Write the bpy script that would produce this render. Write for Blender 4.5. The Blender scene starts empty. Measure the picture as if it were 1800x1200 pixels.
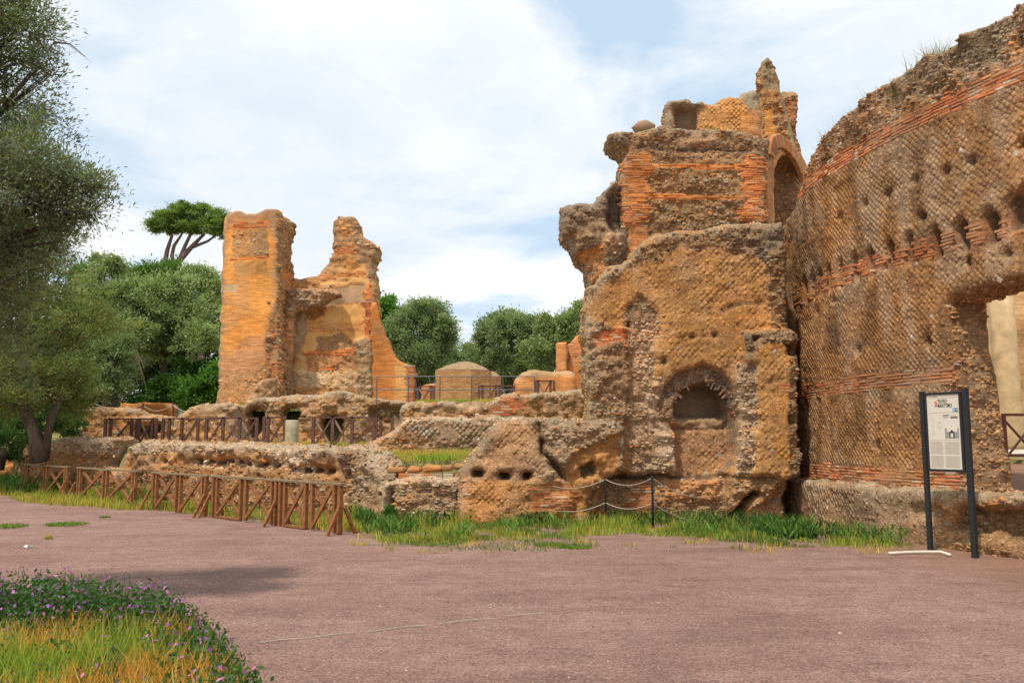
import bpy, math, random
import numpy as np
from mathutils import Vector, Matrix
from mathutils.bvhtree import BVHTree

random.seed(7)
RNG = np.random.default_rng(11)
SC = bpy.context.scene
COL = bpy.context.scene.collection

# ------------------------------------------------------------------ camera
F = 1500.0
CX, CY = 900.0, 600.0
HORIZ = 772.0
EYE = 1.7
PITCH = math.atan((HORIZ - CY) / F)
cp, sp = math.cos(PITCH), math.sin(PITCH)
cam_d = bpy.data.cameras.new('camera')
cam = bpy.data.objects.new('camera', cam_d)
COL.objects.link(cam)
cam.location = (0, 0, EYE)
cam.rotation_euler = (math.pi / 2 + PITCH, 0, 0)
cam_d.sensor_width = 36.0
cam_d.lens = F / 1800.0 * 36.0
cam_d.clip_start = 0.1
cam_d.clip_end = 6000
SC.camera = cam

# ------------------------------------------------------------------ sky, sun, exposure
SUN_DIR = Vector((-0.27, -0.42, 0.86)).normalized()      # from the scene towards the sun
SUN_EL = math.asin(SUN_DIR.z)
SUN_AZ = math.atan2(SUN_DIR.x, SUN_DIR.y)
world = bpy.data.worlds.new("World")
SC.world = world
world.use_nodes = True
wt = world.node_tree
wt.nodes.clear()


def N(nt, typ, **kw):
    n = nt.nodes.new(typ)
    for k, v in kw.items():
        if hasattr(n, k):
            setattr(n, k, v)
        else:
            n.inputs[k].default_value = v
    return n


def math_n(nt, op, a, b=None, c=None, clamp=False):
    n = nt.nodes.new('ShaderNodeMath')
    n.operation = op
    n.use_clamp = clamp
    for i, x in enumerate((a, b, c)):
        if x is None:
            continue
        if isinstance(x, (int, float)):
            n.inputs[i].default_value = x
        else:
            nt.links.new(x, n.inputs[i])
    return n.outputs[0]


def mixc(nt, fac, a, b, mode='MIX'):
    n = nt.nodes.new('ShaderNodeMix')
    n.data_type = 'RGBA'
    n.blend_type = mode
    n.clamp_factor = True
    for sock, x in ((0, fac), (6, a), (7, b)):
        if isinstance(x, (int, float)):
            n.inputs[sock].default_value = x
        elif isinstance(x, (tuple, list)):
            n.inputs[sock].default_value = (x[0], x[1], x[2], 1)
        else:
            nt.links.new(x, n.inputs[sock])
    return n.outputs[2]


def ramp(nt, fac, stops):
    n = nt.nodes.new('ShaderNodeValToRGB')
    cr = n.color_ramp
    while len(cr.elements) < len(stops):
        cr.elements.new(0.5)
    for e, (p, c) in zip(cr.elements, stops):
        e.position = p
        e.color = (c, c, c, 1) if isinstance(c, (int, float)) else (c[0], c[1], c[2], 1)
    nt.links.new(fac, n.inputs[0])
    return n.outputs[0]


def noise(nt, vec, scale, detail=4, rough=0.55, dist=0.0):
    n = nt.nodes.new('ShaderNodeTexNoise')
    n.inputs['Scale'].default_value = scale
    n.inputs['Detail'].default_value = detail
    n.inputs['Roughness'].default_value = rough
    n.inputs['Distortion'].default_value = dist
    nt.links.new(vec, n.inputs['Vector'])
    return n.outputs[0]


def vscale(nt, vec, s, off=(0, 0, 0)):
    n = nt.nodes.new('ShaderNodeMapping')
    n.inputs['Scale'].default_value = s
    n.inputs['Location'].default_value = off
    nt.links.new(vec, n.inputs['Vector'])
    return n.outputs[0]


def build_world():
    nt = wt
    tc = nt.nodes.new('ShaderNodeTexCoord')
    sky = nt.nodes.new('ShaderNodeTexSky')
    sky.sky_type = 'NISHITA'
    sky.sun_disc = False
    sky.sun_elevation = SUN_EL
    sky.sun_rotation = SUN_AZ
    sky.air_density = 1.0
    sky.dust_density = 2.0
    sep = nt.nodes.new('ShaderNodeSeparateXYZ')
    nt.links.new(tc.outputs['Generated'], sep.inputs[0])
    zc = math_n(nt, 'ADD', math_n(nt, 'MAXIMUM', sep.outputs[2], 0.0), 0.16)
    u = math_n(nt, 'DIVIDE', sep.outputs[0], zc)
    v = math_n(nt, 'DIVIDE', sep.outputs[1], zc)
    cmb = nt.nodes.new('ShaderNodeCombineXYZ')
    nt.links.new(u, cmb.inputs[0])
    nt.links.new(v, cmb.inputs[1])
    cmb.inputs[2].default_value = 3.7
    vec = cmb.outputs[0]
    n1 = noise(nt, vscale(nt, vec, (1, 1, 1), (2.4, 0.9, 0.0)), 1.3, 8, 0.55, 0.3)
    n2 = noise(nt, vscale(nt, vec, (1, 1, 1), (5.9, 2.6, 1.0)), 0.8, 7, 0.55, 0.3)
    cov = ramp(nt, n1, [(0.37, 0.0), (0.49, 1.0)])
    shade = ramp(nt, n2, [(0.40, 0.0), (0.58, 1.0)])
    fine = noise(nt, vec, 3.2, 6, 0.6, 0.3)
    # clouds: white with soft blue-grey bases
    cloud = mixc(nt, shade, (7.3, 8.1, 8.9), (10.3, 10.3, 10.2))
    cloud = mixc(nt, ramp(nt, fine, [(0.35, 0.0), (0.7, 0.55)]), cloud, (10.0, 10.0, 9.9))
    # thin haze of high cloud over the blue
    blue = mixc(nt, 0.75, sky.outputs[0], (6.6, 8.4, 10.2))
    col = mixc(nt, cov, blue, cloud)
    low = ramp(nt, sep.outputs[2], [(0.0, 1.0), (0.16, 0.0)])
    col = mixc(nt, math_n(nt, 'MULTIPLY', low, 0.6), col, (8.6, 9.3, 9.8))
    bg = nt.nodes.new('ShaderNodeBackground')
    bg.inputs['Strength'].default_value = 0.1
    nt.links.new(col, bg.inputs['Color'])
    out = nt.nodes.new('ShaderNodeOutputWorld')
    nt.links.new(bg.outputs[0], out.inputs['Surface'])


build_world()
sun_d = bpy.data.lights.new('sun', 'SUN')
sun_d.energy = 3.4
sun_d.angle = math.radians(2.5)
sun_d.color = (1.0, 0.93, 0.82)
sun = bpy.data.objects.new('sun', sun_d)
COL.objects.link(sun)
sun.rotation_euler = (-SUN_DIR).to_track_quat('-Z', 'Y').to_euler()
SC.view_settings.view_transform = 'Standard'
SC.view_settings.look = 'None'
SC.view_settings.exposure = 0.12
SC.view_settings.gamma = 1.0
SC.view_settings.use_curve_mapping = False
SC.cycles.use_denoising = True
SC.cycles.max_bounces = 5
SC.cycles.diffuse_bounces = 3
SC.cycles.transparent_max_bounces = 4


# ------------------------------------------------------------------ pixel <-> world
def ray(px, py):
    a = (px - CX) / F
    b = (CY - py) / F
    d = np.array([a, cp - b * sp, sp + b * cp])
    return d


def at(px, py, Y):
    d = ray(px, py)
    t = Y / d[1]
    return np.array([d[0] * t, Y, EYE + d[2] * t])


def ground(px, py, z=0.0):
    d = ray(px, py)
    t = (z - EYE) / d[2]
    return np.array([d[0] * t, d[1] * t, z])


def project(P):
    x, y, z = P[..., 0], P[..., 1], P[..., 2] - EYE
    f = y * cp + z * sp
    u = -y * sp + z * cp
    f = np.where(np.abs(f) < 1e-3, 1e-3, f)
    return CX + F * x / f, CY - F * u / f


# ------------------------------------------------------------------ numpy noise
def _hash(ix, iy, iz, seed):
    h = (ix.astype(np.int64) * 374761393 + iy.astype(np.int64) * 668265263 +
         iz.astype(np.int64) * 2147483647 + seed * 1274126177) & 0xFFFFFFFF
    h = ((h ^ (h >> 13)) * 1274126177) & 0xFFFFFFFF
    h = ((h ^ (h >> 16)) * 2246822519) & 0xFFFFFFFF
    h = h ^ (h >> 15)
    return (h & 0xFFFFFF) / float(0xFFFFFF)


def vnoise(x, y, z, seed=0):
    xi, yi, zi = np.floor(x), np.floor(y), np.floor(z)
    fx, fy, fz = x - xi, y - yi, z - zi
    fx, fy, fz = fx * fx * (3 - 2 * fx), fy * fy * (3 - 2 * fy), fz * fz * (3 - 2 * fz)
    r = 0
    for a in (0, 1):
        wx = fx if a else 1 - fx
        for b in (0, 1):
            wy = fy if b else 1 - fy
            for c in (0, 1):
                wz = fz if c else 1 - fz
                r = r + wx * wy * wz * _hash(xi + a, yi + b, zi + c, seed)
    return r


def fbm(x, y, z=0.0, seed=0, octv=4, gain=0.5):
    x = np.asarray(x, float)
    z = np.zeros_like(x) + z
    s, a, t = 0, 1.0, 0
    for o in range(octv):
        s = s + a * vnoise(x, y, z, seed + o * 17)
        t += a
        a *= gain
        x, y, z = x * 2.03, y * 2.03, z * 2.03
    return s / t * 2 - 1        # about -0.6 .. 0.6


def worley(x, y, seed=0):
    xi, yi = np.floor(x), np.floor(y)
    f1 = np.full(x.shape, 9.0)
    f2 = np.full(x.shape, 9.0)
    cid = np.zeros(x.shape)
    for a in (-1, 0, 1):
        for b in (-1, 0, 1):
            cx, cy = xi + a, yi + b
            z0 = np.zeros_like(cx)
            px = cx + _hash(cx, cy, z0, seed)
            py = cy + _hash(cx, cy, z0, seed + 5)
            d = np.hypot(px - x, py - y)
            m = d < f1
            f2 = np.where(m, f1, np.minimum(f2, d))
            cid = np.where(m, _hash(cx, cy, z0, seed + 9), cid)
            f1 = np.where(m, d, f1)
    return f1, f2 - f1, cid


def inpoly(x, y, poly):
    inside = np.zeros(np.shape(x), bool)
    n = len(poly)
    for i in range(n):
        x1, y1 = poly[i]
        x2, y2 = poly[(i + 1) % n]
        if y1 == y2:
            continue
        c = ((y1 > y) != (y2 > y)) & (x < (x2 - x1) * (y - y1) / (y2 - y1) + x1)
        inside ^= c
    return inside


def nearest_on_poly(x, y, polys):
    best = np.full(x.shape, 1e9)
    bx, by = x.copy(), y.copy()
    for poly in polys:
        n = len(poly)
        for i in range(n):
            x1, y1 = poly[i]
            x2, y2 = poly[(i + 1) % n]
            dx, dy = x2 - x1, y2 - y1
            L = dx * dx + dy * dy
            if L < 1e-12:
                continue
            t = np.clip(((x - x1) * dx + (y - y1) * dy) / L, 0, 1)
            qx, qy = x1 + t * dx, y1 + t * dy
            d = np.hypot(qx - x, qy - y)
            m = d < best
            best = np.where(m, d, best)
            bx = np.where(m, qx, bx)
            by = np.where(m, qy, by)
    return best, bx, by


def rough_poly(poly, amp, seg, seed):
    """break a polygon's edges up into an eroded, uneven line"""
    out = []
    r = random.Random(seed)
    n = len(poly)
    for i in range(n):
        x1, y1 = poly[i]
        x2, y2 = poly[(i + 1) % n]
        L = math.hypot(x2 - x1, y2 - y1)
        k = max(1, int(L / seg))
        nx, ny = (y2 - y1) / (L + 1e-9), -(x2 - x1) / (L + 1e-9)
        for j in range(k):
            t = j / k
            e = amp * r.uniform(-1, 1) * (0.6 if j == 0 else 1)
            out.append((x1 + (x2 - x1) * t + nx * e, y1 + (y2 - y1) * t + ny * e))
    return out


# ------------------------------------------------------------------ object helpers
def mesh_from(name, verts, faces, mat=None, attrs=None, smooth=False):
    me = bpy.data.meshes.new(name)
    me.from_pydata([tuple(v) for v in verts] if not isinstance(verts, list) else verts, [], faces)
    finish(me, mat, attrs, smooth)
    return me


def mesh_np(name, V, faces, k, mat=None, attrs=None, smooth=False):
    """V (n,3), faces (m,k) all k-gons - fast path"""
    me = bpy.data.meshes.new(name)
    V = np.asarray(V, np.float32)
    Fa = np.asarray(faces, np.int32)
    me.vertices.add(len(V))
    me.vertices.foreach_set('co', V.ravel())
    me.loops.add(Fa.size)
    me.loops.foreach_set('vertex_index', Fa.ravel())
    me.polygons.add(len(Fa))
    me.polygons.foreach_set('loop_start', np.arange(0, Fa.size, k, dtype=np.int32))
    me.update(calc_edges=True)
    finish(me, mat, attrs, smooth)
    return me


def finish(me, mat, attrs, smooth):
    if mat is not None:
        me.materials.append(mat)
    for k, a in (attrs or {}).items():
        a = np.asarray(a, np.float32)
        if k == 'Col':
            if a.shape[1] == 3:
                a = np.hstack([a, np.ones((len(a), 1), np.float32)])
            at_ = me.attributes.new('Col', 'FLOAT_COLOR', 'POINT')
            at_.data.foreach_set('color', a.ravel())
        else:
            at_ = me.attributes.new(k, 'FLOAT_VECTOR', 'POINT')
            at_.data.foreach_set('vector', a.ravel())
    if smooth:
        me.polygons.foreach_set('use_smooth', np.ones(len(me.polygons), bool))
    me.update()


def link(name, me, parent=None, kind=None, loc=None):
    o = bpy.data.objects.new(name, me)
    COL.objects.link(o)
    if parent is not None:
        o.parent = parent
    if kind:
        o['kind'] = kind
    if loc is not None:
        o.location = loc
    return o


def root_at(name, loc, label, cat, group=None, rz=0.0):
    o = bpy.data.objects.new(name, None)
    COL.objects.link(o)
    o.location = loc
    o.rotation_euler = (0, 0, rz)
    o.empty_display_size = 0.3
    o['label'] = label
    o['category'] = cat
    if group:
        o['group'] = group
    return o


def tag(o, label, cat, group=None, kind=None):
    o['label'] = label
    o['category'] = cat
    if group:
        o['group'] = group
    if kind:
        o['kind'] = kind
    return o


# ------------------------------------------------------------------ materials
def new_mat(name, rough=0.9, spec=0.2):
    m = bpy.data.materials.new(name)
    m.use_nodes = True
    nt = m.node_tree
    b = nt.nodes['Principled BSDF']
    b.inputs['Roughness'].default_value = rough
    b.inputs['Specular IOR Level'].default_value = spec
    return m, nt, b


def bump(nt, b, height, strength=0.4, dist=0.02):
    n = nt.nodes.new('ShaderNodeBump')
    n.inputs['Strength'].default_value = strength
    n.inputs['Distance'].default_value = dist
    nt.links.new(height, n.inputs['Height'])
    nt.links.new(n.outputs[0], b.inputs['Normal'])


def masonry_material(name, vscl=9.0, brick_h=0.052, brick_w=0.25, bstr=0.42, con=0.42, stain=0.55):
    m, nt, b = new_mat(name, 0.95, 0.1)
    col = nt.nodes.new('ShaderNodeAttribute'); col.attribute_name = 'Col'
    uz = nt.nodes.new('ShaderNodeAttribute'); uz.attribute_name = 'uz'
    kd = nt.nodes.new('ShaderNodeAttribute'); kd.attribute_name = 'kd'
    ks = nt.nodes.new('ShaderNodeSeparateXYZ'); nt.links.new(kd.outputs['Vector'], ks.inputs[0])
    vec = uz.outputs['Vector']
    # warped coordinates so that courses are not ruler straight
    wn = nt.nodes.new('ShaderNodeTexNoise'); wn.inputs['Scale'].default_value = 1.7
    nt.links.new(vec, wn.inputs['Vector'])
    wv = nt.nodes.new('ShaderNodeVectorMath'); wv.operation = 'MULTIPLY_ADD'
    nt.links.new(wn.outputs['Color'], wv.inputs[0]); wv.inputs[1].default_value = (0.03, 0.05, 0.0)
    nt.links.new(vec, wv.inputs[2])
    bt = nt.nodes.new('ShaderNodeTexBrick')
    bt.inputs['Scale'].default_value = 1.0
    bt.inputs['Brick Width'].default_value = brick_w
    bt.inputs['Row Height'].default_value = brick_h
    bt.inputs['Mortar Size'].default_value = brick_h * 0.16
    bt.inputs['Mortar Smooth'].default_value = 0.4
    bt.inputs['Color1'].default_value = (0.72, 0.66, 0.6, 1)
    bt.inputs['Color2'].default_value = (1.25, 1.22, 1.18, 1)
    bt.inputs['Mortar'].default_value = (0.95, 1.05, 1.15, 1)
    nt.links.new(wv.outputs[0], bt.inputs['Vector'])
    # rubble: flattened voronoi cells
    gp = nt.nodes.new('ShaderNodeNewGeometry')
    wp = nt.nodes.new('ShaderNodeVectorMath'); wp.operation = 'MULTIPLY_ADD'
    wn2 = nt.nodes.new('ShaderNodeTexNoise'); wn2.inputs['Scale'].default_value = 6.0
    nt.links.new(gp.outputs['Position'], wn2.inputs['Vector'])
    nt.links.new(wn2.outputs['Color'], wp.inputs[0]); wp.inputs[1].default_value = (0.10, 0.10, 0.10)
    nt.links.new(gp.outputs['Position'], wp.inputs[2])
    vm = vscale(nt, wp.outputs[0], (1.0, 1.0, 1.9))
    v1 = nt.nodes.new('ShaderNodeTexVoronoi'); v1.inputs['Scale'].default_value = vscl
    v1.inputs['Randomness'].default_value = 0.9
    nt.links.new(vm, v1.inputs['Vector'])
    v2 = nt.nodes.new('ShaderNodeTexVoronoi'); v2.feature = 'DISTANCE_TO_EDGE'; v2.inputs['Scale'].default_value = vscl
    v2.inputs['Randomness'].default_value = 0.9
    nt.links.new(vm, v2.inputs['Vector'])
    cs = nt.nodes.new('ShaderNodeSeparateColor'); nt.links.new(v1.outputs['Color'], cs.inputs[0])
    rub = mixc(nt, cs.outputs[0], (0.74, 0.72, 0.70), (1.26, 1.24, 1.20))
    edge = ramp(nt, v2.outputs['Distance'], [(0.0, 0.0), (0.2, 1.0)])
    rub = mixc(nt, edge, mixc(nt, 1.0, rub, (0.72, 0.69, 0.67), 'MULTIPLY'), rub)
    det = mixc(nt, ks.outputs[0], rub, bt.outputs['Color'])
    nz = noise(nt, gp.outputs['Position'], 26, 8, 0.72)
    fine = ramp(nt, nz, [(0.32, 1 - con), (0.68, 1 + con)])
    sm = mixc(nt, ks.outputs[1], det, (1, 1, 1))
    c = mixc(nt, 1.0, col.outputs['Color'], sm, 'MULTIPLY')
    c = mixc(nt, 1.0, c, fine, 'MULTIPLY')
    # white lichen and salt specks
    li = noise(nt, vec, 24, 4, 0.7)
    lm = noise(nt, vec, 1.1, 3, 0.6)
    lf = math_n(nt, 'MULTIPLY', ramp(nt, li, [(0.58, 0.0), (0.68, 1.0)]), ramp(nt, lm, [(0.45, 0.0), (0.65, 0.75)]))
    c = mixc(nt, math_n(nt, 'MULTIPLY', lf, 0.7), c, (0.44, 0.39, 0.32))
    # dark stains running down
    st = noise(nt, vscale(nt, vec, (1.6, 0.28, 1.0)), 1.3, 5, 0.6)
    c = mixc(nt, ramp(nt, st, [(0.56, 0.0), (0.74, stain)]), c, mixc(nt, 1.0, c, (0.50, 0.46, 0.44), 'MULTIPLY'))
    nt.links.new(c, b.inputs['Base Color'])
    hb = mixc(nt, ks.outputs[0], edge, math_n(nt, 'SUBTRACT', 1.0, bt.outputs['Fac']))
    h = math_n(nt, 'ADD', math_n(nt, 'MULTIPLY', nz, 0.9), math_n(nt, 'MULTIPLY', hb, math_n(nt, 'SUBTRACT', 0.8, math_n(nt, 'MULTIPLY', ks.outputs[1], 0.8))))
    bump(nt, b, h, bstr, 0.03)
    return m


def piece_material(name, obj_col, scale=44.0, spread=0.45):
    m, nt, b = new_mat(name, 0.92, 0.12)
    if obj_col:
        oi = nt.nodes.new('ShaderNodeObjectInfo')
        base = oi.outputs['Color']
    else:
        a = nt.nodes.new('ShaderNodeAttribute'); a.attribute_name = 'Col'
        base = a.outputs['Color']
    g = nt.nodes.new('ShaderNodeNewGeometry')
    nz = noise(nt, g.outputs['Position'], scale, 5, 0.65)
    c = mixc(nt, 1.0, base, ramp(nt, nz, [(0.3, 1 - spread), (0.7, 1 + spread)]), 'MULTIPLY')
    st = noise(nt, g.outputs['Position'], 2.4, 4, 0.6)
    c = mixc(nt, ramp(nt, st, [(0.5, 0.0), (0.75, 0.45)]), c, mixc(nt, 1.0, c, (0.55, 0.52, 0.5), 'MULTIPLY'))
    nt.links.new(c, b.inputs['Base Color'])
    bump(nt, b, nz, 0.4, 0.01)
    return m


MAT_NEAR = masonry_material('weathered_masonry', 15.0, 0.052, 0.25)
MAT_FAR = masonry_material('distant_masonry', 8.5, 0.055, 0.30, 0.4, 0.26, 0.3)
MAT_PIECE = piece_material('loose_stone_and_brick', False)
MAT_PART = piece_material('set_stone_and_brick', True)


def attr_material(name, rough=0.8, spec=0.2, transl=0.0):
    m, nt, b = new_mat(name, rough, spec)
    a = nt.nodes.new('ShaderNodeAttribute'); a.attribute_name = 'Col'
    nt.links.new(a.outputs['Color'], b.inputs['Base Color'])
    if transl > 0:
        t = nt.nodes.new('ShaderNodeBsdfTranslucent')
        nt.links.new(mixc(nt, 1.0, a.outputs['Color'], (1.3, 1.5, 0.7), 'MULTIPLY'), t.inputs['Color'])
        mx = nt.nodes.new('ShaderNodeMixShader'); mx.inputs[0].default_value = transl
        nt.links.new(b.outputs[0], mx.inputs[1]); nt.links.new(t.outputs[0], mx.inputs[2])
        nt.links.new(mx.outputs[0], nt.nodes['Material Output'].inputs['Surface'])
    return m


MAT_LEAF = attr_material('foliage', 0.6, 0.3, 0.38)
MAT_GRASS = attr_material('grass_blades', 0.7, 0.2, 0.3)


def plain_material(name, col, rough=0.7, spec=0.3, metal=0.0, var=0.15, scale=20, bs=0.1, stretch=(1, 1, 1)):
    m, nt, b = new_mat(name, rough, spec)
    b.inputs['Metallic'].default_value = metal
    tc = nt.nodes.new('ShaderNodeTexCoord')
    v = vscale(nt, tc.outputs['Object'], stretch)
    nz = noise(nt, v, scale, 5, 0.6)
    c = mixc(nt, 1.0, (col[0], col[1], col[2]), ramp(nt, nz, [(0.3, 1 - var), (0.7, 1 + var)]), 'MULTIPLY')
    nt.links.new(c, b.inputs['Base Color'])
    if bs:
        bump(nt, b, nz, bs, 0.01)
    return m


MAT_BARK = plain_material('olive_bark', (0.10, 0.075, 0.055), 0.95, 0.1, 0, 0.5, 9, 0.7, (1, 1, 0.3))
MAT_WOOD = plain_material('brown_stained_timber', (0.25, 0.105, 0.038), 0.75, 0.2, 0, 0.4, 14, 0.2, (1, 1, 1))
MAT_WOODTOP = plain_material('grey_weathered_timber', (0.22, 0.155, 0.09), 0.8, 0.2, 0, 0.35, 18, 0.2)
MAT_DARKWOOD = plain_material('dark_red_brown_timber', (0.135, 0.066, 0.052), 0.8, 0.2, 0, 0.4, 12, 0.2)
MAT_LIGHTBRACE = plain_material('faded_brace_timber', (0.30, 0.19, 0.14), 0.8, 0.2, 0, 0.3, 12, 0.2)
MAT_STEEL = plain_material('dark_grey_painted_steel', (0.030, 0.031, 0.031), 0.75, 0.15, 0.0, 0.2, 30, 0.05)
MAT_RAIL = plain_material('grey_metal_rail', (0.13, 0.12, 0.13), 0.55, 0.4, 0.5, 0.2, 20, 0)
MAT_RUST = plain_material('dark_red_painted_steel', (0.085, 0.020, 0.014), 0.5, 0.4, 0.1, 0.2, 20, 0.05)
MAT_ROPE = plain_material('pale_rope', (0.42, 0.38, 0.30), 0.9, 0.1, 0, 0.3, 60, 0.3)
MAT_PANEL = plain_material('cream_printed_panel', (0.66, 0.60, 0.50), 0.4, 0.4, 0, 0.03, 3, 0)
MAT_PANEL2 = plain_material('beige_print', (0.52, 0.46, 0.36), 0.4, 0.4, 0, 0.12, 160, 0)
MAT_INK = plain_material('black_print', (0.03, 0.03, 0.03), 0.5, 0.3, 0, 0.1, 20, 0)
MAT_GREYINK = plain_material('grey_print', (0.30, 0.28, 0.25), 0.5, 0.3, 0, 0.3, 90, 0)
MAT_BLUEINK = plain_material('blue_print', (0.18, 0.42, 0.60), 0.5, 0.3, 0, 0.1, 20, 0)
MAT_YELINK = plain_material('yellow_print', (0.75, 0.42, 0.03), 0.5, 0.3, 0, 0.1, 20, 0)
MAT_REDINK = plain_material('red_print', (0.55, 0.08, 0.03), 0.5, 0.3, 0, 0.1, 20, 0)
MAT_COLUMN = plain_material('honey_stucco', (0.56, 0.40, 0.22), 0.8, 0.2, 0, 0.3, 2.5, 0.1)
MAT_MARBLE = plain_material('weathered_marble', (0.5, 0.46, 0.38), 0.7, 0.3, 0, 0.2, 6, 0.1)
MAT_HOSE = plain_material('cream_plastic_pipe', (0.62, 0.56, 0.44), 0.5, 0.4, 0, 0.1, 20, 0)
MAT_PAPER = plain_material('white_paper', (0.8, 0.8, 0.78), 0.8, 0.2, 0, 0.05, 20, 0)
MAT_ORANGE = plain_material('orange_marker_paint', (0.62, 0.10, 0.03), 0.6, 0.3, 0, 0.1, 20, 0)
MAT_CLOTH = plain_material('green_scrap', (0.04, 0.36, 0.22), 0.7, 0.3, 0, 0.2, 20, 0)
MAT_STEM = attr_material('stems', 0.8, 0.15)


# ------------------------------------------------------------------ frames
class PlaneFrame:
    def __init__(s, x0, y0, dx, dy):
        L = math.hypot(dx, dy)
        s.p = np.array([x0, y0]); s.d = np.array([dx / L, dy / L])
        s.n = np.array([s.d[1], -s.d[0]])

    def pt(s, u, z, d):
        u = np.asarray(u, float); z = np.asarray(z, float); d = np.asarray(d, float)
        return np.stack([s.p[0] + u * s.d[0] + d * s.n[0], s.p[1] + u * s.d[1] + d * s.n[1], z + 0 * u], -1)

    def vecs(s, u):
        u = np.asarray(u, float)
        o = np.ones_like(u)
        return (np.stack([o * s.d[0], o * s.d[1], 0 * o], -1), np.stack([0 * o, 0 * o, o], -1),
                np.stack([o * s.n[0], o * s.n[1], 0 * o], -1))

    def uv(s, px, py):
        r = ray(px, py)
        t = np.dot(s.p, s.n) / np.dot(r[:2], s.n)
        q = r * t
        return (float(np.dot(q[:2] - s.p, s.d)), float(q[2] + EYE))


class CylFrame:
    def __init__(s, cx, cy, R):
        s.c = np.array([cx, cy]); s.R = R

    def pt(s, u, z, d):
        u = np.asarray(u, float); z = np.asarray(z, float); d = np.asarray(d, float)
        a = u / s.R
        return np.stack([s.c[0] - (s.R + d) * np.cos(a), s.c[1] - (s.R + d) * np.sin(a), z + 0 * u], -1)

    def vecs(s, u):
        a = np.asarray(u, float) / s.R
        z = np.zeros_like(a)
        return (np.stack([np.sin(a), -np.cos(a), z], -1), np.stack([z, z, z + 1], -1),
                np.stack([-np.cos(a), -np.sin(a), z], -1))

    def uv(s, px, py):
        r = ray(px, py)
        A = r[0] ** 2 + r[1] ** 2
        B = -2 * (r[0] * s.c[0] + r[1] * s.c[1])
        C = s.c[0] ** 2 + s.c[1] ** 2 - s.R ** 2
        D = max(B * B - 4 * A * C, 0)
        t = (-B - math.sqrt(D)) / (2 * A)
        q = r * t
        a = math.atan2(-(q[1] - s.c[1]), -(q[0] - s.c[0]))
        return (a * s.R, float(q[2] + EYE))


# ------------------------------------------------------------------ walls
KIND = {'plain': 0, 'rubble': 1, 'retic': 2, 'brick': 3, 'fine': 4}


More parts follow.
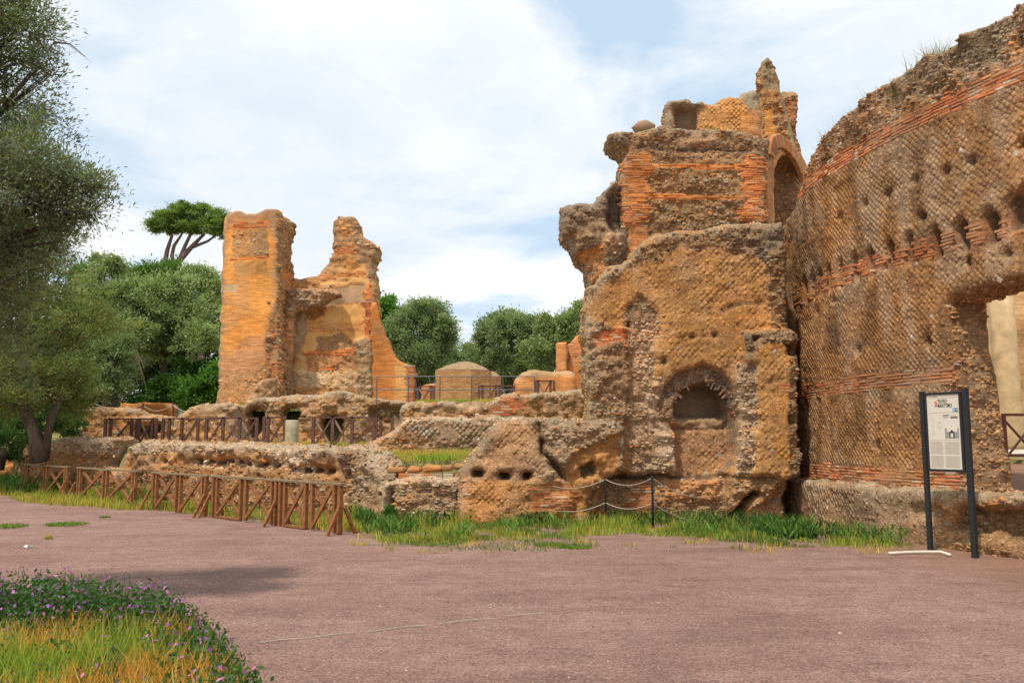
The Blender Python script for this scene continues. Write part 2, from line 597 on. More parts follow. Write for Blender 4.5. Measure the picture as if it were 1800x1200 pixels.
class Wall:
    """an eroded masonry slab with two faces, real thickness and relief, plus its facing pieces"""

    def __init__(s, root, frame, outline, thick, step=0.06, base=((0.3, 0.2, 0.1), 'rubble'), regions=(),
                 holes=(), px=True, seed=1, rough=0.05, seg=0.25, er=0.18, big=0.10, small=0.04, warp=5.0,
                 name='masonry', mat=None, top_col=None, streak=0.0, back_keep=True, lean=None, side_amp=0.05):
        s.root, s.frame, s.seed, s.warp, s.step = root, frame, seed, warp, step
        conv = (lambda P: [frame.uv(*q) for q in P]) if px else (lambda P: list(P))
        out = rough_poly(conv(outline), rough, seg, seed)
        hl = [rough_poly(conv(h), rough * 0.8, seg, seed + 3 + i) for i, h in enumerate(holes)]
        s.out, s.hl = out, hl
        s.base, s.regions = base, regions
        s.lean = lean
        s.streak = streak
        us = [p[0] for p in out]; zs = [p[1] for p in out]
        nu = int((max(us) - min(us)) / step) + 3
        nz = int((max(zs) - min(zs)) / step) + 3
        gu = min(us) - step + np.arange(nu) * step
        gz = min(zs) - step + np.arange(nz) * step
        U, Z = np.meshgrid(gu, gz, indexing='ij')
        cu, cz = U[:-1, :-1] + step / 2, Z[:-1, :-1] + step / 2
        keep = inpoly(cu, cz, out)
        for h in hl:
            keep &= ~inpoly(cu, cz, h)
        used = np.zeros(U.shape, bool)
        nk = np.zeros(U.shape, int)
        for a in (0, 1):
            for b in (0, 1):
                sl = (slice(a, a + keep.shape[0]), slice(b, b + keep.shape[1]))
                used[sl] |= keep
                nk[sl] += keep
        bnd = used & (nk < 4)
        dist, bx, by = nearest_on_poly(U[used], Z[used], [out] + hl)
        Dist = np.zeros(U.shape); Dist[used] = dist
        SU, SZ = U.copy(), Z.copy()
        ux, uy = U[used], Z[used]
        snap = bnd[used] & (dist < step * 1.0)
        ux = np.where(snap, bx, ux); uy = np.where(snap, by, uy)
        SU[used] = ux; SZ[used] = uy
        Dist[bnd] = 0.0
        # relief
        col, kind, off, spec = s.classify(SU, SZ)
        off = np.where(used, off, 0)
        for _ in range(2):
            p = np.pad(off, 1, mode='edge')
            off = (p[:-2, 1:-1] + p[2:, 1:-1] + p[1:-1, :-2] + p[1:-1, 2:] + 2 * off) / 6
        k = np.clip(Dist / max(er, 1e-3), 0, 1)
        ero = er * (1 - np.sqrt(1 - (1 - k) ** 2))
        col = np.where((kind == 2)[..., None], col * 1.12 + 0.02, col)
        rubb = (kind <= 1) & (spec < 0.5)
        f1, f21, cid = worley(SU * 6.5 + 3 * fbm(SU * .7, SZ * .7, 0, seed), SZ * 10.0, seed)
        lump = np.clip(f21 * 2.2, 0, 1) * (0.6 + 0.8 * cid) - 0.5
        bigd = big * fbm(SU * 0.9, SZ * 1.1, 0, seed + 1, 4) * 1.6
        smd = small * fbm(SU * 4.1, SZ * 6.3, 0, seed + 2, 4) * 1.5
        d = off - ero + bigd + np.where(rubb, smd * 1.3 + small * 1.1 * lump, smd * 0.35)
        if lean is not None:
            d = d + lean(SU, SZ)
        db = -thick + ero - 0.06 * fbm(SU * 1.3, SZ * 1.3, 0, seed + 9, 4)
        db = np.minimum(db, d - 0.12)
        # assemble
        idx = -np.ones(U.shape, int)
        n = used.sum()
        idx[used] = np.arange(n)
        fu, fz, fd, fb = SU[used], SZ[used], d[used], db[used]
        bI = np.where(bnd[used])[0]
        K = max(3, int(round(thick / max(step * 1.6, 0.08))))
        K = min(K, 14)
        allu, allz, alld = [fu, fu], [fz, fz], [fd, fb]
        mids = {}
        cnt = 2 * n
        bidx = -np.ones(n, int)
        bidx[bI] = np.arange(len(bI))
        for j in range(1, K):
            t = j / K
            su_ = fu[bI]; sz_ = fz[bI]; sd_ = fd[bI] * (1 - t) + fb[bI] * t
            e = side_amp * 2 * fbm(su_ * 2.7 + 11, sz_ * 4.0, sd_ * 3.1, seed + 21, 3)
            e2 = side_amp * 1.6 * fbm(su_ * 3.7 + 31, sz_ * 5.0, sd_ * 3.7, seed + 25, 3)
            allu.append(su_ + e); allz.append(sz_ + e2); alld.append(sd_)
        AU, AZ, AD = np.concatenate(allu), np.concatenate(allz), np.concatenate(alld)
        V = frame.pt(AU, AZ, AD)
        ki, kj = np.where(keep)
        a = idx[ki, kj]; b = idx[ki + 1, kj]; c = idx[ki + 1, kj + 1]; dd = idx[ki, kj + 1]
        faces = [np.stack([a, b, c, dd], 1), np.stack([a + n, dd + n, c + n, b + n], 1)]
        kp = np.pad(keep, 1)
        lay = [lambda q: q] + [(lambda q, j=j: 2 * n + (j - 1) * len(bI) + bidx[q]) for j in range(1, K)] + [lambda q: q + n]

        def side(p, q):
            # edge p->q as it runs in the front quad; side quads face outwards
            for j in range(K):
                faces.append(np.stack([lay[j](q), lay[j](p), lay[j + 1](p), lay[j + 1](q)], 1))
        e = keep & ~kp[1:-1, :-2]          # bottom edge a->b
        i_, j_ = np.where(e); side(idx[i_, j_], idx[i_ + 1, j_])
        e = keep & ~kp[2:, 1:-1]           # right edge b->c
        i_, j_ = np.where(e); side(idx[i_ + 1, j_], idx[i_ + 1, j_ + 1])
        e = keep & ~kp[1:-1, 2:]           # top edge c->d
        i_, j_ = np.where(e); side(idx[i_ + 1, j_ + 1], idx[i_, j_ + 1])
        e = keep & ~kp[:-2, 1:-1]          # left edge d->a
        i_, j_ = np.where(e); side(idx[i_, j_ + 1], idx[i_, j_])
        Fa = np.concatenate(faces)
        C = col[used]
        if top_col is not None:
            # lichen crust near the upper edge
            ed, ex, ey = nearest_on_poly(fu, fz, [out])
            up = (ey >= fz - 0.02) & (ed < 0.5)
            w = np.where(up, np.clip(1 - ed / 0.32, 0, 1), 0) * np.clip(0.9 + 0.9 * fbm(fu * 2, fz * 2, 0, seed + 4, 3), 0, 1)
            C = C * (1 - w[:, None]) + np.array(top_col) * w[:, None]
        CB = C[bI]
        tc_ = np.array(top_col if top_col is not None else (0.27, 0.22, 0.16))
        side_c = CB * 0.45 + tc_ * 0.55
        Cc = np.concatenate([C, C] + [side_c] * (K - 1))
        kk = kind[used]
        brk = (kk >= 3).astype(float)
        smo = np.maximum((kk == 0) * 0.75, spec[used])
        KD = np.stack([brk, smo, 0 * brk], 1)
        KDb = KD[bI].copy(); KDb[:, 0] = 0.3
        KDc = np.concatenate([KD, KD] + [KDb] * (K - 1))
        UZ = np.stack([AU, AZ, 0 * AU], 1)
        m2 = np.concatenate([np.zeros(2 * n, bool), np.ones(len(AU) - 2 * n, bool)])
        UZ[:, 0] = np.where(m2, AU + AD, AU)
        loc = np.array(root.location) if root is not None else np.zeros(3)
        me = mesh_np(name, V - loc, Fa, 4, mat or MAT_NEAR, {'Col': Cc, 'uz': UZ, 'kd': KDc}, True)
        s.obj = link(name, me, root)
        s.V, s.F, s.nfront = V, Fa, len(ki)
        s._bvh = None

    def classify(s, U, Z):
        P = s.frame.pt(U, Z, 0 * U)
        px, py = project(P)
        wx = s.warp * 2.2 * fbm(U * 2.2, Z * 2.2, 0, s.seed + 40, 3)
        wy = s.warp * 2.2 * fbm(U * 2.2 + 50, Z * 2.2, 0, s.seed + 41, 3)
        c0, k0 = s.base
        v = 1 + 0.35 * fbm(U * 0.8, Z * 0.8, 0, s.seed + 44, 4)
        tint = fbm(U * 1.3, Z * 1.3, 5.0, s.seed + 45, 3)
        col = np.array(c0)[None, None, :] * v[..., None] if U.ndim == 2 else np.array(c0)[None, :] * v[..., None]
        kind = np.full(U.shape, KIND[k0])
        off = np.zeros(U.shape)
        spec = np.zeros(U.shape)
        for r in s.regions:
            if r.get('uz'):
                k = r.get('warp', 0.04)
                m = inpoly(U + k * 2 * fbm(U * 3, Z * 3, 0, s.seed + 46, 2), Z + k * fbm(U * 3 + 9, Z * 3, 0, s.seed + 47, 2), r['poly'])
            else:
                k = r.get('warp', 1.0)
                m = inpoly(px + wx * k, py + wy * k, r['poly'])
            if 'col' in r:
                mixf = r.get('mix', 1.0)
                nc = np.array(r['col']) * v[..., None]
                col = np.where(m[..., None], col * (1 - mixf) + nc * mixf, col)
            if 'kind' in r:
                kind = np.where(m, KIND[r['kind']], kind)
                spec = np.where(m, 0.0, spec)
            if 'off' in r:
                off = np.where(m, r['off'], off)
            if 'smooth' in r:
                spec = np.where(m, r['smooth'], spec)
        warm = np.clip(tint * 1.4, 0, 0.5)[..., None]
        cool = np.clip(-tint * 1.4, 0, 0.5)[..., None]
        g = col.mean(-1, keepdims=True)
        col = col * (1 - warm * 0.3) + warm * 0.3 * (col * np.array([1.5, 0.95, 0.5]))
        col = col * (1 - cool * 0.35) + cool * 0.35 * (g * np.array([1.08, 1.0, 0.92]))
        if s.streak:
            t_ = fbm(U * 3.2 + .8 * fbm(U, Z, 0, 9, 2), Z * 1.1, 2.0, s.seed + 48, 5)
            t2 = fbm(U * .6, Z * .5, 4.0, s.seed + 49, 3)
            w_ = np.clip((t_ + .35 * t2 - .02) * 3.0, 0, .48)[..., None] * s.streak
            col = col * (1 - w_) + w_ * np.array([.27, .23, .185])
            w_ = np.clip((-t_ + .3 * t2 - .08) * 3.0, 0, .5)[..., None] * s.streak
            col = col * (1 - w_ * .6)
            w_ = np.clip((t2 - .05) * 2.5, 0, .5)[..., None] * s.streak
            col = col * (1 - w_) + w_ * np.array([.36, .20, .085])
        col = col * np.array([1.22, 1.03, 0.84])
        return np.clip(col, 0.01, 0.9), kind, off, spec

    def bvh(s):
        if s._bvh is None:
            # the front faces only
            s._bvh = BVHTree.FromPolygons(s.V.tolist(), s.F[:s.nfront].tolist())
        return s._bvh

    def pieces(s, retic=0.10, brick_h=0.052, brick_l=(0.16, 0.30), rub=(0.07, 0.18), rub_h=0.07, skip=0.12,
               umin=None, umax=None, kinds=('retic', 'brick', 'rubble'), brick_cols=None, retic_h=0.02,
               stone_mul=1.0, limit=300, white=0.0, rub_skip=0.25, vmin=-0.05, sizejit=1.0, parts=True, wear=.12, brick_out=0.008):
        us = [p[0] for p in s.out]; zs = [p[1] for p in s.out]
        u0, u1 = min(us), max(us)
        if umin is not None: u0 = max(u0, umin)
        if umax is not None: u1 = min(u1, umax)
        z0, z1 = max(min(zs), vmin), max(zs)
        cand = []   # u, z, su, sv, h, rot, code
        R = np.random.default_rng(s.seed + 100)
        if 'retic' in kinds:
            g = retic * 1.0
            hd = g * math.sqrt(2)
            nu = int((u1 - u0) / (hd / 2)) + 2; nzz = int((z1 - z0) / (hd / 2)) + 2
            I, J = np.meshgrid(np.arange(nu), np.arange(nzz), indexing='ij')
            m = (I + J) % 2 == 0
            uu = u0 + I[m] * hd / 2; zz = z0 + J[m] * hd / 2
            uu = uu + 0.03 * fbm(uu * 1.5, zz * 1.5, 0, s.seed + 60, 2) + R.normal(0, 0.004, len(uu))
            zz = zz + 0.05 * fbm(uu * 1.1 + 7, zz * 1.1, 0, s.seed + 61, 2) + R.normal(0, 0.004, len(uu))
            sz = g * R.uniform(0.89, 1.0, len(uu))
            cand.append((uu, zz, sz, sz * R.uniform(.9, 1.1, len(uu)), np.maximum(retic_h * R.uniform(-.1, 1.6, len(uu)), .002), np.full(len(uu), math.pi / 4) + R.normal(0, .05, len(uu)), np.full(len(uu), 2)))
        if 'brick' in kinds:
            rows = int((z1 - z0) / brick_h)
            A = []
            for r in range(rows):
                zz = z0 + (r + 0.5) * brick_h
                u = u0 + R.uniform(0, 0.3)
                while u < u1:
                    L = R.uniform(*brick_l)
                    A.append((u + L / 2, zz + R.normal(0, .003), L - 0.012, brick_h * R.uniform(.70, .86)))
                    u += L
            A = np.array(A) if A else np.zeros((0, 4))
            if len(A):
                cand.append((A[:, 0], A[:, 1], A[:, 2], A[:, 3], brick_out * R.uniform(.0, 1.6, len(A)) ** 1.3, R.normal(0, .012, len(A)), np.full(len(A), 3)))
        if 'rubble' in kinds:
            rows = int((z1 - z0) / rub_h)
            A = []
            for r in range(rows):
                zz = z0 + (r + 0.5) * rub_h
                u = u0 + R.uniform(0, 0.3)
                while u < u1:
                    L = R.uniform(*rub)
                    A.append((u + L / 2, zz + R.normal(0, rub_h * .22), L * R.uniform(.78, .97), rub_h * R.uniform(.6, 1.15)))
                    u += L
            A = np.array(A) if A else np.zeros((0, 4))
            if len(A):
                cand.append((A[:, 0], A[:, 1], A[:, 2], A[:, 3], 0.035 * R.uniform(.2, 1.7, len(A)), R.normal(0, .09, len(A)), np.full(len(A), 1)))
        if not cand:
            return
        u, z, su, sv, h, rot, code = [np.concatenate([c[i] for c in cand]) for i in range(7)]
        m = inpoly(u, z, s.out)
        for hh in s.hl:
            m &= ~inpoly(u, z, hh)
        u, z, su, sv, h, rot, code = [q[m] for q in (u, z, su, sv, h, rot, code)]
        dist = nearest_on_poly(u, z, [s.out] + s.hl)[0]
        col, kind, off, spec = s.classify(u, z)
        miss = fbm(u * 1.6, z * 1.6, 3.0, s.seed + 70, 3)
        rnd = R.uniform(0, 1, len(u))
        sk = np.where(code == 1, rub_skip, np.where(code == 3, skip * .4, skip)) + np.where((miss > 0.10) & (code != 3), np.where(code == 2, .62, .35), 0.0)
        m = (kind == code) & (dist > 0.03) & (rnd > sk) & (spec < 0.5)
        u, z, su, sv, h, rot, code, col = [q[m] for q in (u, z, su, sv, h, rot, code, col)]
        Uv, Vv, Nv = s.frame.vecs(u)
        O = s.frame.pt(u, z, 0 * u + 2.5)
        bv = s.bvh()
        ok = np.zeros(len(u), bool); HP = np.zeros((len(u), 3)); HN = np.zeros((len(u), 3))
        for i in range(len(u)):
            q = bv.ray_cast(Vector(O[i]), Vector(-Nv[i]), 6.0)
            if q[0] is not None:
                nn = np.array(q[1])
                dt = float(nn @ Nv[i])
                if abs(dt) > 0.3:
                    ok[i] = True; HP[i] = q[0]; HN[i] = nn if dt > 0 else -nn
        w = 0.55
        NN = Nv * (1 - w) + HN * w
        NN /= np.linalg.norm(NN, axis=1, keepdims=True)
        UU = Uv - NN * (Uv * NN).sum(1, keepdims=True); UU /= np.linalg.norm(UU, axis=1, keepdims=True)
        VV = np.cross(NN, UU)
        c_, s_ = np.cos(rot)[:, None], np.sin(rot)[:, None]
        U2 = UU * c_ + VV * s_; V2 = VV * c_ - UU * s_
        sel = ok
        R2 = R
        n = len(u)
        tone = np.where(code == 2, R2.uniform(0.82, 1.18, n), R2.uniform(0.72, 1.28, n))[:, None]
        cc = col * tone
        hue = R2.uniform(0, 1, n)
        isb = code == 3
        bc = np.array(brick_cols or [(0.50, 0.155, 0.06), (0.54, 0.22, 0.09), (0.40, 0.13, 0.06), (0.52, 0.33, 0.16), (0.34, 0.16, 0.10), (0.46, 0.35, 0.24)])
        bp = np.array([.33, .27, .17, .10, .08, .05][:len(bc)]); bp = bp / bp.sum()
        bsel = bc[R2.choice(len(bc), n, p=bp)] * R2.uniform(.75, 1.2, n)[:, None]
        wth = np.clip(fbm(u * 1.4, z * 1.4, 8.0, s.seed + 77, 3) * 1.6 + wear, 0, .75)[:, None]
        bsel = bsel * (1 - wth) + wth * col * 0.95
        cc = np.where(isb[:, None], bsel, cc)
        isr = (code == 1)
        cc = np.where((isr & (hue > 0.86))[:, None], cc * np.array([1.3, .9, .6]), cc)
        cc = np.where((isr & (hue < 0.22))[:, None], cc.mean(1, keepdims=True) * np.array([1.4, 1.08, .78]), cc)
        cc = np.where((isr & (hue < 0.06))[:, None], cc * 1.3, cc)
        if white > 0:
            ww = R2.uniform(0, 1, n) < white * (fbm(u * 2, z * 2, 1.0, s.seed + 80, 2) > -0.05)
            cc = np.where((ww & (code == 2))[:, None], np.array([0.44, 0.37, 0.28]) * R2.uniform(.6, 1.1, n)[:, None], cc)
        cc = np.clip(cc * stone_mul, 0.012, 0.85)
        ax, ay = project(HP)
        vis = (ax > -5) & (ax < 1805) & (ay > -5) & (ay < 1205)
        dd = np.linalg.norm(HP - np.array([0, 0, EYE]), axis=1)
        loc = np.array(s.root.location)
        SF = s.F[2 * s.nfront:]
        if len(SF):
            q0, q1, q2, q3 = [s.V[SF[:, i]] for i in range(4)]
            nrm = np.cross(q2 - q0, q3 - q1); ar = np.linalg.norm(nrm, axis=1) / 2 + 1e-9
            nrm = nrm / (2 * ar[:, None])
            cc_ = (q0 + q1 + q2 + q3) / 4
            toc = np.array([0, 0, EYE]) - cc_; toc /= np.linalg.norm(toc, axis=1, keepdims=True)
            okf = ((nrm * toc).sum(1) > -0.15) & (cc_[:, 2] > 0)
            wgt = ar * okf
            dens = 0.8 / (np.mean(rub) * rub_h)
            ns = int(min(wgt.sum() * dens, 7000))
            if ns > 10:
                fi = R.choice(len(SF), ns, p=wgt / wgt.sum())
                aa, bb = R.uniform(0, 1, (2, ns, 1))
                PP = (q0[fi] * (1 - aa) + q1[fi] * aa) * (1 - bb) + (q3[fi] * (1 - aa) + q2[fi] * aa) * bb
                nn_ = nrm[fi] + R.normal(0, .18, (ns, 3)); nn_ /= np.linalg.norm(nn_, axis=1, keepdims=True)
                ref = np.where(np.abs(nn_[:, 2:3]) > .8, np.array([[1.0, 0, 0]]), np.array([[0, 0, 1.0]]))
                uu_ = np.cross(ref, nn_); uu_ /= np.linalg.norm(uu_, axis=1, keepdims=True)
                vv_ = np.cross(nn_, uu_)
                L_ = R.uniform(rub[0], rub[1], ns)[:, None]; H_ = rub_h * R.uniform(.6, 1.2, ns)[:, None]
                bc_ = np.array(s.base[0]) * .5 + np.array([.30, .20, .115]) * .5
                C_ = bc_ * R.uniform(.7, 1.45, ns)[:, None] * np.array([1.2, 1.03, .86])
                hx = R.uniform(0, 1, ns)[:, None]
                C_ = np.where(hx > .95, C_ * np.array([1.2, .88, .65]), np.where(hx < .12, C_ * 1.25, C_))
                join_pieces('edge_rubble', 1, PP - loc, uu_ * L_, vv_ * H_, nn_ * 0.024 * R.uniform(.2, 1.6, ns)[:, None] * 2, np.clip(C_ * stone_mul, .01, .8), s.root, s.seed + 5)
        for cde, nm, joined in ((2, 'stone', 'facing_stones'), (3, 'brick', 'brick_courses'), (1, 'rubble_stone', 'rubble_stones')):
            ii = np.where(sel & (code == cde))[0]
            if len(ii) == 0:
                continue
            size = np.sqrt(su[ii] * sv[ii]) / dd[ii] * F * np.where(vis[ii], 1, 0)
            length = np.maximum(su[ii], sv[ii]) / dd[ii] * F * vis[ii]
            order = ii[np.argsort(-size)]
            sz_o = np.sort(-length)
            npart = 0
            if parts:
                big_ = ii[length > 7.5]
                npart = min(limit, len(big_))
            head, tail = order[:npart], order[npart:]
            for i in head:
                me = template(cde, int(R2.integers(0, 5)))
                M = Matrix(((U2[i][0] * su[i], V2[i][0] * sv[i], NN[i][0] * h[i] * 2, HP[i][0] - loc[0]),
                            (U2[i][1] * su[i], V2[i][1] * sv[i], NN[i][1] * h[i] * 2, HP[i][1] - loc[1]),
                            (U2[i][2] * su[i], V2[i][2] * sv[i], NN[i][2] * h[i] * 2, HP[i][2] - loc[2]),
                            (0, 0, 0, 1)))
                o = bpy.data.objects.new(nm, me)
                COL.objects.link(o)
                o.parent = s.root
                o.matrix_basis = M
                o.color = (cc[i][0], cc[i][1], cc[i][2], 1)
            if len(tail):
                join_pieces(joined, cde, HP[tail] - loc, U2[tail] * su[tail][:, None], V2[tail] * sv[tail][:, None],
                            NN[tail] * h[tail][:, None] * 2, cc[tail], s.root, s.seed)


def shape_verts(code, rng, n):
    """unit pieces, z from -1 (in the wall) to ~0.5 (proud of it)"""
    if code in (2, 3):
        q = np.array([(-.5, -.5), (.5, -.5), (.5, .5), (-.5, .5)])
        k = 0.92 if code == 2 else 0.94
        kb = 0.62 if code == 3 else k
        base = np.zeros((n, 4, 3)); top = np.zeros((n, 4, 3))
        j = rng.uniform(-.06, .06, (n, 4, 2)) if code == 2 else rng.uniform(-.02, .02, (n, 4, 2))
        base[:, :, :2] = q * 1.0 + j; base[:, :, 2] = -1.0
        kk = np.array([k, kb if code == 3 else k])
        top[:, :, :2] = q * (np.array([.96, .78]) if code == 3 else np.array([k, k])) + j
        top[:, :, 2] = 0.5 + rng.uniform(-.15, .15, (n, 4))
        return np.concatenate([base, top], 1)
    a = np.arange(6) / 6 * 2 * math.pi
    a = a[None, :] + rng.uniform(-.25, .25, (n, 6))
    r = rng.uniform(.42, .56, (n, 6))
    X, Y = np.cos(a) * r * 1.05, np.sin(a) * r
    Xs = np.sign(np.cos(a)) * np.abs(np.cos(a)) ** .7 * r; Ys = np.sign(np.sin(a)) * np.abs(np.sin(a)) ** .7 * r
    base = np.stack([Xs, Ys, -1 + 0 * Xs], -1)
    mid = np.stack([Xs * .88, Ys * .88, .2 + rng.uniform(-.4, .4, (n, 6))], -1)
    top = np.stack([rng.uniform(-.12, .12, (n, 1)), rng.uniform(-.12, .12, (n, 1)), rng.uniform(.25, .7, (n, 1))], -1)
    return np.concatenate([base, mid, top], 1)


def shape_faces(code):
    if code in (2, 3):
        f = [(4, 5, 6), (4, 6, 7)]
        for i in range(4):
            k = (i + 1) % 4
            f += [(i, k, 4 + k), (i, 4 + k, 4 + i)]
        return np.array(f)
    f = []
    for i in range(6):
        k = (i + 1) % 6
        f += [(i, k, 6 + k), (i, 6 + k, 6 + i), (6 + i, 6 + k, 12)]
    return np.array(f)


_TPL = {}


def template(code, k):
    if (code, k) not in _TPL:
        rng = np.random.default_rng(500 + code * 10 + k)
        v = shape_verts(code, rng, 1)[0]
        _TPL[(code, k)] = mesh_np({2: 'facing_stone', 3: 'wall_brick', 1: 'rubble_lump'}[code], v, shape_faces(code), 3, MAT_PART)
    return _TPL[(code, k)]


def join_pieces(name, code, P, U, V, Nn, col, root, seed):
    n = len(P)
    rng = np.random.default_rng(seed + code)
    sv = shape_verts(code, rng, n)
    W = P[:, None, :] + sv[..., 0:1] * U[:, None, :] + sv[..., 1:2] * V[:, None, :] + sv[..., 2:3] * Nn[:, None, :]
    k = sv.shape[1]
    f = shape_faces(code)
    Fa = (f[None] + (np.arange(n) * k)[:, None, None]).reshape(-1, 3)
    C = np.repeat(col, k, 0)
    me = mesh_np(name, W.reshape(-1, 3), Fa, 3, MAT_PIECE, {'Col': C})
    return link(name, me, root, 'stuff')


# ------------------------------------------------------------------ small solid builders (python lists)
class MB:
    def __init__(s):
        s.v, s.f, s.c = [], [], []

    def quadbox(s, P8, col=None):
        b = len(s.v)
        s.v += [tuple(p) for p in P8]
        s.f += [tuple(b + i for i in q) for q in ((0, 3, 2, 1), (4, 5, 6, 7), (0, 1, 5, 4), (1, 2, 6, 5), (2, 3, 7, 6), (3, 0, 4, 7))]
        if col: s.c += [col] * 8

    def box(s, x0, x1, y0, y1, z0, z1, col=None):
        s.quadbox([(x0, y0, z0), (x1, y0, z0), (x1, y1, z0), (x0, y1, z0), (x0, y0, z1), (x1, y0, z1), (x1, y1, z1), (x0, y1, z1)], col)

    def beam(s, a, b, w, h, col=None):
        a, b = Vector(a), Vector(b)
        d = (b - a).normalized()
        up = Vector((0, 0, 1)) if abs(d.z) < 0.95 else Vector((0, 1, 0))
        x = d.cross(up).normalized(); y = x.cross(d).normalized()
        P = []
        for q in (a, b):
            P += [q - x * w / 2 - y * h / 2, q + x * w / 2 - y * h / 2, q + x * w / 2 + y * h / 2, q - x * w / 2 + y * h / 2]
        s.quadbox(P, col)

    def tube(s, pts, rad, k=8, col=None, cap=True):
        pts = [Vector(p) for p in pts]
        if not hasattr(rad, '__len__'): rad = [rad] * len(pts)
        b = len(s.v)
        prev = None
        for i, p in enumerate(pts):
            d = (pts[min(i + 1, len(pts) - 1)] - pts[max(i - 1, 0)])
            d = d.normalized() if d.length > 1e-9 else Vector((0, 0, 1))
            if prev is None:
                up = Vector((0, 0, 1)) if abs(d.z) < 0.9 else Vector((1, 0, 0))
                x = d.cross(up).normalized()
            else:
                x = (prev - d * prev.dot(d)).normalized()
            prev = x
            y = d.cross(x)
            for j in range(k):
                a = 2 * math.pi * j / k
                q = p + (x * math.cos(a) + y * math.sin(a)) * rad[i]
                s.v.append(tuple(q))
                if col: s.c.append(col)
        for i in range(len(pts) - 1):
            for j in range(k):
                j2 = (j + 1) % k
                s.f.append((b + i * k + j, b + i * k + j2, b + (i + 1) * k + j2, b + (i + 1) * k + j))
        if cap:
            s.f.append(tuple(b + j for j in range(k))[::-1])
            s.f.append(tuple(b + (len(pts) - 1) * k + j for j in range(k)))

    def lathe(s, prof, k=24, cx=0, cy=0):
        b = len(s.v)
        for r, z in prof:
            for j in range(k):
                a = 2 * math.pi * j / k
                s.v.append((cx + r * math.cos(a), cy + r * math.sin(a), z))
        for i in range(len(prof) - 1):
            for j in range(k):
                j2 = (j + 1) % k
                s.f.append((b + i * k + j, b + i * k + j2, b + (i + 1) * k + j2, b + (i + 1) * k + j))
        s.f.append(tuple(b + j for j in range(k))[::-1])
        s.f.append(tuple(b + (len(prof) - 1) * k + j for j in range(k)))

    def build(s, name, mat, parent=None, smooth=False, kind=None, loc=None, bevel=0.0):
        me = bpy.data.meshes.new(name)
        me.from_pydata(s.v, [], s.f)
        finish(me, mat, {'Col': np.array(s.c)} if len(s.c) == len(s.v) and s.c else None, smooth)
        o = link(name, me, parent, kind, loc)
        if bevel > 0:
            md = o.modifiers.new('bevel', 'BEVEL'); md.width = bevel; md.segments = 1
        return o


# ==================================================================== GROUND
def gravel_material():
    m, nt, b = new_mat('reddish_gravel', 0.97, 0.1)
    g = nt.nodes.new('ShaderNodeNewGeometry')
    P = g.outputs['Position']
    big = noise(nt, P, 0.35, 5, 0.6)
    mid = noise(nt, vscale(nt, P, (1, 1.0, 1)), 2.2, 6, 0.65)
    fine = noise(nt, P, 45, 5, 0.7)
    vor = nt.nodes.new('ShaderNodeTexVoronoi'); vor.inputs['Scale'].default_value = 55
    nt.links.new(P, vor.inputs['Vector'])
    cs = nt.nodes.new('ShaderNodeSeparateColor'); nt.links.new(vor.outputs['Color'], cs.inputs[0])
    c = mixc(nt, ramp(nt, big, [(0.35, 0.0), (0.65, 1.0)]), (0.285, 0.168, 0.130), (0.340, 0.213, 0.172))
    c = mixc(nt, ramp(nt, mid, [(0.42, 0.0), (0.72, 0.7)]), c, (0.21, 0.125, 0.105))
    c = mixc(nt, 1.0, c, ramp(nt, fine, [(0.3, 0.52), (0.7, 1.48)]), 'MULTIPLY')
    c = mixc(nt, 1.0, c, ramp(nt, cs.outputs[0], [(0.0, 0.72), (1.0, 1.28)]), 'MULTIPLY')
    c = mixc(nt, ramp(nt, cs.outputs[1], [(0.965, 0.0), (0.975, 0.35)]), c, (0.5, 0.42, 0.36))
    # sandy dusting next to the podium on the right
    sx = nt.nodes.new('ShaderNodeSeparateXYZ'); nt.links.new(P, sx.inputs[0])
    e = math_n(nt, 'ADD', sx.outputs[0], math_n(nt, 'MULTIPLY', mid, 2.0))
    mm = math_n(nt, 'MULTIPLY', ramp(nt, math_n(nt, 'MULTIPLY', e, 0.1), [(0.62, 0.0), (0.78, 0.65)]), 1.0)
    c = mixc(nt, mm, c, (0.30, 0.165, 0.10))
    tr_ = noise(nt, vscale(nt, P, (0.35, 1.5, 1), (1, 5, 0)), 0.9, 6, 0.6, 0.5)
    c = mixc(nt, 1.0, c, ramp(nt, tr_, [(0.34, 0.84), (0.5, 1.0), (0.68, 1.10)]), 'MULTIPLY')
    nt.links.new(c, b.inputs['Base Color'])
    track = noise(nt, vscale(nt, P, (0.55, 2.6, 1), (3, 1, 0)), 1.1, 5, 0.65, 0.4)
    h = math_n(nt, 'ADD', math_n(nt, 'MULTIPLY', fine, 0.8), math_n(nt, 'ADD', math_n(nt, 'MULTIPLY', mid, 2.4), math_n(nt, 'MULTIPLY', track, 3.0)))
    bump(nt, b, h, 1.0, 0.03)
    return m


def dirt_material():
    m, nt, b = new_mat('dry_grass_ground', 0.97, 0.1)
    g = nt.nodes.new('ShaderNodeNewGeometry')
    P = g.outputs['Position']
    n1 = noise(nt, P, 0.6, 6, 0.65)
    n2 = noise(nt, P, 9, 5, 0.7)
    c = mixc(nt, ramp(nt, n1, [(0.4, 0.0), (0.6, 1.0)]), (0.30, 0.22, 0.09), (0.13, 0.14, 0.045))
    c = mixc(nt, 1.0, c, ramp(nt, n2, [(0.3, 0.6), (0.7, 1.35)]), 'MULTIPLY')
    nt.links.new(c, b.inputs['Base Color'])
    bump(nt, b, n2, 0.6, 0.05)
    return m


MAT_GRAVEL = gravel_material()
MAT_DIRT = dirt_material()


def ground_h(X, Y):
    return 0.012 * fbm(X * 0.8, Y * 0.8, 0, 3, 3) + 0.01 * fbm(X * 3, Y * 3, 0, 5, 3)


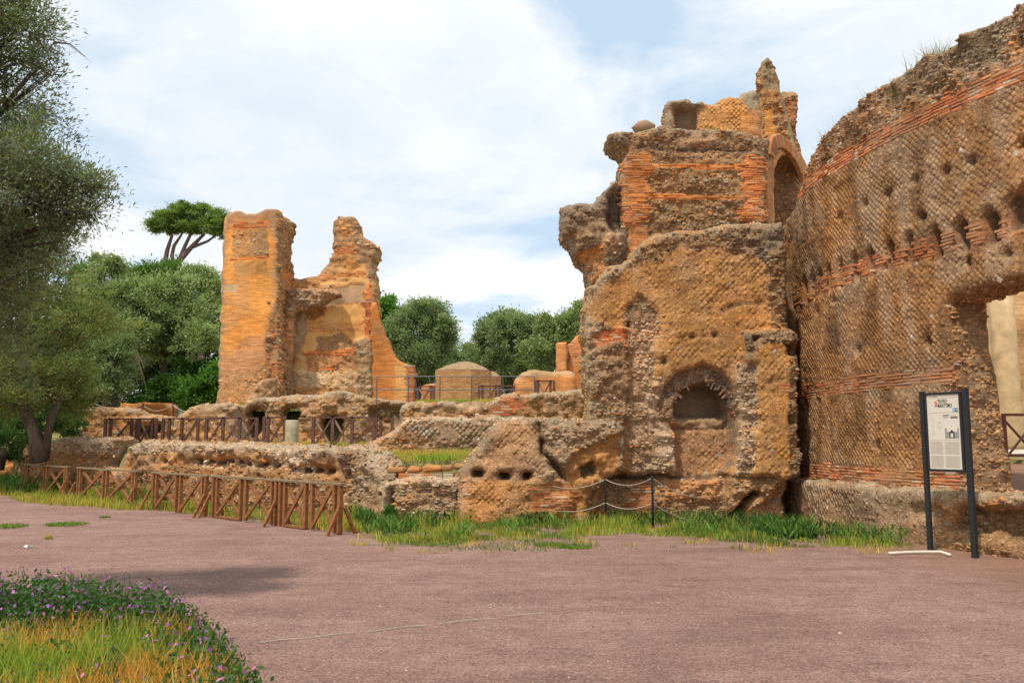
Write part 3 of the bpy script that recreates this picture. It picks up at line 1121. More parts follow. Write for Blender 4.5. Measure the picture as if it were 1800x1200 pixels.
def grid_sheet(name, xs, ys, hf, mat, kind='structure'):
    X, Y = np.meshgrid(xs, ys, indexing='ij')
    Z = hf(X, Y)
    V = np.stack([X, Y, Z], -1).reshape(-1, 3)
    nx, ny = len(xs), len(ys)
    I, J = np.meshgrid(np.arange(nx - 1), np.arange(ny - 1), indexing='ij')
    a = (I * ny + J).ravel()
    Fa = np.stack([a, a + ny, a + ny + 1, a + 1], 1)
    me = mesh_np(name, V, Fa, 4, mat, None, True)
    return link(name, me, None, kind)


xs = np.concatenate([[-3000, -600, -150, -60], np.arange(-26, 14, 0.2), [20, 40, 150, 600, 3000]])
ys = np.concatenate([[-3000, -300, -40, -5], np.arange(0, 34, 0.2), [45, 90, 300, 1000, 3000]])
grid_sheet('ground', xs, ys, ground_h, MAT_GRAVEL)

WA = np.array([-2.99, 18.7])      # right end of the long front wall
WB = np.array([-17.6, 30.6])      # left end


def sstep(x):
    x = np.clip(x, 0, 1)
    return x * x * (3 - 2 * x)


def wall_line(X):
    t = (WA[0] - X)
    y = WA[1] + t * (WB[1] - WA[1]) / (WA[0] - WB[0])
    return np.where(X > WA[0], 18.9, y)


def terrace_h(X, Y):
    X = np.asarray(X, float); Y = np.asarray(Y, float)
    wl = wall_line(X)
    inset = np.where(X > WA[0], 0.75, 0.55)
    left = sstep((-17.6 - X) / 1.5)
    t = np.where(left > 0, sstep((Y - wl + 1.5) / 4.0) * left + (1 - left) * (Y > wl + inset), (Y > wl + inset) * 1.0)
    zl = 1.22 + 0.26 * sstep((Y - 19) / 11)
    z = -0.15 + t * (zl + 0.15)
    # upper terrace, held by the walls with the dark openings
    yu = np.where(X > -3.6, 31.0, 34.9)
    up = sstep((Y - yu) / 0.5) * sstep((X + 12.6) / 0.8)
    z = z + up * (3.05 - zl)
    lf = sstep((Y - 36.5) / 5) * (1 - sstep((X + 12.6) / 0.8))
    z = z + lf * 1.1
    return z + 0.03 * fbm(X * .8, Y * .8, 0, 8, 3)


xs = np.concatenate([[-900, -300, -120, -70], np.arange(-48, 16, 0.3), [30, 60, 150, 400, 900]])
ys = np.concatenate([np.arange(18.9, 50, 0.3), [55, 65, 80, 120, 300, 1500]])
grid_sheet('terrace_ground', xs, ys, terrace_h, MAT_DIRT)
grid_sheet('hills', np.linspace(-3000, 3000, 80), np.linspace(1200, 2800, 12),
           lambda X, Y: 6 + 120 * np.clip(fbm(X * .0012, Y * .0012, 0, 77, 4) + 0.35, 0, 1) * sstep((Y - 1200) / 900) * 1.2,
           plain_material('far_hillside', (0.10, 0.13, 0.10), 1, 0.05, 0, 0.3, 0.01, 0))

# ==================================================================== ROTUNDA WALL (right)
CR = (20.52, 18.14)
RR = 14.04
cyl = CylFrame(CR[0], CR[1], RR)
GREYC = (0.25, 0.215, 0.175)
rot = root_at('curved_wall', (6.9, 13.6, 0), 'tall curved ruined wall of diamond-set tufa with red brick bands, on the right', 'ruin')
band_t = []
top_px = [(1398, 366), (1404, 345), (1420, 292), (1445, 240), (1475, 205), (1500, 188), (1530, 160), (1556, 143), (1580, 122), (1605, 105),
          (1625, 92), (1640, 92), (1660, 78), (1682, 60), (1700, 50), (1722, 42), (1745, 25), (1775, 15), (1798, 0)]
top_uz = [cyl.uv(*p) for p in top_px]
top_uz = [(-6.4, 6.9)] + [q for q in top_uz if q[0] > -4.4] + [(6.6, 8.45), (7.8, 8.5), (9.3, 7.9)]
outline = [(-6.4, -0.1), (9.3, -0.1)] + top_uz[::-1]
opening = [cyl.uv(1668, 560)[0], 0]
uo = opening[0]
hole = [(uo + 0.34, 0.86), (uo + 2.7, 0.86), (uo + 2.7, 3.9), (uo + 2.0, 4.12), (uo + 1.3, 4.1), (uo + .5, 4.02), (uo + 0.02, 3.96), (uo - 0.04, 3.6), (uo + 0.0, 3.1),
        (uo + 0.10, 2.75), (uo + 0.14, 2.2), (uo + 0.22, 1.6), (uo + 0.30, 1.2)]
RC = (0.215, 0.138, 0.072)
regs = []


def bandreg(z0, z1, u0=-6.4, u1=9.3, dz=0.0):
    return dict(uz=True, poly=[(u0, z0), (u1, z0 + dz), (u1, z1 + dz), (u0, z1)], kind='brick', col=(0.27, 0.15, 0.085), warp=0.035)


# eroded core showing above the top band
regs.append(dict(uz=True, poly=[(-6.4, 7.5), (0.5, 7.5), (1.6, 7.45), (9.3, 7.42), (9.3, 9.4), (-6.4, 9.4)], kind='rubble', col=(0.27, 0.19, 0.12), warp=.15))
regs.append(dict(uz=True, poly=[(3.0, 7.55), (5.9, 7.6), (5.9, 8.3), (3.4, 8.2)], kind='rubble', col=(0.20, 0.17, 0.125), off=-0.14, warp=.25))
regs.append(bandreg(7.07, 7.40))
regs.append(bandreg(4.74, 5.10))
regs.append(bandreg(2.60, 2.90))
regs.append(bandreg(0.88, 1.20))
regs.append(dict(uz=True, poly=[(-3.0, 7.0), (-.5, 7.0), (-.5, 7.0), (-2.4, 7.0)], kind='retic', col=(0.20, 0.165, 0.13), warp=.1))
# worn surface beside the opening
regs.append(dict(uz=True, poly=[(uo - 0.10, 0.9), (uo + .9, 0.9), (uo + .9, 4.15), (uo - .05, 4.0), (uo - 0.16, 3.3), (uo - 0.02, 2.4)], kind='rubble', col=(0.26, 0.16, 0.09), off=-0.06, warp=.12))
# slots in the upper band where beams sat
for px_, py_ in ((1737, 400), (1687, 416), (1641, 431), (1598, 444), (1563, 453), (1531, 467), (1502, 478), (1477, 489), (1455, 498), (1439, 508), (1427, 518), (1414, 525)):
    u_, z_ = cyl.uv(px_, py_)
    regs.append(dict(uz=True, poly=[(u_ - .08, 4.74), (u_ + .08, 4.72), (u_ + .08, 5.16), (u_ + .02, 5.28), (u_ - .085, 5.2)], kind='plain', col=(0.12, 0.09, 0.07), off=-0.38, warp=.012, smooth=1.0))
regs.append(dict(uz=True, poly=[(uo + 1.15, 4.9), (uo + 1.85, 4.9), (uo + 1.9, 5.4), (uo + 1.45, 5.5), (uo + 1.15, 5.3)], kind='plain', col=(0.12, 0.09, 0.07), off=-0.3, warp=.06))
for px_, py_ in ((1764, 447), (1693, 460), (1520, 361), (1477, 381), (1616, 381), (1661, 301), (1607, 315), (1558, 343), (1793, 253), (1706, 284), (1463, 528), (1433, 547), (1543, 785), (1590, 905), (1630, 600), (1505, 615)):
    u_, z_ = cyl.uv(px_, py_)
    regs.append(dict(uz=True, poly=[(u_ - .05, z_ - .05), (u_ + .05, z_ - .05), (u_ + .06, z_ + .05), (u_, z_ + .08), (u_ - .05, z_ + .04)], kind='plain', col=(0.10, 0.08, 0.06), off=-0.25, warp=.01, smooth=1.0))
W = Wall(rot, cyl, outline, 0.88, 0.05, (RC, 'retic'), regs, [hole], px=False, seed=31, rough=0.05, seg=0.16, er=0.10, big=0.045, small=0.035, warp=5,
         top_col=(0.30, 0.21, 0.13), streak=1.0)
W.pieces(retic=0.082, umin=-5.2, umax=7.6, wear=.3, white=0.006, retic_h=0.0035, brick_h=0.056, skip=0.06, rub=(.05, .14), rub_h=.06, stone_mul=1.2)

# podium at its foot
cyl2 = CylFrame(CR[0], CR[1], RR + 0.36)
pod = root_at('wall_footing', (6.4, 13.4, 0), 'low rough footing of grey-brown tufa under the curved wall, behind the info board', 'ruin')
ur = cyl2.uv(1600, 900)[0]
regs = [dict(uz=True, poly=[(ur + .7, -.2), (8.4, -.2), (8.4, 1.2), (ur + .9, 1.2), (ur + .4, .6)], kind='rubble', col=(0.33, 0.23, 0.14), warp=.1),
        dict(uz=True, poly=[(ur + .9, .25), (ur + 2.4, .3), (ur + 2.6, .68), (ur + 1.2, .72)], col=(0.2, 0.15, .1), off=-0.28, warp=.12),
        dict(uz=True, poly=[(ur - .2, .42), (ur + .7, .45), (ur + .7, .66), (ur - .1, .64)], off=-0.12, warp=.1)]
W = Wall(pod, cyl2, [(-5.0, -.15), (9.2, -.15), (9.2, .88), (5, .9), (2, .86), (-1, .88), (-3.8, .84), (-5.0, .7)], 0.6, 0.05,
         ((0.235, 0.18, 0.125), 'retic'), regs, px=False, seed=47, rough=.04, er=.14, big=.07, small=.04, top_col=(0.38, 0.29, 0.19))
W.pieces(retic=0.085, umin=-4.9, umax=7.3, white=.06, retic_h=.009, skip=0.14, rub_h=.075, rub=(.08, .2), rub_skip=.4)

# inside the rotunda, seen through the breach
inner = grid_sheet('inner_floor', np.linspace(7.9, 30, 20), np.linspace(4, 34, 30), lambda X, Y: 0.84 + 0.06 * np.clip(Y - 14.5, 0, 5.5), MAT_GRAVEL)


def column(px, Y, r, h, name, label, zb=1.15):
    x = at(px, 700, Y)[0]
    rt = root_at(name, (x, Y, zb), label, 'column')
    m = MB(); m.lathe([(r * 1.0, 0.28), (r * 1.0, 0.4), (r * .99, h * .4), (r * .86, h)], 28)
    m.build('shaft', MAT_COLUMN, rt, True)
    m = MB(); m.box(-r * 1.5, r * 1.5, -r * 1.5, r * 1.5, 0, .12); m.lathe([(r * 1.4, .12), (r * 1.45, .17), (r * 1.25, .22), (r * 1.1, .28)], 28)
    m.build('column_base', MAT_MARBLE, rt)
    return rt


column(1772, 23.5, 0.33, 6.2, 'stucco_column', 'honey-coloured stucco column standing inside the curved wall, seen through its breach')
rt = root_at('stucco_pillar', (at(1746, 700, 24.5)[0], 24.5, 1.1), 'narrow flat tan pillar left of the column inside the breach', 'pillar')
m = MB(); m.box(-.22, .22, -.2, .2, .25, 6.0); m.build('shaft', MAT_COLUMN, rt, bevel=.02)
m = MB(); m.box(-.28, .28, -.26, .26, 0, .247); m.build('column_base', MAT_MARBLE, rt, bevel=.02)
rt = root_at('inner_brick_wall', (15.5, 27.5, 1.0), 'tan inner brick wall with dark gaps behind the stucco column', 'wall')
W = Wall(rt, PlaneFrame(12.0, 27.5, 1, 0.05), [(1.1, 1.0), (9, 1.0), (9, 7.4), (5, 7.2), (1.0, 7.0)], 0.6, 0.15, ((0.42, 0.30, 0.17), 'fine'),
         [dict(uz=True, poly=[(3.3, 1.2), (3.7, 1.2), (3.7, 6), (3.3, 6)], col=(0.32, .16, .09), kind='fine')], px=False, seed=5, mat=MAT_FAR)


def xpanel(rt, x0, x1, h, z0, wpost, wb, matp, matb, matb2=None, y=0.0, lower=0.08):
    m = MB(); m.beam((x0, y - .012, z0 + lower), (x1, y - .012, z0 + h - .06), wb, wb); m.build('brace', matb, rt, bevel=.004)
    m = MB(); m.beam((x0, y + .02, z0 + h - .06), (x1, y + .02, z0 + lower), wb, wb); m.build('brace', matb2 or matb, rt, bevel=.004)


def post(rt, x, h, w, mat, y=0.0, z0=-.1, name='post'):
    m = MB(); m.box(x - w / 2, x + w / 2, y - w / 2, y + w / 2, z0, h); m.build(name, mat, rt, bevel=.006)


p0 = at(1766, 760, 19.6)
rt = root_at('steel_railing', (p0[0], 19.6, 1.17), 'dark red steel railing with crossed bars inside the breach', 'railing')
for x in (0, .74, 1.48, 2.22):
    post(rt, x, 1.06, .075, MAT_RUST, z0=0)
for k in range(3):
    xpanel(rt, k * .74 + .03, k * .74 + .71, 1.02, 0, .05, .045, MAT_RUST, MAT_RUST, lower=.16)
for z, nm in ((1.06, 'top_rail'), (.14, 'bottom_rail')):
    m = MB(); m.box(-.04, 2.3, -.035, .035, z, z + .06); m.build(nm, MAT_RUST, rt, bevel=.005)

# ==================================================================== MAIN NICHE WALL (centre right)
TAN = (0.37, 0.225, 0.095)
BRN = (0.30, 0.175, 0.085)
GRY = (0.31, 0.265, 0.21)
OCH = (0.43, 0.235, 0.085)
ORG = (0.50, 0.215, 0.07)
Ym = 18.3
frM = PlaneFrame(0, Ym, 1, 0)
niche = root_at('niche_wall', (4.0, Ym, 0), 'tall brown tufa wall with a small arched niche near its base', 'ruin')
outl = [(1030, 905), (1030, 735), (1034, 690), (1029, 640), (1030, 600), (1026, 560), (1031, 520), (1034, 500), (1046, 496), (1060, 478), (1080, 466), (1110, 455), (1122, 432),
        (1150, 414), (1190, 405), (1240, 399), (1290, 394), (1340, 390), (1377, 386), (1382, 420), (1384, 500), (1386, 566), (1398, 585), (1401, 640), (1402, 740),
        (1405, 832), (1388, 842), (1380, 880), (1384, 925), (1300, 935), (1150, 930)]
regs = [
    # dark crust under the top edge
    dict(poly=[(1025, 500), (1125, 430), (1380, 380), (1384, 440), (1340, 452), (1250, 440), (1180, 445), (1110, 470), (1040, 520)], col=(0.27, 0.215, 0.15), kind='rubble'),
    dict(poly=[(1290, 392), (1380, 386), (1384, 470), (1350, 470), (1325, 440)], col=(0.17, 0.155, 0.13), kind='rubble', off=-.03),
    # the brick-like toothing down the right edge
    dict(poly=[(1348, 440), (1388, 440), (1388, 575), (1352, 575)], col=(0.28, 0.2, 0.12), kind='rubble', off=.02, warp=.5),
    # rubble scar on the left
    dict(poly=[(1095, 545), (1120, 522), (1150, 540), (1158, 600), (1150, 650), (1175, 700), (1190, 760), (1190, 840), (1105, 835), (1100, 740), (1112, 640)], col=(0.42, 0.34, 0.25), kind='rubble', off=-.10),
    dict(poly=[(1100, 540), (1125, 522), (1155, 545), (1150, 565), (1125, 556), (1105, 570)], col=(0.27, 0.21, 0.15), kind='rubble', off=-.12),
    dict(poly=[(1026, 560), (1060, 565), (1095, 590), (1108, 600), (1105, 740), (1026, 738)], col=(0.28, 0.215, 0.15), kind='rubble', off=.12),
    dict(poly=[(1030, 690), (1106, 690), (1106, 735), (1030, 735)], col=(0.21, 0.18, 0.14), kind='rubble', off=.05),
    dict(poly=[(1038, 582), (1095, 576), (1100, 594), (1045, 606)], col=(0.46, 0.16, 0.07), kind='brick', off=.08),
    # pale lichen mass beside the niche
    dict(poly=[(1130, 690), (1165, 655), (1190, 690), (1200, 740), (1200, 800), (1180, 810), (1150, 770)], col=(0.46, 0.40, 0.34), kind='rubble', off=-.08),
    # lower band under the fold
    dict(poly=[(1060, 838), (1200, 838), (1280, 838), (1290, 905), (1260, 935), (1030, 935)], col=(0.36, 0.24, 0.14), kind='rubble', off=-.32),
    dict(poly=[(1110, 842), (1150, 842), (1150, 915), (1108, 915)], col=(0.40, 0.19, 0.09), kind='brick', off=-.30, warp=.5),
    dict(poly=[(1170, 842), (1270, 842), (1265, 880), (1170, 878)], col=(0.42, 0.23, 0.10), kind='rubble', off=-.24, smooth=.4),
    # buttress slab on the right
    dict(poly=[(1310, 582), (1392, 580), (1404, 600), (1406, 832), (1380, 842), (1340, 838), (1300, 842), (1295, 760), (1298, 660)], col=(0.40, 0.235, 0.085), kind='retic', off=.30, warp=.5),
    dict(poly=[(1308, 580), (1396, 578), (1402, 612), (1330, 612), (1305, 632)], col=(0.23, 0.195, 0.15), kind='rubble', off=.27),
    dict(poly=[(1292, 640), (1322, 640), (1326, 740), (1318, 838), (1290, 838)], col=(0.38, 0.31, 0.23), kind='rubble', off=.16),
    dict(poly=[(1383, 600), (1408, 600), (1408, 832), (1380, 834)], col=(0.25, 0.19, 0.125), kind='rubble', off=.24, warp=.6),
    dict(poly=[(1375, 608), (1400, 608), (1400, 624), (1378, 626)], col=(0.08, 0.07, 0.055), off=-.1, kind='plain', warp=.4),
    dict(poly=[(1380, 732), (1400, 728), (1402, 744), (1382, 746)], col=(0.08, 0.07, 0.055), off=-.05, kind='plain', warp=.4),
    dict(poly=[(1362, 678), (1384, 676), (1384, 686), (1362, 688)], col=(0.44, 0.20, 0.09), off=.30, kind='brick', warp=.3),
    # undercut
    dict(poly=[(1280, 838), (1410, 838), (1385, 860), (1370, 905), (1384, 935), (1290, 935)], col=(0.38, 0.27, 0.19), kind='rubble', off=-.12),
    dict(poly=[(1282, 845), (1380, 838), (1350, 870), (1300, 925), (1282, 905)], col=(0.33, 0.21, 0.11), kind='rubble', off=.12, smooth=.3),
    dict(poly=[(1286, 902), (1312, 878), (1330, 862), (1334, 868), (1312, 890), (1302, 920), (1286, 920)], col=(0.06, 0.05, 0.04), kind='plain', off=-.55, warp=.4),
    # niche: the shallow lunette recess and the niche proper
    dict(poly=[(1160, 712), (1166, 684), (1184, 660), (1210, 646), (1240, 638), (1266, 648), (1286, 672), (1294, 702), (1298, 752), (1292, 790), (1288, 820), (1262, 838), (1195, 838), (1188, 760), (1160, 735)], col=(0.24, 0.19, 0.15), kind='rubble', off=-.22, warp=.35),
    dict(poly=[(1194, 838), (1190, 760), (1190, 750), (1290, 750), (1292, 800), (1280, 820), (1262, 838), (1238, 842)], col=(0.30, 0.18, 0.09), kind='retic', off=-.55, warp=.4),
    dict(poly=[(1191, 752), (1193, 714), (1204, 692), (1222, 678), (1242, 674), (1264, 682), (1280, 704), (1287, 735), (1288, 752)], col=(0.17, 0.155, 0.13), kind='plain', off=-.95, warp=.3, smooth=.8),  # lunette coloured dark for the shadow in the niche top
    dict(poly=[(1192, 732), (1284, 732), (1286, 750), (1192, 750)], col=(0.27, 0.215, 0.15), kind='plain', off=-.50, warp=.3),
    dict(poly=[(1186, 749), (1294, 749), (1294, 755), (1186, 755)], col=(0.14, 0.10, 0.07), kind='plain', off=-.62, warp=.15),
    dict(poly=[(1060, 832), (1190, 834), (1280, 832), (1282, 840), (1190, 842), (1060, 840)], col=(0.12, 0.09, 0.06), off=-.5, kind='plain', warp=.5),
]
for px_, py_, r_ in ((1218, 592, 3), (1238, 590, 3.4), (1258, 589, 3), (1199, 593, 2.6), (1168, 634, 4), (1326, 596, 4), (1270, 545, 2.5), (1105, 568, 6)):
    regs.append(dict(poly=[(px_ - r_, py_ - r_), (px_ + r_, py_ - r_), (px_ + r_, py_ + r_), (px_ - r_, py_ + r_)], col=(0.1, 0.08, .06), off=-.2, kind='plain', warp=.1, smooth=1))
# crack
regs.append(dict(poly=[(1266, 545), (1290, 536), (1312, 532), (1340, 528), (1340, 533), (1312, 537), (1290, 542), (1270, 549)], col=(0.15, .11, .07), off=-.07, warp=.3))
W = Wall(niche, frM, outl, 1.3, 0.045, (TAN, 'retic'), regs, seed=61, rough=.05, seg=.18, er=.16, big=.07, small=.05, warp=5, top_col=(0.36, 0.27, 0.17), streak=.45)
W.pieces(retic=0.098, white=.02, retic_h=.004, skip=.12, rub=(.06, .16), rub_h=.065, brick_h=.055)
for k in range(27):
    a = math.radians(8 + k * 6.3 + random.uniform(-1.5, 1.5))
    c = frM.uv(1238, 742)
    r0, r1 = .64 + .12 * random.random(), 1.06 - .2 * random.random()
    rm = (r0 + r1) / 2
    u_, z_ = c[0] + rm * math.cos(a) * .95, c[1] + rm * math.sin(a) * 1.1
    m = MB(); m.box(-.5, .5, -.5, .5, -.5, .5)
    if random.random() < (.3 if k < 13 else .62):
        continue
    o = m.build('arch_brick', MAT_PART, niche)
    o.matrix_basis = Matrix.Translation((u_ - 4.0, .375 + random.uniform(-.03, .03), z_)) @ Matrix.Rotation(-a, 4, 'Y') @ Matrix.Diagonal((r1 - r0, .30, .02 + .05 * random.random(), 1))
    cc = random.choice([(0.30, .13, .075), (.20, .155, .115), (.18, .14, .105), (.24, .14, .09), (.17, .13, .1)])
    o.color = (*cc, 1)

W = Wall(niche, PlaneFrame(0, 19.7, 1, 0), [(4.5, 0), (7.2, 0), (7.2, 5.9), (4.5, 6.0)], .6, .12, ((.2, .15, .1), 'rubble'), px=False, seed=62, name='gap_filler')  # added dark plate that fills the bright gap beside the curved wall
# leaning lump in front (centre), with the diagonal ashlar
Yl = 17.5
lump = root_at('fallen_masonry', (1.0, Yl, 0), 'big leaning mass of collapsed masonry left of the niche wall, with three square holes', 'ruin')
outl = [(806, 912), (808, 870), (808, 832), (828, 800), (846, 778), (862, 752), (892, 741), (960, 738), (1030, 738), (1092, 736), (1108, 748), (1104, 790), (1098, 826), (1066, 846), (1048, 870), (1036, 912), (1040, 925), (810, 925)]
regs = [
    dict(poly=[(860, 745), (955, 740), (950, 800), (960, 830), (930, 860), (840, 860), (820, 830)], col=(0.285, 0.2, 0.125), kind='retic'),
    dict(poly=[(805, 850), (960, 845), (1010, 855), (1020, 925), (805, 925)], col=(0.35, 0.205, 0.09), kind='retic'),
    dict(poly=[(948, 738), (1110, 735), (1100, 835), (1060, 845), (1000, 840), (975, 820), (955, 790)], col=(0.28, 0.225, 0.16), kind='rubble'),
    dict(poly=[(1010, 795), (1105, 760), (1100, 830), (1060, 850), (1042, 912), (1010, 900), (1000, 850), (985, 835)], col=(0.36, 0.205, 0.085), kind='plain', off=-.18, smooth=.3),
    dict(poly=[(948, 740), (953, 740), (957, 790), (985, 822), (1000, 845), (996, 848), (975, 826), (950, 795)], col=(0.09, .07, .05), off=-.35, kind='plain', warp=.35),
    dict(poly=[(808, 835), (822, 840), (822, 912), (806, 912)], col=(0.42, .22, .1), kind='brick', warp=.5),
    dict(poly=[(940, 848), (1010, 850), (1012, 905), (935, 903)], col=(0.42, .22, .09), kind='brick', warp=1.0),
    dict(poly=[(1022, 820), (1048, 812), (1050, 832), (1028, 842)], col=(0.1, .08, .05), off=-.4, kind='plain', warp=.5),
]
for px_, py_ in ((842, 832), (887, 835), (928, 836)):
    regs.append(dict(poly=[(px_ - 9, py_ - 5), (px_ + 9, py_ - 5), (px_ + 9, py_ + 6), (px_ - 9, py_ + 6)], col=(0.08, .06, .045), off=-.38, kind='plain', warp=.25, smooth=1))
W = Wall(lump, PlaneFrame(0, Yl, 1, 0.06), outl, 1.3, 0.045, ((0.31, 0.235, 0.16), 'rubble'), regs, seed=71, rough=.05, er=.22, big=.18, small=.065,
         top_col=(0.29, 0.225, 0.155), lean=lambda u, z: -0.16 * z - 0.0 * u)
W.pieces(retic=0.088, white=.01, skip=.15, retic_h=.009, brick_h=.055)

# low stretch of rubble footing to the left of it
low = root_at('rubble_footing', (-2.0, 18.1, 0), 'low stub of pale rubble topped by orange blocks, left of the leaning mass', 'ruin')
outl = [(664, 925), (668, 880), (676, 850), (700, 840), (760, 838), (812, 838), (812, 925)]
W = Wall(low, PlaneFrame(0, 18.1, 1, 0), outl, .8, .05, ((0.38, 0.29, 0.2), 'rubble'),
         [dict(poly=[(676, 838), (812, 836), (812, 852), (676, 856)], col=(0.43, .33, .24), kind='rubble'),
          dict(poly=[(684, 855), (694, 855), (690, 912), (682, 912)], col=(0.1, .08, .06), off=-.3, kind='plain', warp=.5)],
         seed=81, rough=.04, er=.12, big=.06, small=.05, top_col=(0.46, .36, .25))
W.pieces(rub=(.08, .26), rub_h=.065, rub_skip=.12)
for i, (px_, w_, col_) in enumerate(((682, 32, (.34, .17, .07)), (716, 26, (.46, .20, .07)), (745, 34, (.48, .21, .07)), (776, 22, (.32, .17, .08)), (798, 22, (.38, .2, .09)))):
    p = at(px_ + w_ / 2, 826 - i * 1.5, 18.6)
    m = MB()
    w = w_ / F * 18.6
    rr = random.Random(i)
    P = [(x * w / 2 * rr.uniform(.88, 1.05), y * .22, z * .075 * rr.uniform(.6, 1.25)) for z in (-1, 1) for x, y in ((-1, -1), (1, -1), (1, 1), (-1, 1))]
    m.quadbox(P)
    o = m.build('tufa_block', MAT_PART, low, bevel=.045)
    o.location = (p[0] + 2.0, 18.6 - 18.1, p[2]); o.color = (*col_, 1)
for i, px_ in enumerate(range(690, 812, 20)):
    p = at(px_, 838, 18.5)
    m = MB(); m.box(-.11, .11, -.2, .2, -.07, .06); o = m.build('tufa_block', MAT_PART, low, bevel=.015)
    o.location = (p[0] + 2.0, .4, p[2] + .02); o.rotation_euler = (0, random.uniform(-.08, .08), random.uniform(-.2, .2))
    c_ = random.choice([(.33, .25, .17), (.45, .18, .06), (.38, .34, .22)]); o.color = (*c_, 1)

# ==================================================================== LONG FRONT WALL
fw = root_at('long_low_wall', (-10.3, 24.6, 0), 'long low crumbling wall running behind the timber barriers', 'ruin')
dx, dy = (WA - WB)
frF = PlaneFrame(WB[0], WB[1], dx, dy)
outl = [(33, 875), (34, 790), (45, 781), (70, 777), (110, 770), (185, 768), (194, 772), (188, 800), (182, 818), (200, 824), (206, 800), (222, 782), (262, 775), (345, 777), (440, 780), (560, 787),
        (598, 784), (632, 787), (645, 800), (662, 820), (672, 838), (684, 850), (690, 880), (696, 925), (600, 915), (300, 885)]
regs = [
    dict(poly=[(30, 765), (190, 762), (190, 790), (35, 800)], col=(0.37, .31, .23), kind='rubble'),
    dict(poly=[(200, 770), (600, 770), (600, 797), (205, 792)], col=(0.33, .275, .21), kind='rubble'),
    dict(poly=[(210, 797), (320, 795), (460, 800), (460, 822), (380, 812), (205, 826)], col=(0.32, .21, .11), kind='plain'),
    dict(poly=[(330, 806), (380, 808), (560, 818), (630, 828), (630, 838), (560, 832), (380, 820), (330, 814)], col=(0.40, .33, .26), kind='rubble', off=-.14, warp=1.2),
    dict(poly=[(468, 790), (545, 792), (545, 830), (470, 825)], col=(0.42, .36, .29), kind='rubble', warp=1.3),
    dict(poly=[(548, 800), (600, 800), (600, 838), (548, 836)], col=(0.33, .21, .12), kind='plain', warp=.6),
    dict(poly=[(600, 788), (700, 830), (700, 930), (640, 925), (610, 860)], col=(0.30, .235, .17), kind='rubble', off=.05),
    dict(poly=[(185, 820), (206, 790), (230, 790), (222, 830), (190, 835)], col=(0.44, .24, .11), kind='plain', off=-.2),
]
for i in range(9):
    px_ = 205 + i * 17; py_ = 805 + i * 1.2
    regs.append(dict(poly=[(px_ - 2, py_ - 3), (px_ + 2, py_ - 3), (px_ + 2, py_ + 3), (px_ - 2, py_ + 3)], col=(.08, .06, .05), off=-.2, kind='plain', warp=.1))
for i, px_ in enumerate((345, 362, 378, 395, 412, 430, 455, 480, 505, 530, 552, 575, 612)):
    py_ = 808 + (px_ - 345) * .09
    r_ = 5 + (i * 7 % 4)
    regs.append(dict(poly=[(px_ - r_, py_ - 4), (px_ + r_, py_ - 4), (px_ + r_, py_ + 4), (px_ - r_, py_ + 4)], col=(.08, .065, .05), off=-.32, kind='plain', warp=.5))
W = Wall(fw, frF, outl, 1.0, 0.055, ((0.30, 0.20, 0.115), 'rubble'), regs, seed=91, rough=.05, er=.2, big=.10, small=.06, top_col=(0.42, .33, .23), warp=4)
W.pieces(rub=(.08, .2), rub_h=.07, rub_skip=.3)
# rough bank continuing left
bk = root_at('orange_bank', (-20.0, 31.5, 0), 'low orange bank of crumbling tufa at the left edge of the photo', 'ruin')
W = Wall(bk, PlaneFrame(-26, 33.0, 8.6, -1.6), [(0, -.1), (8.9, -.1), (8.8, .9), (7, 1.0), (4, .95), (0, 1.1)], 1.0, .08, ((0.46, .24, .10), 'rubble'), (), px=False, seed=95, er=.3, big=.2, small=.08)
W.pieces(rub=(.12, .3), rub_h=.12, rub_skip=.5)

# ==================================================================== MIDDLE TERRACE WALLS
rt = root_at('lichen_wall', (0, 24.0, 1.2), 'grey retaining wall speckled with white lichen above the terrace grass', 'ruin')
outl = [(636, 800), (644, 780), (672, 766), (700, 748), (716, 736), (760, 733), (985, 734), (990, 800)]
W = Wall(rt, PlaneFrame(0, 24.0, 1, 0), outl, .8, .06, ((0.30, 0.235, 0.175), 'retic'),
         [dict(poly=[(630, 790), (650, 770), (720, 762), (800, 775), (985, 770), (985, 805), (630, 805)], col=(.30, .22, .15), kind='rubble'),
          dict(poly=[(700, 735), (985, 733), (985, 742), (700, 745)], col=(.42, .39, .34), kind='rubble')], seed=101, er=.12, big=.06, small=.04, warp=4)
W.pieces(retic=.11, white=.33, skip=.15, rub_h=.08, rub=(.08, .2), kinds=('retic', 'rubble'))

Yk = 30.2
rt = root_at('rubble_retaining_wall', (0, Yk, 1.3), 'brown rubble retaining wall under the railed upper terrace, centre', 'ruin')
outl = [(700, 790), (704, 712), (722, 706), (760, 707), (860, 709), (874, 700), (905, 690), (922, 694), (940, 690), (980, 688), (1035, 684), (1050, 690), (1050, 790)]
W = Wall(rt, PlaneFrame(0, Yk, 1, 0), outl, .9, .07, ((0.33, .235, .145), 'rubble'),
         [dict(poly=[(853, 712), (905, 705), (925, 716), (890, 730), (858, 730)], col=(.42, .17, .08), kind='brick'),
          dict(poly=[(872, 695), (925, 690), (925, 705), (875, 708)], col=(.42, .19, .09), kind='brick'),
          dict(poly=[(760, 712), (850, 712), (850, 720), (760, 720)], col=(.44, .35, .24), kind='plain')], seed=103, er=.18, big=.12, small=.07, warp=3, mat=MAT_FAR, top_col=(.38, .31, .22))
W.pieces(rub=(.14, .36), rub_h=.13, brick_h=.1, brick_l=(.25, .45))

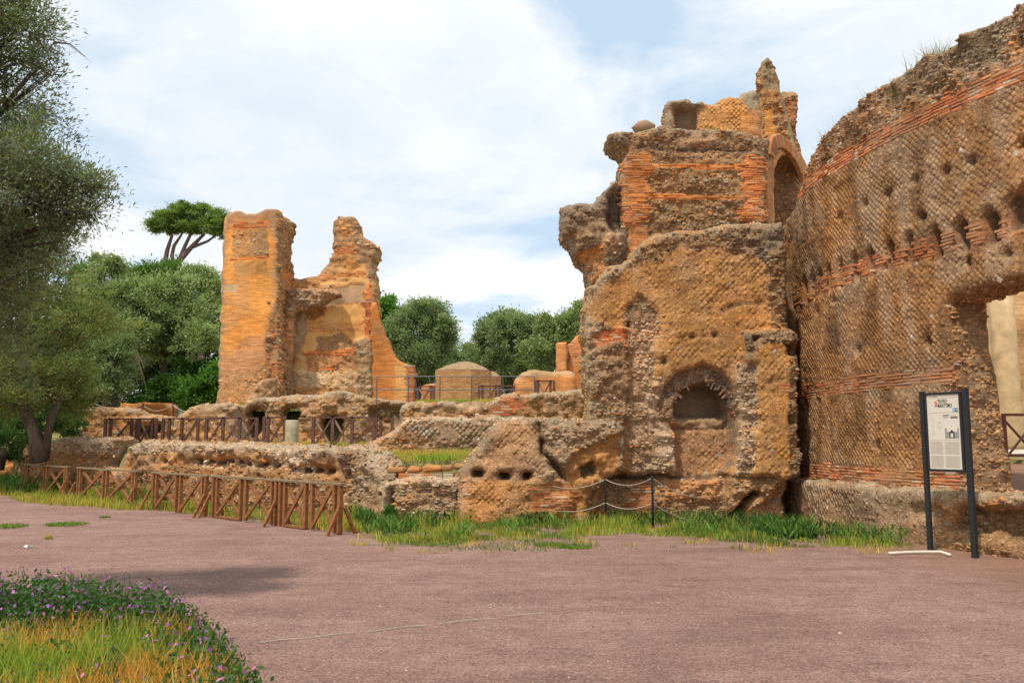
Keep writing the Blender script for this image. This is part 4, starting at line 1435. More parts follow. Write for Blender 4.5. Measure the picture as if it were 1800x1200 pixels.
Yd = 34.0
rt = root_at('arched_substructure', (-8.3, Yd, 1.3), 'rubble terrace wall with three dark low openings below the broken tower', 'ruin')
outl = [(425, 800), (422, 715), (432, 704), (460, 698), (520, 694), (570, 691), (596, 686), (614, 690), (650, 700), (700, 704), (722, 708), (722, 800)]
regs = [dict(poly=[(650, 715), (722, 712), (722, 745), (690, 745), (655, 738)], col=(.22, .165, .11), kind='rubble', off=-.35),
        dict(poly=[(425, 745), (600, 745), (600, 800), (425, 800)], col=(.44, .28, .15), kind='rubble')]
W = Wall(rt, PlaneFrame(0, Yd, 1, 0), outl, 1.1, .07, ((0.345, .25, .16), 'rubble'), regs,
         [[(434, 770), (431, 728), (438, 718), (451, 717), (461, 725), (461, 755), (448, 770)],
          [(496, 748), (493, 725), (502, 715), (518, 715), (526, 724), (522, 748)],
          [(572, 778), (562, 752), (562, 737), (572, 728), (589, 727), (602, 737), (602, 758), (592, 778)]],
         seed=107, er=.2, big=.14, small=.07, warp=3, mat=MAT_FAR, top_col=(.40, .32, .22))
W.pieces(rub=(.15, .4), rub_h=.14)
# vaulted chambers behind the openings, their shade put into a near-black colour
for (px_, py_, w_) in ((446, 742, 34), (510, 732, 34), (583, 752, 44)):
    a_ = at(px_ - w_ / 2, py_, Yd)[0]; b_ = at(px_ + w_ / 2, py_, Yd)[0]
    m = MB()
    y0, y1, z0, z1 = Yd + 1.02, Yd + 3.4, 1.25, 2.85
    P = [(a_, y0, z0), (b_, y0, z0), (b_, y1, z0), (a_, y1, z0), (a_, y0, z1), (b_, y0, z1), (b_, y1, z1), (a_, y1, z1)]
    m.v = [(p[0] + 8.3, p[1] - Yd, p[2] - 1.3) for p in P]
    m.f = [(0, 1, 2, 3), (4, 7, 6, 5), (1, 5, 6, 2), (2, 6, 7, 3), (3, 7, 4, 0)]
    m.build('chamber', plain_material('shade_dark_vault', (.07, .07, .075), 1, .1, 0, .3, 3, .3), rt)

rt = root_at('rounded_wall_stub', (-14.0, 33.0, 1.3), 'rounded brown wall stub left of the dark openings, behind the terrace railing', 'ruin')
outl = [(300, 800), (302, 742), (308, 730), (328, 718), (345, 710), (404, 707), (418, 714), (422, 800)]
W = Wall(rt, PlaneFrame(0, 33.0, 1, 0.12), outl, 2.0, .07, ((.42, .265, .14), 'rubble'),
         [dict(poly=[(345, 715), (440, 712), (440, 745), (350, 745)], col=(.36, .26, .17), kind='rubble')], seed=109, er=.35, big=.1, small=.05, mat=MAT_FAR, top_col=(.38, .3, .21))
W.pieces(rub=(.15, .35), rub_h=.12, rub_skip=.45)
rt = root_at('crumbling_left_wall', (-20.0, 36.0, 1.3), 'low crumbling brick-and-rubble wall beside the steps under the olive trees', 'ruin')
outl = [(139, 790), (141, 722), (150, 716), (215, 716), (240, 721), (252, 727), (300, 733), (306, 742), (306, 790)]
W = Wall(rt, PlaneFrame(0, 36.0, 1, 0.05), outl, 1.2, .08, ((.40, .25, .13), 'rubble'),
         [dict(poly=[(225, 745), (275, 742), (280, 760), (262, 768), (235, 760)], col=(.10, .075, .05), off=-.5, kind='plain'),
          dict(poly=[(225, 733), (300, 733), (305, 745), (230, 748)], col=(.46, .22, .10), kind='rubble', off=.08)], seed=111, er=.25, big=.1, small=.07, mat=MAT_FAR, top_col=(.37, .29, .2))
W.pieces(rub=(.15, .4), rub_h=.13, rub_skip=.35)
rt = root_at('orange_garden_wall', (-17.4, 42.0, 1.9), 'low orange wall in the shade of the trees behind the crumbling wall', 'ruin')
W = Wall(rt, PlaneFrame(0, 42.0, 1, 0), [(204, 745), (206, 709), (250, 707), (300, 709), (308, 716), (308, 745)], .6, .1, ((.46, .22, .08), 'fine'), seed=113, mat=MAT_FAR, er=.1, big=.05, small=.03)

# ==================================================================== BROKEN TOWER (left, far)
Yt = 38.0
tor = root_at('broken_tower', (-11.0, Yt, 3.0), 'tall broken orange brick tower at the left, its top eaten away', 'ruin')
outl = [(378, 712), (384, 680), (382, 640), (385, 590), (388, 530), (390, 470), (393, 420), (394, 382), (401, 373), (420, 371), (432, 377), (450, 374), (468, 368), (487, 367), (488, 712)]
T_OR = (0.66, 0.34, 0.11)
regs = [
    dict(poly=[(396, 375), (436, 372), (488, 366), (488, 400), (440, 398), (398, 406)], col=(.40, .24, .13), kind='plain'),
    dict(poly=[(408, 404), (470, 398), (472, 452), (410, 458)], col=(.42, .28, .15), kind='rubble', warp=.4),
    dict(poly=[(410, 462), (470, 456), (472, 484), (412, 486)], col=(.46, .27, .11), kind='plain', warp=.4),
    dict(poly=[(388, 500), (418, 498), (416, 512), (387, 512)], col=(.52, .42, .28), kind='plain', warp=.4),
    dict(poly=[(378, 625), (410, 622), (430, 590), (455, 585), (470, 600), (462, 640), (440, 660), (378, 655)], col=(.55, .30, .15), kind='fine'),
    dict(poly=[(378, 652), (430, 655), (470, 640), (480, 712), (375, 712)], col=(.55, .33, .17), kind='rubble'),
    dict(poly=[(470, 560), (490, 540), (490, 700), (462, 690), (468, 620)], col=(.46, .26, .13), kind='brick', off=-.12),
]
for z_, y_ in ((0, 401), (0, 457), (0, 395)):
    regs.append(dict(poly=[(404, y_ - 2), (472, y_ - 7), (472, y_ - 3), (404, y_ + 3)], col=(.58, .24, .07), kind='brick', warp=.3))
W = Wall(tor, PlaneFrame(0, Yt, 1, 0.0), outl, 2.5, .07, (T_OR, 'fine'), regs, seed=121, er=.06, big=.02, small=.015, warp=3, mat=MAT_FAR, rough=.06, top_col=(.36, .25, .15), side_amp=.12)
W.pieces(kinds=('brick', 'rubble'), brick_h=.10, brick_l=(.3, .55), rub=(.12, .3), rub_h=.12, rub_skip=.78, limit=120)
# side return, seen obliquely
xr = at(487, 500, Yt)[0]
W = Wall(tor, PlaneFrame(xr - .1, Yt + .02, .18, 2.45), [(0, 3.0), (2.45, 3.0), (2.5, 8.6), (2.85, 9.3), (2.7, 9.9), (2.2, 10.3), (2.2, 11.0), (2.6, 11.6), (2.5, 12.1), (1.2, 12.15), (0.05, 12.0)], .5, .08,
         ((.33, .22, .14), 'rubble'), [dict(uz=True, poly=[(0, 8.2), (3, 8.2), (3, 9.5), (0, 9.7)], col=(.48, .22, .10), kind='fine'),
                                       dict(uz=True, poly=[(0, 3), (3, 3), (3, 7), (0, 7)], col=(.36, .2, .12), kind='rubble')],
         px=False, seed=123, er=.15, big=.1, small=.06, mat=MAT_FAR, name='side_return')
W.pieces(kinds=('rubble',), rub=(.15, .35), rub_h=.12, limit=60)

Yb = 40.3
cur = root_at('broken_curtain_wall', (-9.0, Yb, 3.0), 'tan plastered ruin wall right of the tower, rising to a ragged horn', 'ruin')
outl = [(495, 715), (498, 500), (516, 490), (540, 486), (561, 484), (566, 474), (578, 462), (585, 444), (583, 405), (586, 388), (596, 380), (612, 378), (622, 380), (628, 392), (632, 408), (640, 418), (655, 424), (663, 433),
        (662, 445), (655, 460), (657, 480), (661, 500), (662, 540), (658, 600), (658, 715)]
regs = [
    dict(poly=[(584, 376), (626, 376), (636, 412), (618, 440), (584, 438)], col=(.42, .26, .14), kind='rubble'),
    dict(poly=[(583, 436), (622, 434), (620, 446), (582, 450)], col=(.58, .26, .08), kind='brick', warp=.4),
    dict(poly=[(622, 410), (668, 424), (662, 470), (650, 500), (630, 470)], col=(.36, .25, .16), kind='rubble'),
    dict(poly=[(560, 470), (645, 462), (648, 498), (560, 505)], col=(.60, .38, .18), kind='plain'),
    dict(poly=[(560, 484), (640, 476), (640, 484), (560, 492)], col=(.58, .27, .09), kind='brick', warp=.4),
    dict(poly=[(500, 505), (560, 512), (650, 498), (658, 498), (645, 530), (520, 545), (500, 560)], col=(.35, .27, .19), kind='plain', smooth=.6),
    dict(poly=[(545, 540), (645, 536), (645, 618), (532, 618)], col=(.66, .42, .18), kind='plain', smooth=.9),
    dict(poly=[(535, 566), (648, 566), (648, 582), (530, 584)], col=(.58, .32, .14), kind='fine', warp=.5),
    dict(poly=[(545, 545), (575, 538), (572, 558), (545, 562)], col=(.40, .24, .12), kind='rubble'),
    dict(poly=[(556, 592), (600, 585), (625, 600), (625, 618), (556, 618)], col=(.38, .24, .14), kind='rubble', off=-.06),
    dict(poly=[(536, 618), (630, 612), (630, 624), (536, 628)], col=(.56, .22, .07), kind='brick', warp=.5),
    dict(poly=[(516, 540), (534, 530), (540, 570), (530, 610), (516, 620)], col=(.42, .34, .25), kind='plain'),
    dict(poly=[(516, 615), (535, 612), (542, 650), (516, 660)], col=(.50, .37, .2), kind='plain'),
    dict(poly=[(536, 626), (632, 624), (632, 656), (540, 654)], col=(.40, .25, .15), kind='rubble'),
    dict(poly=[(514, 652), (630, 652), (632, 715), (514, 715)], col=(.56, .46, .33), kind='rubble', off=.05),
    dict(poly=[(512, 682), (632, 680), (632, 715), (512, 715)], col=(.48, .30, .16), kind='rubble', off=.05),
    dict(poly=[(643, 498), (664, 498), (660, 600), (642, 600)], col=(.52, .22, .08), kind='brick', off=.15, warp=.4),
    dict(poly=[(626, 600), (650, 592), (658, 610), (656, 700), (632, 700), (628, 650)], col=(.37, .29, .2), kind='rubble', off=.4),
]
W = Wall(cur, PlaneFrame(0, Yb, 1, 0.0), outl, 1.5, .075, ((.50, .30, .13), 'rubble'), regs, seed=131, er=.14, big=.05, small=.04, warp=3, mat=MAT_FAR, rough=.07, top_col=(.36, .26, .17))
W.pieces(kinds=('brick', 'rubble'), brick_h=.10, brick_l=(.3, .55), rub=(.15, .4), rub_h=.15, rub_skip=.5, limit=100)
# heavy rubble overhang and pier in the angle
W = Wall(cur, PlaneFrame(0, 39.2, 1, 0.0), [(488, 712), (486, 600), (477, 575), (478, 540), (476, 518), (486, 508), (520, 505), (560, 507), (590, 508), (598, 516), (580, 526), (562, 536), (545, 542), (522, 545), (514, 556), (513, 600), (509, 640), (510, 712)], .9, .07,
         ((.33, .24, .17), 'rubble'), [dict(poly=[(486, 560), (514, 560), (514, 615), (486, 612)], col=(.50, .30, .16), kind='brick')], seed=137, er=.28, big=.2, small=.09, mat=MAT_FAR, name='overhang', warp=3)
W.pieces(kinds=('brick', 'rubble'), brick_h=.10, brick_l=(.3, .55), rub=(.15, .35), rub_h=.13, limit=60)

rt = root_at('sloping_brick_buttress', (-6.0, 41.0, 3.0), 'smooth orange brick buttress sweeping down to the right beside the tan ruin', 'ruin')
outl = [(652, 715), (652, 535), (661, 530), (668, 560), (678, 590), (690, 615), (702, 635), (716, 640), (729, 643), (730, 715)]
W = Wall(rt, PlaneFrame(0, 41.0, 1, 0.15), outl, .8, .07, ((.50, .235, .085), 'fine'),
         [dict(poly=[(694, 640), (716, 640), (716, 715), (694, 715)], col=(.54, .34, .15), kind='fine'), dict(poly=[(716, 640), (732, 640), (732, 715), (716, 715)], col=(.38, .16, .08), kind='brick')],
         seed=139, er=.05, big=.02, small=.02, mat=MAT_FAR, rough=.03, warp=2)
W.pieces(kinds=('brick',), brick_h=.10, brick_l=(.3, .5), limit=40)

rt = root_at('sloping_rubble_spur', (-11.0, 37.0, 3.0), 'low sloping rubble spur at the foot of the broken tower', 'ruin')
W = Wall(rt, PlaneFrame(0, 36.8, 1, 0.1), [(425, 712), (432, 700), (446, 680), (455, 668), (484, 664), (486, 690), (484, 712)], .6, .07, ((.38, .26, .16), 'rubble'), seed=141, er=.2, big=.08, small=.05, mat=MAT_FAR)


# ------------------------------------------------------------------ octagonal brick drums
def drum(px0, px1, pytop, pyedge, pybot, Y, name, label, col, sides=8, seed=1):
    x0, x1 = at(px0, 690, Y)[0], at(px1, 690, Y)[0]
    cx, r = (x0 + x1) / 2, (x1 - x0) / 2
    ze = at(900, pyedge, Y - r)[2]; zt = at(900, pytop, Y)[2]; zb = 3.0
    rt = root_at(name, (cx, Y, zb), label, 'ruin')
    V, C, KD, UZ, Fa = [], [], [], [], []
    nA, nZ = sides * 10, 24
    prof = [(1, zb - .2 + (ze - zb + .2) * i / nZ) for i in range(nZ + 1)] + [(1 - (t / 8.0), ze + (zt - ze) * math.sin(t / 8.0 * math.pi / 2)) for t in range(1, 8)]
    for k, (rr, z) in enumerate(prof):
        for j in range(nA):
            a = 2 * math.pi * j / nA + .3
            ap = math.pi / sides
            rad = r * rr * math.cos(ap) / math.cos(((a - .3) % (2 * ap)) - ap)
            e = .02 * float(fbm(np.array(a * 5), np.array(z * 6.0), 0, seed, 3)) + (.05 * float(fbm(np.array(a * 3), np.array(rr * 6.0), 0, seed, 3)) if k > nZ else 0)
            V.append((rad * math.cos(a) * (1 + e), rad * math.sin(a) * (1 + e), z - zb + (e if k > nZ else 0)))
            t = 1 if k > nZ - 1 else 0
            C.append(tuple(np.array(col) * (1 - t) + np.array((.36, .25, .15)) * t)); KD.append((1 - t, 0.4 * t, 0)); UZ.append((a * r, z + (1 - rr), 0))
    for k in range(len(prof) - 1):
        for j in range(nA):
            j2 = (j + 1) % nA
            Fa.append((k * nA + j, k * nA + j2, (k + 1) * nA + j2, (k + 1) * nA + j))
    b = len(V); V.append((0, 0, zt - zb)); C.append((.36, .25, .15)); KD.append((0, .4, 0)); UZ.append((0, 0, 0))
    Fa += [((len(prof) - 1) * nA + j, (len(prof) - 1) * nA + (j + 1) % nA, b) for j in range(nA)]
    me = mesh_from('masonry', V, Fa, MAT_FAR, {'Col': np.array(C), 'kd': np.array(KD), 'uz': np.array(UZ)}, False)
    link('masonry', me, rt)


drum(764, 866, 636, 648, 705, 40.0, 'brick_drum', 'squat eight-sided brick drum with a low domed top behind the thin rail', (.46, .25, .11), seed=2)
drum(838, 882, 652, 660, 705, 42.5, 'brick_drum', 'small brick drum half hidden behind the larger eight-sided one', (.42, .22, .11), seed=3)
rt = root_at('brick_mound', (1.6, 38, 3.0), 'low brick mound with a rounded mossy top, right of the brick drums', 'ruin')
W = Wall(rt, PlaneFrame(0, 37.5, 1, 0), [(905, 715), (905, 664), (918, 653), (940, 648), (960, 652), (1000, 650), (1012, 655), (1012, 715)], 2.6, .08, ((.48, .25, .11), 'fine'),
         [dict(poly=[(900, 640), (1015, 640), (1015, 661), (940, 662), (905, 668)], col=(.33, .26, .17), kind='plain')], seed=151, er=.3, big=.04, small=.03, mat=MAT_FAR, warp=2)
rt = root_at('tall_brick_stub', (3.0, 39, 3.0), 'orange brick wall stub rising against the niche wall, with a square pier', 'ruin')
W = Wall(rt, PlaneFrame(0, 39.0, 1, 0), [(996, 715), (998, 606), (1003, 603), (1012, 590), (1030, 580), (1060, 560), (1060, 715)], 1.0, .08, ((.52, .245, .10), 'fine'),
         [dict(poly=[(1010, 625), (1014, 625), (1014, 629), (1010, 629)], col=(.1, .07, .05), off=-.3, kind='plain', warp=.1)], seed=153, er=.06, big=.03, small=.02, mat=MAT_FAR, warp=2)
m = MB(); a_, b_ = at(978, 600, 38.4), at(996, 600, 38.4)
W = Wall(rt, PlaneFrame(0, 38.4, 1, 0), [(978, 655), (978, 602), (996, 601), (996, 655)], .7, .08, ((.52, .245, .10), 'fine'), seed=154, er=.04, big=.01, small=.01, mat=MAT_FAR, name='pier', rough=.02)
rt = root_at('brick_threshold', (-4.0, 43, 3.0), 'small low brick wall seen between the buttress and the brick drum', 'ruin')
W = Wall(rt, PlaneFrame(0, 43.0, 1, 0), [(738, 715), (740, 678), (756, 674), (770, 676), (770, 715)], .6, .1, ((.44, .22, .11), 'fine'), seed=155, er=.1, big=.03, small=.02, mat=MAT_FAR)

# ==================================================================== UPPER TOWER (right, above the niche wall)
Yu = 20.6
up = root_at('upper_tower', (4.3, Yu, 5.6), 'upper ruined block with orange brick corners and two thin brick bands above the niche wall', 'ruin')
outl = [(1050, 500), (1062, 462), (1088, 452), (1092, 420), (1090, 404), (1088, 340), (1091, 300), (1099, 270), (1090, 258), (1070, 246), (1068, 238), (1080, 232), (1108, 228), (1150, 222), (1250, 221), (1330, 234), (1346, 242), (1346, 400), (1346, 500)]
GB = (.33, .225, .13)
regs = [
    dict(poly=[(1068, 225), (1350, 218), (1350, 286), (1095, 286)], col=(.30, .21, .135), kind='rubble'),
    dict(poly=[(1060, 226), (1110, 224), (1102, 262), (1085, 262)], col=(.26, .2, .14), kind='rubble', off=.15),
    dict(poly=[(1086, 272), (1146, 270), (1144, 288), (1146, 308), (1134, 312), (1144, 330), (1132, 350), (1142, 372), (1130, 400), (1088, 404)], col=(.46, .21, .08), kind='brick', off=.035, warp=.35),
    dict(poly=[(1310, 270), (1350, 280), (1350, 388), (1300, 386), (1300, 372), (1312, 352), (1300, 330), (1308, 318), (1298, 310), (1312, 290)], col=(.46, .19, .08), kind='brick', off=.035, warp=.35),
    dict(poly=[(1140, 288), (1310, 291), (1310, 299), (1140, 296)], col=(.5, .22, .08), kind='brick', off=.03, warp=.12),
    dict(poly=[(1140, 341), (1310, 346), (1310, 354), (1140, 349)], col=(.5, .22, .08), kind='brick', off=.03, warp=.12),
    dict(poly=[(1104, 402), (1142, 398), (1138, 425), (1122, 440), (1104, 446)], col=(.54, .27, .12), kind='fine', warp=.4),
    dict(poly=[(1050, 440), (1110, 444), (1110, 470), (1050, 480)], col=(.56, .27, .10), kind='fine', warp=.5),
    dict(poly=[(1066, 415), (1103, 402), (1103, 445), (1062, 452)], col=(.38, .27, .17), kind='rubble', off=.06),
    dict(poly=[(1126, 255), (1250, 262), (1320, 258), (1320, 264), (1240, 268), (1126, 262)], col=(.16, .12, .09), off=-.08, kind='rubble', warp=1.0),
]
frU = PlaneFrame(0, Yu, 1, 0)
W = Wall(up, frU, outl, 1.2, .05, ((.30, .215, .13), 'rubble'), regs, seed=161, er=.14, big=.07, small=.05, top_col=(.34, .27, .18), warp=4)
W.pieces(kinds=('brick', 'rubble', 'retic'), brick_h=.058, brick_l=(.16, .32), rub=(.07, .17), rub_h=.075, rub_skip=.25, brick_out=.011,
         brick_cols=[(0.60, 0.20, 0.06), (0.62, 0.26, 0.085), (0.50, 0.16, 0.055), (0.62, 0.36, 0.15), (0.34, 0.14, 0.08), (0.5, 0.36, 0.22)])
# right-hand splayed face with the arch
c0 = at(1345, 300, Yu)
frS = PlaneFrame(c0[0], Yu + .02, 2.35, 3.6)
ztop = lambda px, py: frS.uv(px, py)
outl = [frS.uv(1346, 430), frS.uv(1346, 244), frS.uv(1362, 246), frS.uv(1385, 252), frS.uv(1402, 262), frS.uv(1412, 275), (frS.uv(1420, 300)[0], frS.uv(1414, 285)[1]), (frS.uv(1420, 300)[0], 5.6), frS.uv(1346, 430)]
outl = [(0, 5.4), (frS.uv(1424, 300)[0], 5.4), (frS.uv(1424, 300)[0], frS.uv(1416, 290)[1])] + [frS.uv(*p) for p in ((1411, 272), (1402, 260), (1388, 251), (1366, 245), (1347, 243))]
hole = [(frS.uv(1360, 386)[0], 5.55), (frS.uv(1410, 386)[0], 5.55)] + [frS.uv(*p) for p in ((1409, 300), (1402, 282), (1390, 271), (1378, 272), (1367, 284), (1361, 305))]
W = Wall(up, frS, outl, .9, .05, ((.40, .24, .13), 'fine'),
         [dict(poly=[(1344, 240), (1420, 240), (1420, 275), (1395, 262), (1370, 262), (1355, 280), (1344, 282)], col=(.26, .185, .13), kind='rubble')],
         [hole], px=False, seed=163, er=.04, big=.02, small=.03, name='arch_face', rough=.02, warp=1)
W.pieces(kinds=('brick', 'rubble'), brick_h=.058, limit=60)
ca = ((hole[0][0] + hole[1][0]) / 2, frS.uv(1385, 303)[1])
ra = (hole[1][0] - hole[0][0]) / 2 + .02
za = frS.uv(1384, 271)[1] - ca[1]
for k in range(27):
    a = math.pi * (k + .5) / 27
    m = MB(); m.box(-.5, .5, -.5, .5, -.5, .5)
    o = m.build('arch_brick', MAT_PART, up)
    uu, zz = ca[0] + (ra + .17) * math.cos(a), ca[1] + (za + .17) * math.sin(a)
    P = frS.pt(uu, zz, .03)
    u3, v3, n3 = frS.vecs(np.array(uu))
    rad = u3 * math.cos(a) + v3 * math.sin(a); tan = -u3 * math.sin(a) + v3 * math.cos(a)
    M = Matrix.Identity(4)
    wid = math.pi * (ra + .17) / 27 * .86
    for r_ in range(3):
        M[r_][0] = rad[r_] * .34; M[r_][1] = n3[r_] * .12; M[r_][2] = tan[r_] * wid; M[r_][3] = P[r_] - up.location[r_]
    o.matrix_basis = M
    c_ = random.choice([(.55, .22, .08), (.5, .25, .11), (.44, .19, .09), (.58, .28, .12)]); o.color = (*c_, 1)
# dark chamber wall behind the arch
W = Wall(up, PlaneFrame(6.3, 23.6, 3.0, 1.6), [(0, 5.3), (3.2, 5.3), (3.2, 8.6), (0, 8.8)], .5, .12, ((.2, .14, .10), 'rubble'), px=False, seed=165, name='chamber_wall', mat=MAT_FAR)
W = Wall(up, PlaneFrame(3.0, 22.2, 1, 0), [(0, 5.3), (3.6, 5.3), (3.6, 9.0), (0, 9.0)], 2.2, .15, ((.27, .2, .13), 'rubble'), px=False, seed=166, name='core', mat=MAT_FAR, er=.3)

# overhanging lump at the left of the upper tower
rt = root_at('overhanging_rubble_mass', (1.8, 20.2, 6), 'dark grey rubble mass jutting out left of the upper tower', 'ruin')
outl = [(1036, 500), (1030, 480), (1026, 462), (1012, 445), (1000, 422), (986, 408), (983, 388), (986, 362), (996, 352), (1020, 350), (1044, 350), (1056, 336), (1070, 320), (1082, 309), (1089, 312), (1100, 330), (1100, 500)]
W = Wall(rt, PlaneFrame(0, 20.2, 1, -.05), outl, 1.8, .05, ((.25, .205, .155), 'rubble'),
         [dict(poly=[(1058, 330), (1095, 310), (1100, 400), (1080, 408), (1066, 380), (1070, 345)], col=(.12, .10, .085), kind='rubble', off=-.45),
          dict(poly=[(1062, 320), (1086, 306), (1090, 318), (1070, 340)], col=(.33, .24, .16), kind='rubble', off=.0),
          dict(poly=[(1012, 442), (1060, 430), (1064, 500), (1030, 500)], col=(.44, .26, .13), kind='rubble', off=-.12),
          dict(poly=[(1064, 415), (1100, 405), (1100, 446), (1060, 452)], col=(.36, .26, .17), kind='rubble', off=.1)],
         seed=171, er=.4, big=.16, small=.06, warp=4, top_col=(.33, .28, .22))
W.pieces(rub=(.08, .2), rub_h=.08, rub_skip=.35)

# crest fragments above
rt = root_at('crest_wall', (4.6, 22.6, 9), 'jagged crest of orange tufa wall on top of the upper tower', 'ruin')
outl = [(1166, 235), (1168, 185), (1174, 177), (1190, 175), (1198, 171), (1210, 172), (1218, 180), (1232, 177), (1240, 180), (1256, 180), (1266, 170), (1284, 166), (1300, 168), (1310, 158), (1326, 155), (1338, 165), (1345, 240)]
W = Wall(rt, PlaneFrame(0, 22.9, 1, 0), outl, .6, .06, ((.46, .27, .11), 'retic'),
         [dict(poly=[(1164, 170), (1186, 176), (1186, 240), (1164, 240)], col=(.36, .27, .18), kind='rubble', off=.15, warp=.4),
          dict(poly=[(1164, 168), (1240, 168), (1236, 186), (1166, 190)], col=(.36, .3, .22), kind='rubble', off=.2, warp=.4),
          dict(poly=[(1187, 188), (1228, 186), (1226, 240), (1187, 240)], col=(.20, .15, .11), kind='plain', off=-.25, warp=.4),
          dict(poly=[(1308, 152), (1340, 150), (1336, 190), (1316, 200), (1306, 180)], col=(.25, .24, .18), kind='plain'),
          dict(poly=[(1300, 200), (1345, 196), (1345, 240), (1300, 240)], col=(.54, .28, .10), kind='fine')], seed=173, er=.2, big=.08, small=.04, warp=3, top_col=(.34, .28, .2))
W.pieces(retic=.085, retic_h=.008, rub_h=.07, kinds=('retic', 'rubble'))
rt = root_at('stone_spike', (7.2, 24.3, 8.4), 'tall pointed masonry spike on the upper tower', 'ruin')
outl = [(1326, 246), (1336, 200), (1338, 170), (1340, 130), (1342, 110), (1348, 100), (1354, 100), (1360, 112), (1366, 126), (1370, 142), (1374, 158), (1381, 176), (1386, 200), (1393, 225), (1402, 262), (1402, 290), (1330, 290)]
W = Wall(rt, PlaneFrame(0, 24.3, 1, 0), outl, .7, .045, ((.42, .27, .15), 'rubble'),
         [dict(poly=[(1336, 95), (1375, 95), (1375, 158), (1338, 158)], col=(.27, .24, .175), kind='plain'),
          dict(poly=[(1364, 150), (1410, 150), (1410, 270), (1388, 270), (1378, 200)], col=(.27, .25, .18), kind='plain', smooth=.5),
          dict(poly=[(1325, 160), (1340, 150), (1340, 250), (1325, 250)], col=(.50, .26, .12), kind='fine', off=-.1),
          dict(poly=[(1344, 198), (1358, 196), (1366, 225), (1362, 240), (1343, 240)], col=(.56, .31, .11), kind='fine')], seed=175, er=.10, big=.05, small=.05, warp=3)
W.pieces(kinds=('rubble',), rub=(.07, .16), rub_h=.07, rub_skip=.4)
rt = root_at('crest_pillar', (8.2, 25.6, 8.6), 'square masonry stump right of the pointed spike', 'ruin')
outl = [(1364, 290), (1366, 166), (1376, 159), (1395, 158), (1402, 164), (1402, 200), (1404, 240), (1410, 262), (1414, 290)]
W = Wall(rt, PlaneFrame(0, 25.6, 1, 0), outl, .8, .06, ((.40, .24, .14), 'rubble'), [dict(poly=[(1360, 150), (1410, 150), (1405, 172), (1375, 175)], col=(.33, .28, .2), kind='rubble')], seed=177, er=.12, big=.07, small=.05, warp=3)
W.pieces(kinds=('rubble',), rub=(.08, .18), rub_h=.08)
rt = root_at('rounded_crest_stone', (3.3, 21.4, 9.2), 'two rounded grey boulders lying on the upper tower roof', 'ruin')
for px_, py_, r_ in ((1132, 225, .26), (1162, 227, .12)):
    p = at(px_, py_, 21.3)
    bm_v, bm_f = [], []
    nA = 16
    for i in range(9):
        ph = math.pi * i / 8
        for j in range(nA):
            a = 2 * math.pi * j / nA
            e = 1 + .25 * float(fbm(np.array(a * 2.0), np.array(ph * 2.0), r_, 5, 3))
            bm_v.append((r_ * e * math.sin(ph) * math.cos(a) * 1.1 + p[0] - 3.3, r_ * e * math.sin(ph) * math.sin(a) - .1, r_ * .7 * e * math.cos(ph) + p[2] - 9.2))
    for i in range(8):
        for j in range(nA):
            bm_f.append((i * nA + j, (i + 1) * nA + j, (i + 1) * nA + (j + 1) % nA, i * nA + (j + 1) % nA))
    o = link('boulder', mesh_from('boulder', bm_v, bm_f, MAT_PART, None, True), rt); o.color = (.34, .23, .14, 1)


# ==================================================================== TIMBER BARRIERS
def line_Y(px):
    # barriers stand along one straight line on the ground
    A, B = np.array([-3.07, 15.6]), np.array([-15.6, 27.7])
    k = (px - CX) / F
    # A + t(B-A): x = k*y
    t = (k * A[1] - A[0]) / ((B[0] - A[0]) - k * (B[1] - A[1]))
    return A + t * (B - A)


segs = [(55, 128, 'farthest timber barrier at the left end of the row'), (146, 248, 'second timber barrier from the left end of the row'),
        (277, 371, 'middle timber barrier of the row of five'), (381, 494, 'fourth timber barrier, joined to the nearest one'), (497, 605, 'nearest timber barrier at the right end of the row')]
for a_, b_, lab in segs:
    A, B = line_Y(a_), line_Y(b_)
    L = float(np.linalg.norm(B - A))
    ang = math.atan2(B[1] - A[1], B[0] - A[0])
    rt = root_at('wooden_barrier', (A[0], A[1], 0), 'brown ' + lab, 'barrier', 'timber cross-braced barriers along the gravel', rz=ang)
    H = .92
    m = MB(); m.box(-.05, L + .05 if a_ != 381 else L + .0, -.05, .05, H - .045, H); m.build('top_rail', MAT_WOODTOP, rt, bevel=.006)
    mid = L / 2
    w = .076
    for x in (0.045, L - .045):
        post(rt, x, H - .047, .08, MAT_WOOD)
    for x in (.045 + .17, mid - .11, mid + .11, L - .045 - .17):
        post(rt, x, H - .057, w, MAT_WOOD, z0=.03)
    for x0, x1 in ((.26, mid - .155), (mid + .155, L - .26)):
        m = MB(); m.beam((x0, -.022, .09), (x1, -.022, H - .09), .04, .078); m.build('brace', MAT_WOOD, rt, bevel=.005)
        m = MB(); m.beam((x0, .022, H - .09), (x1, .022, .09), .04, .078); m.build('brace', MAT_WOOD, rt, bevel=.005)
        if a_ > 370 and x0 < 1:
            m = MB(); m.box(x0 - .07, x1 + .07, -.03, .03, .02, .07); m.build('bottom_rail', MAT_WOOD, rt, bevel=.005)
    for x in (-.01, L + .01):
        if a_ == 497 and x < .1:
            continue
        for sgn in (-1, 1):
            m = MB(); m.beam((x, sgn * .31, -.02), (x, sgn * .055, .50), .055, .055); m.build('strut', MAT_WOOD, rt, bevel=.005)


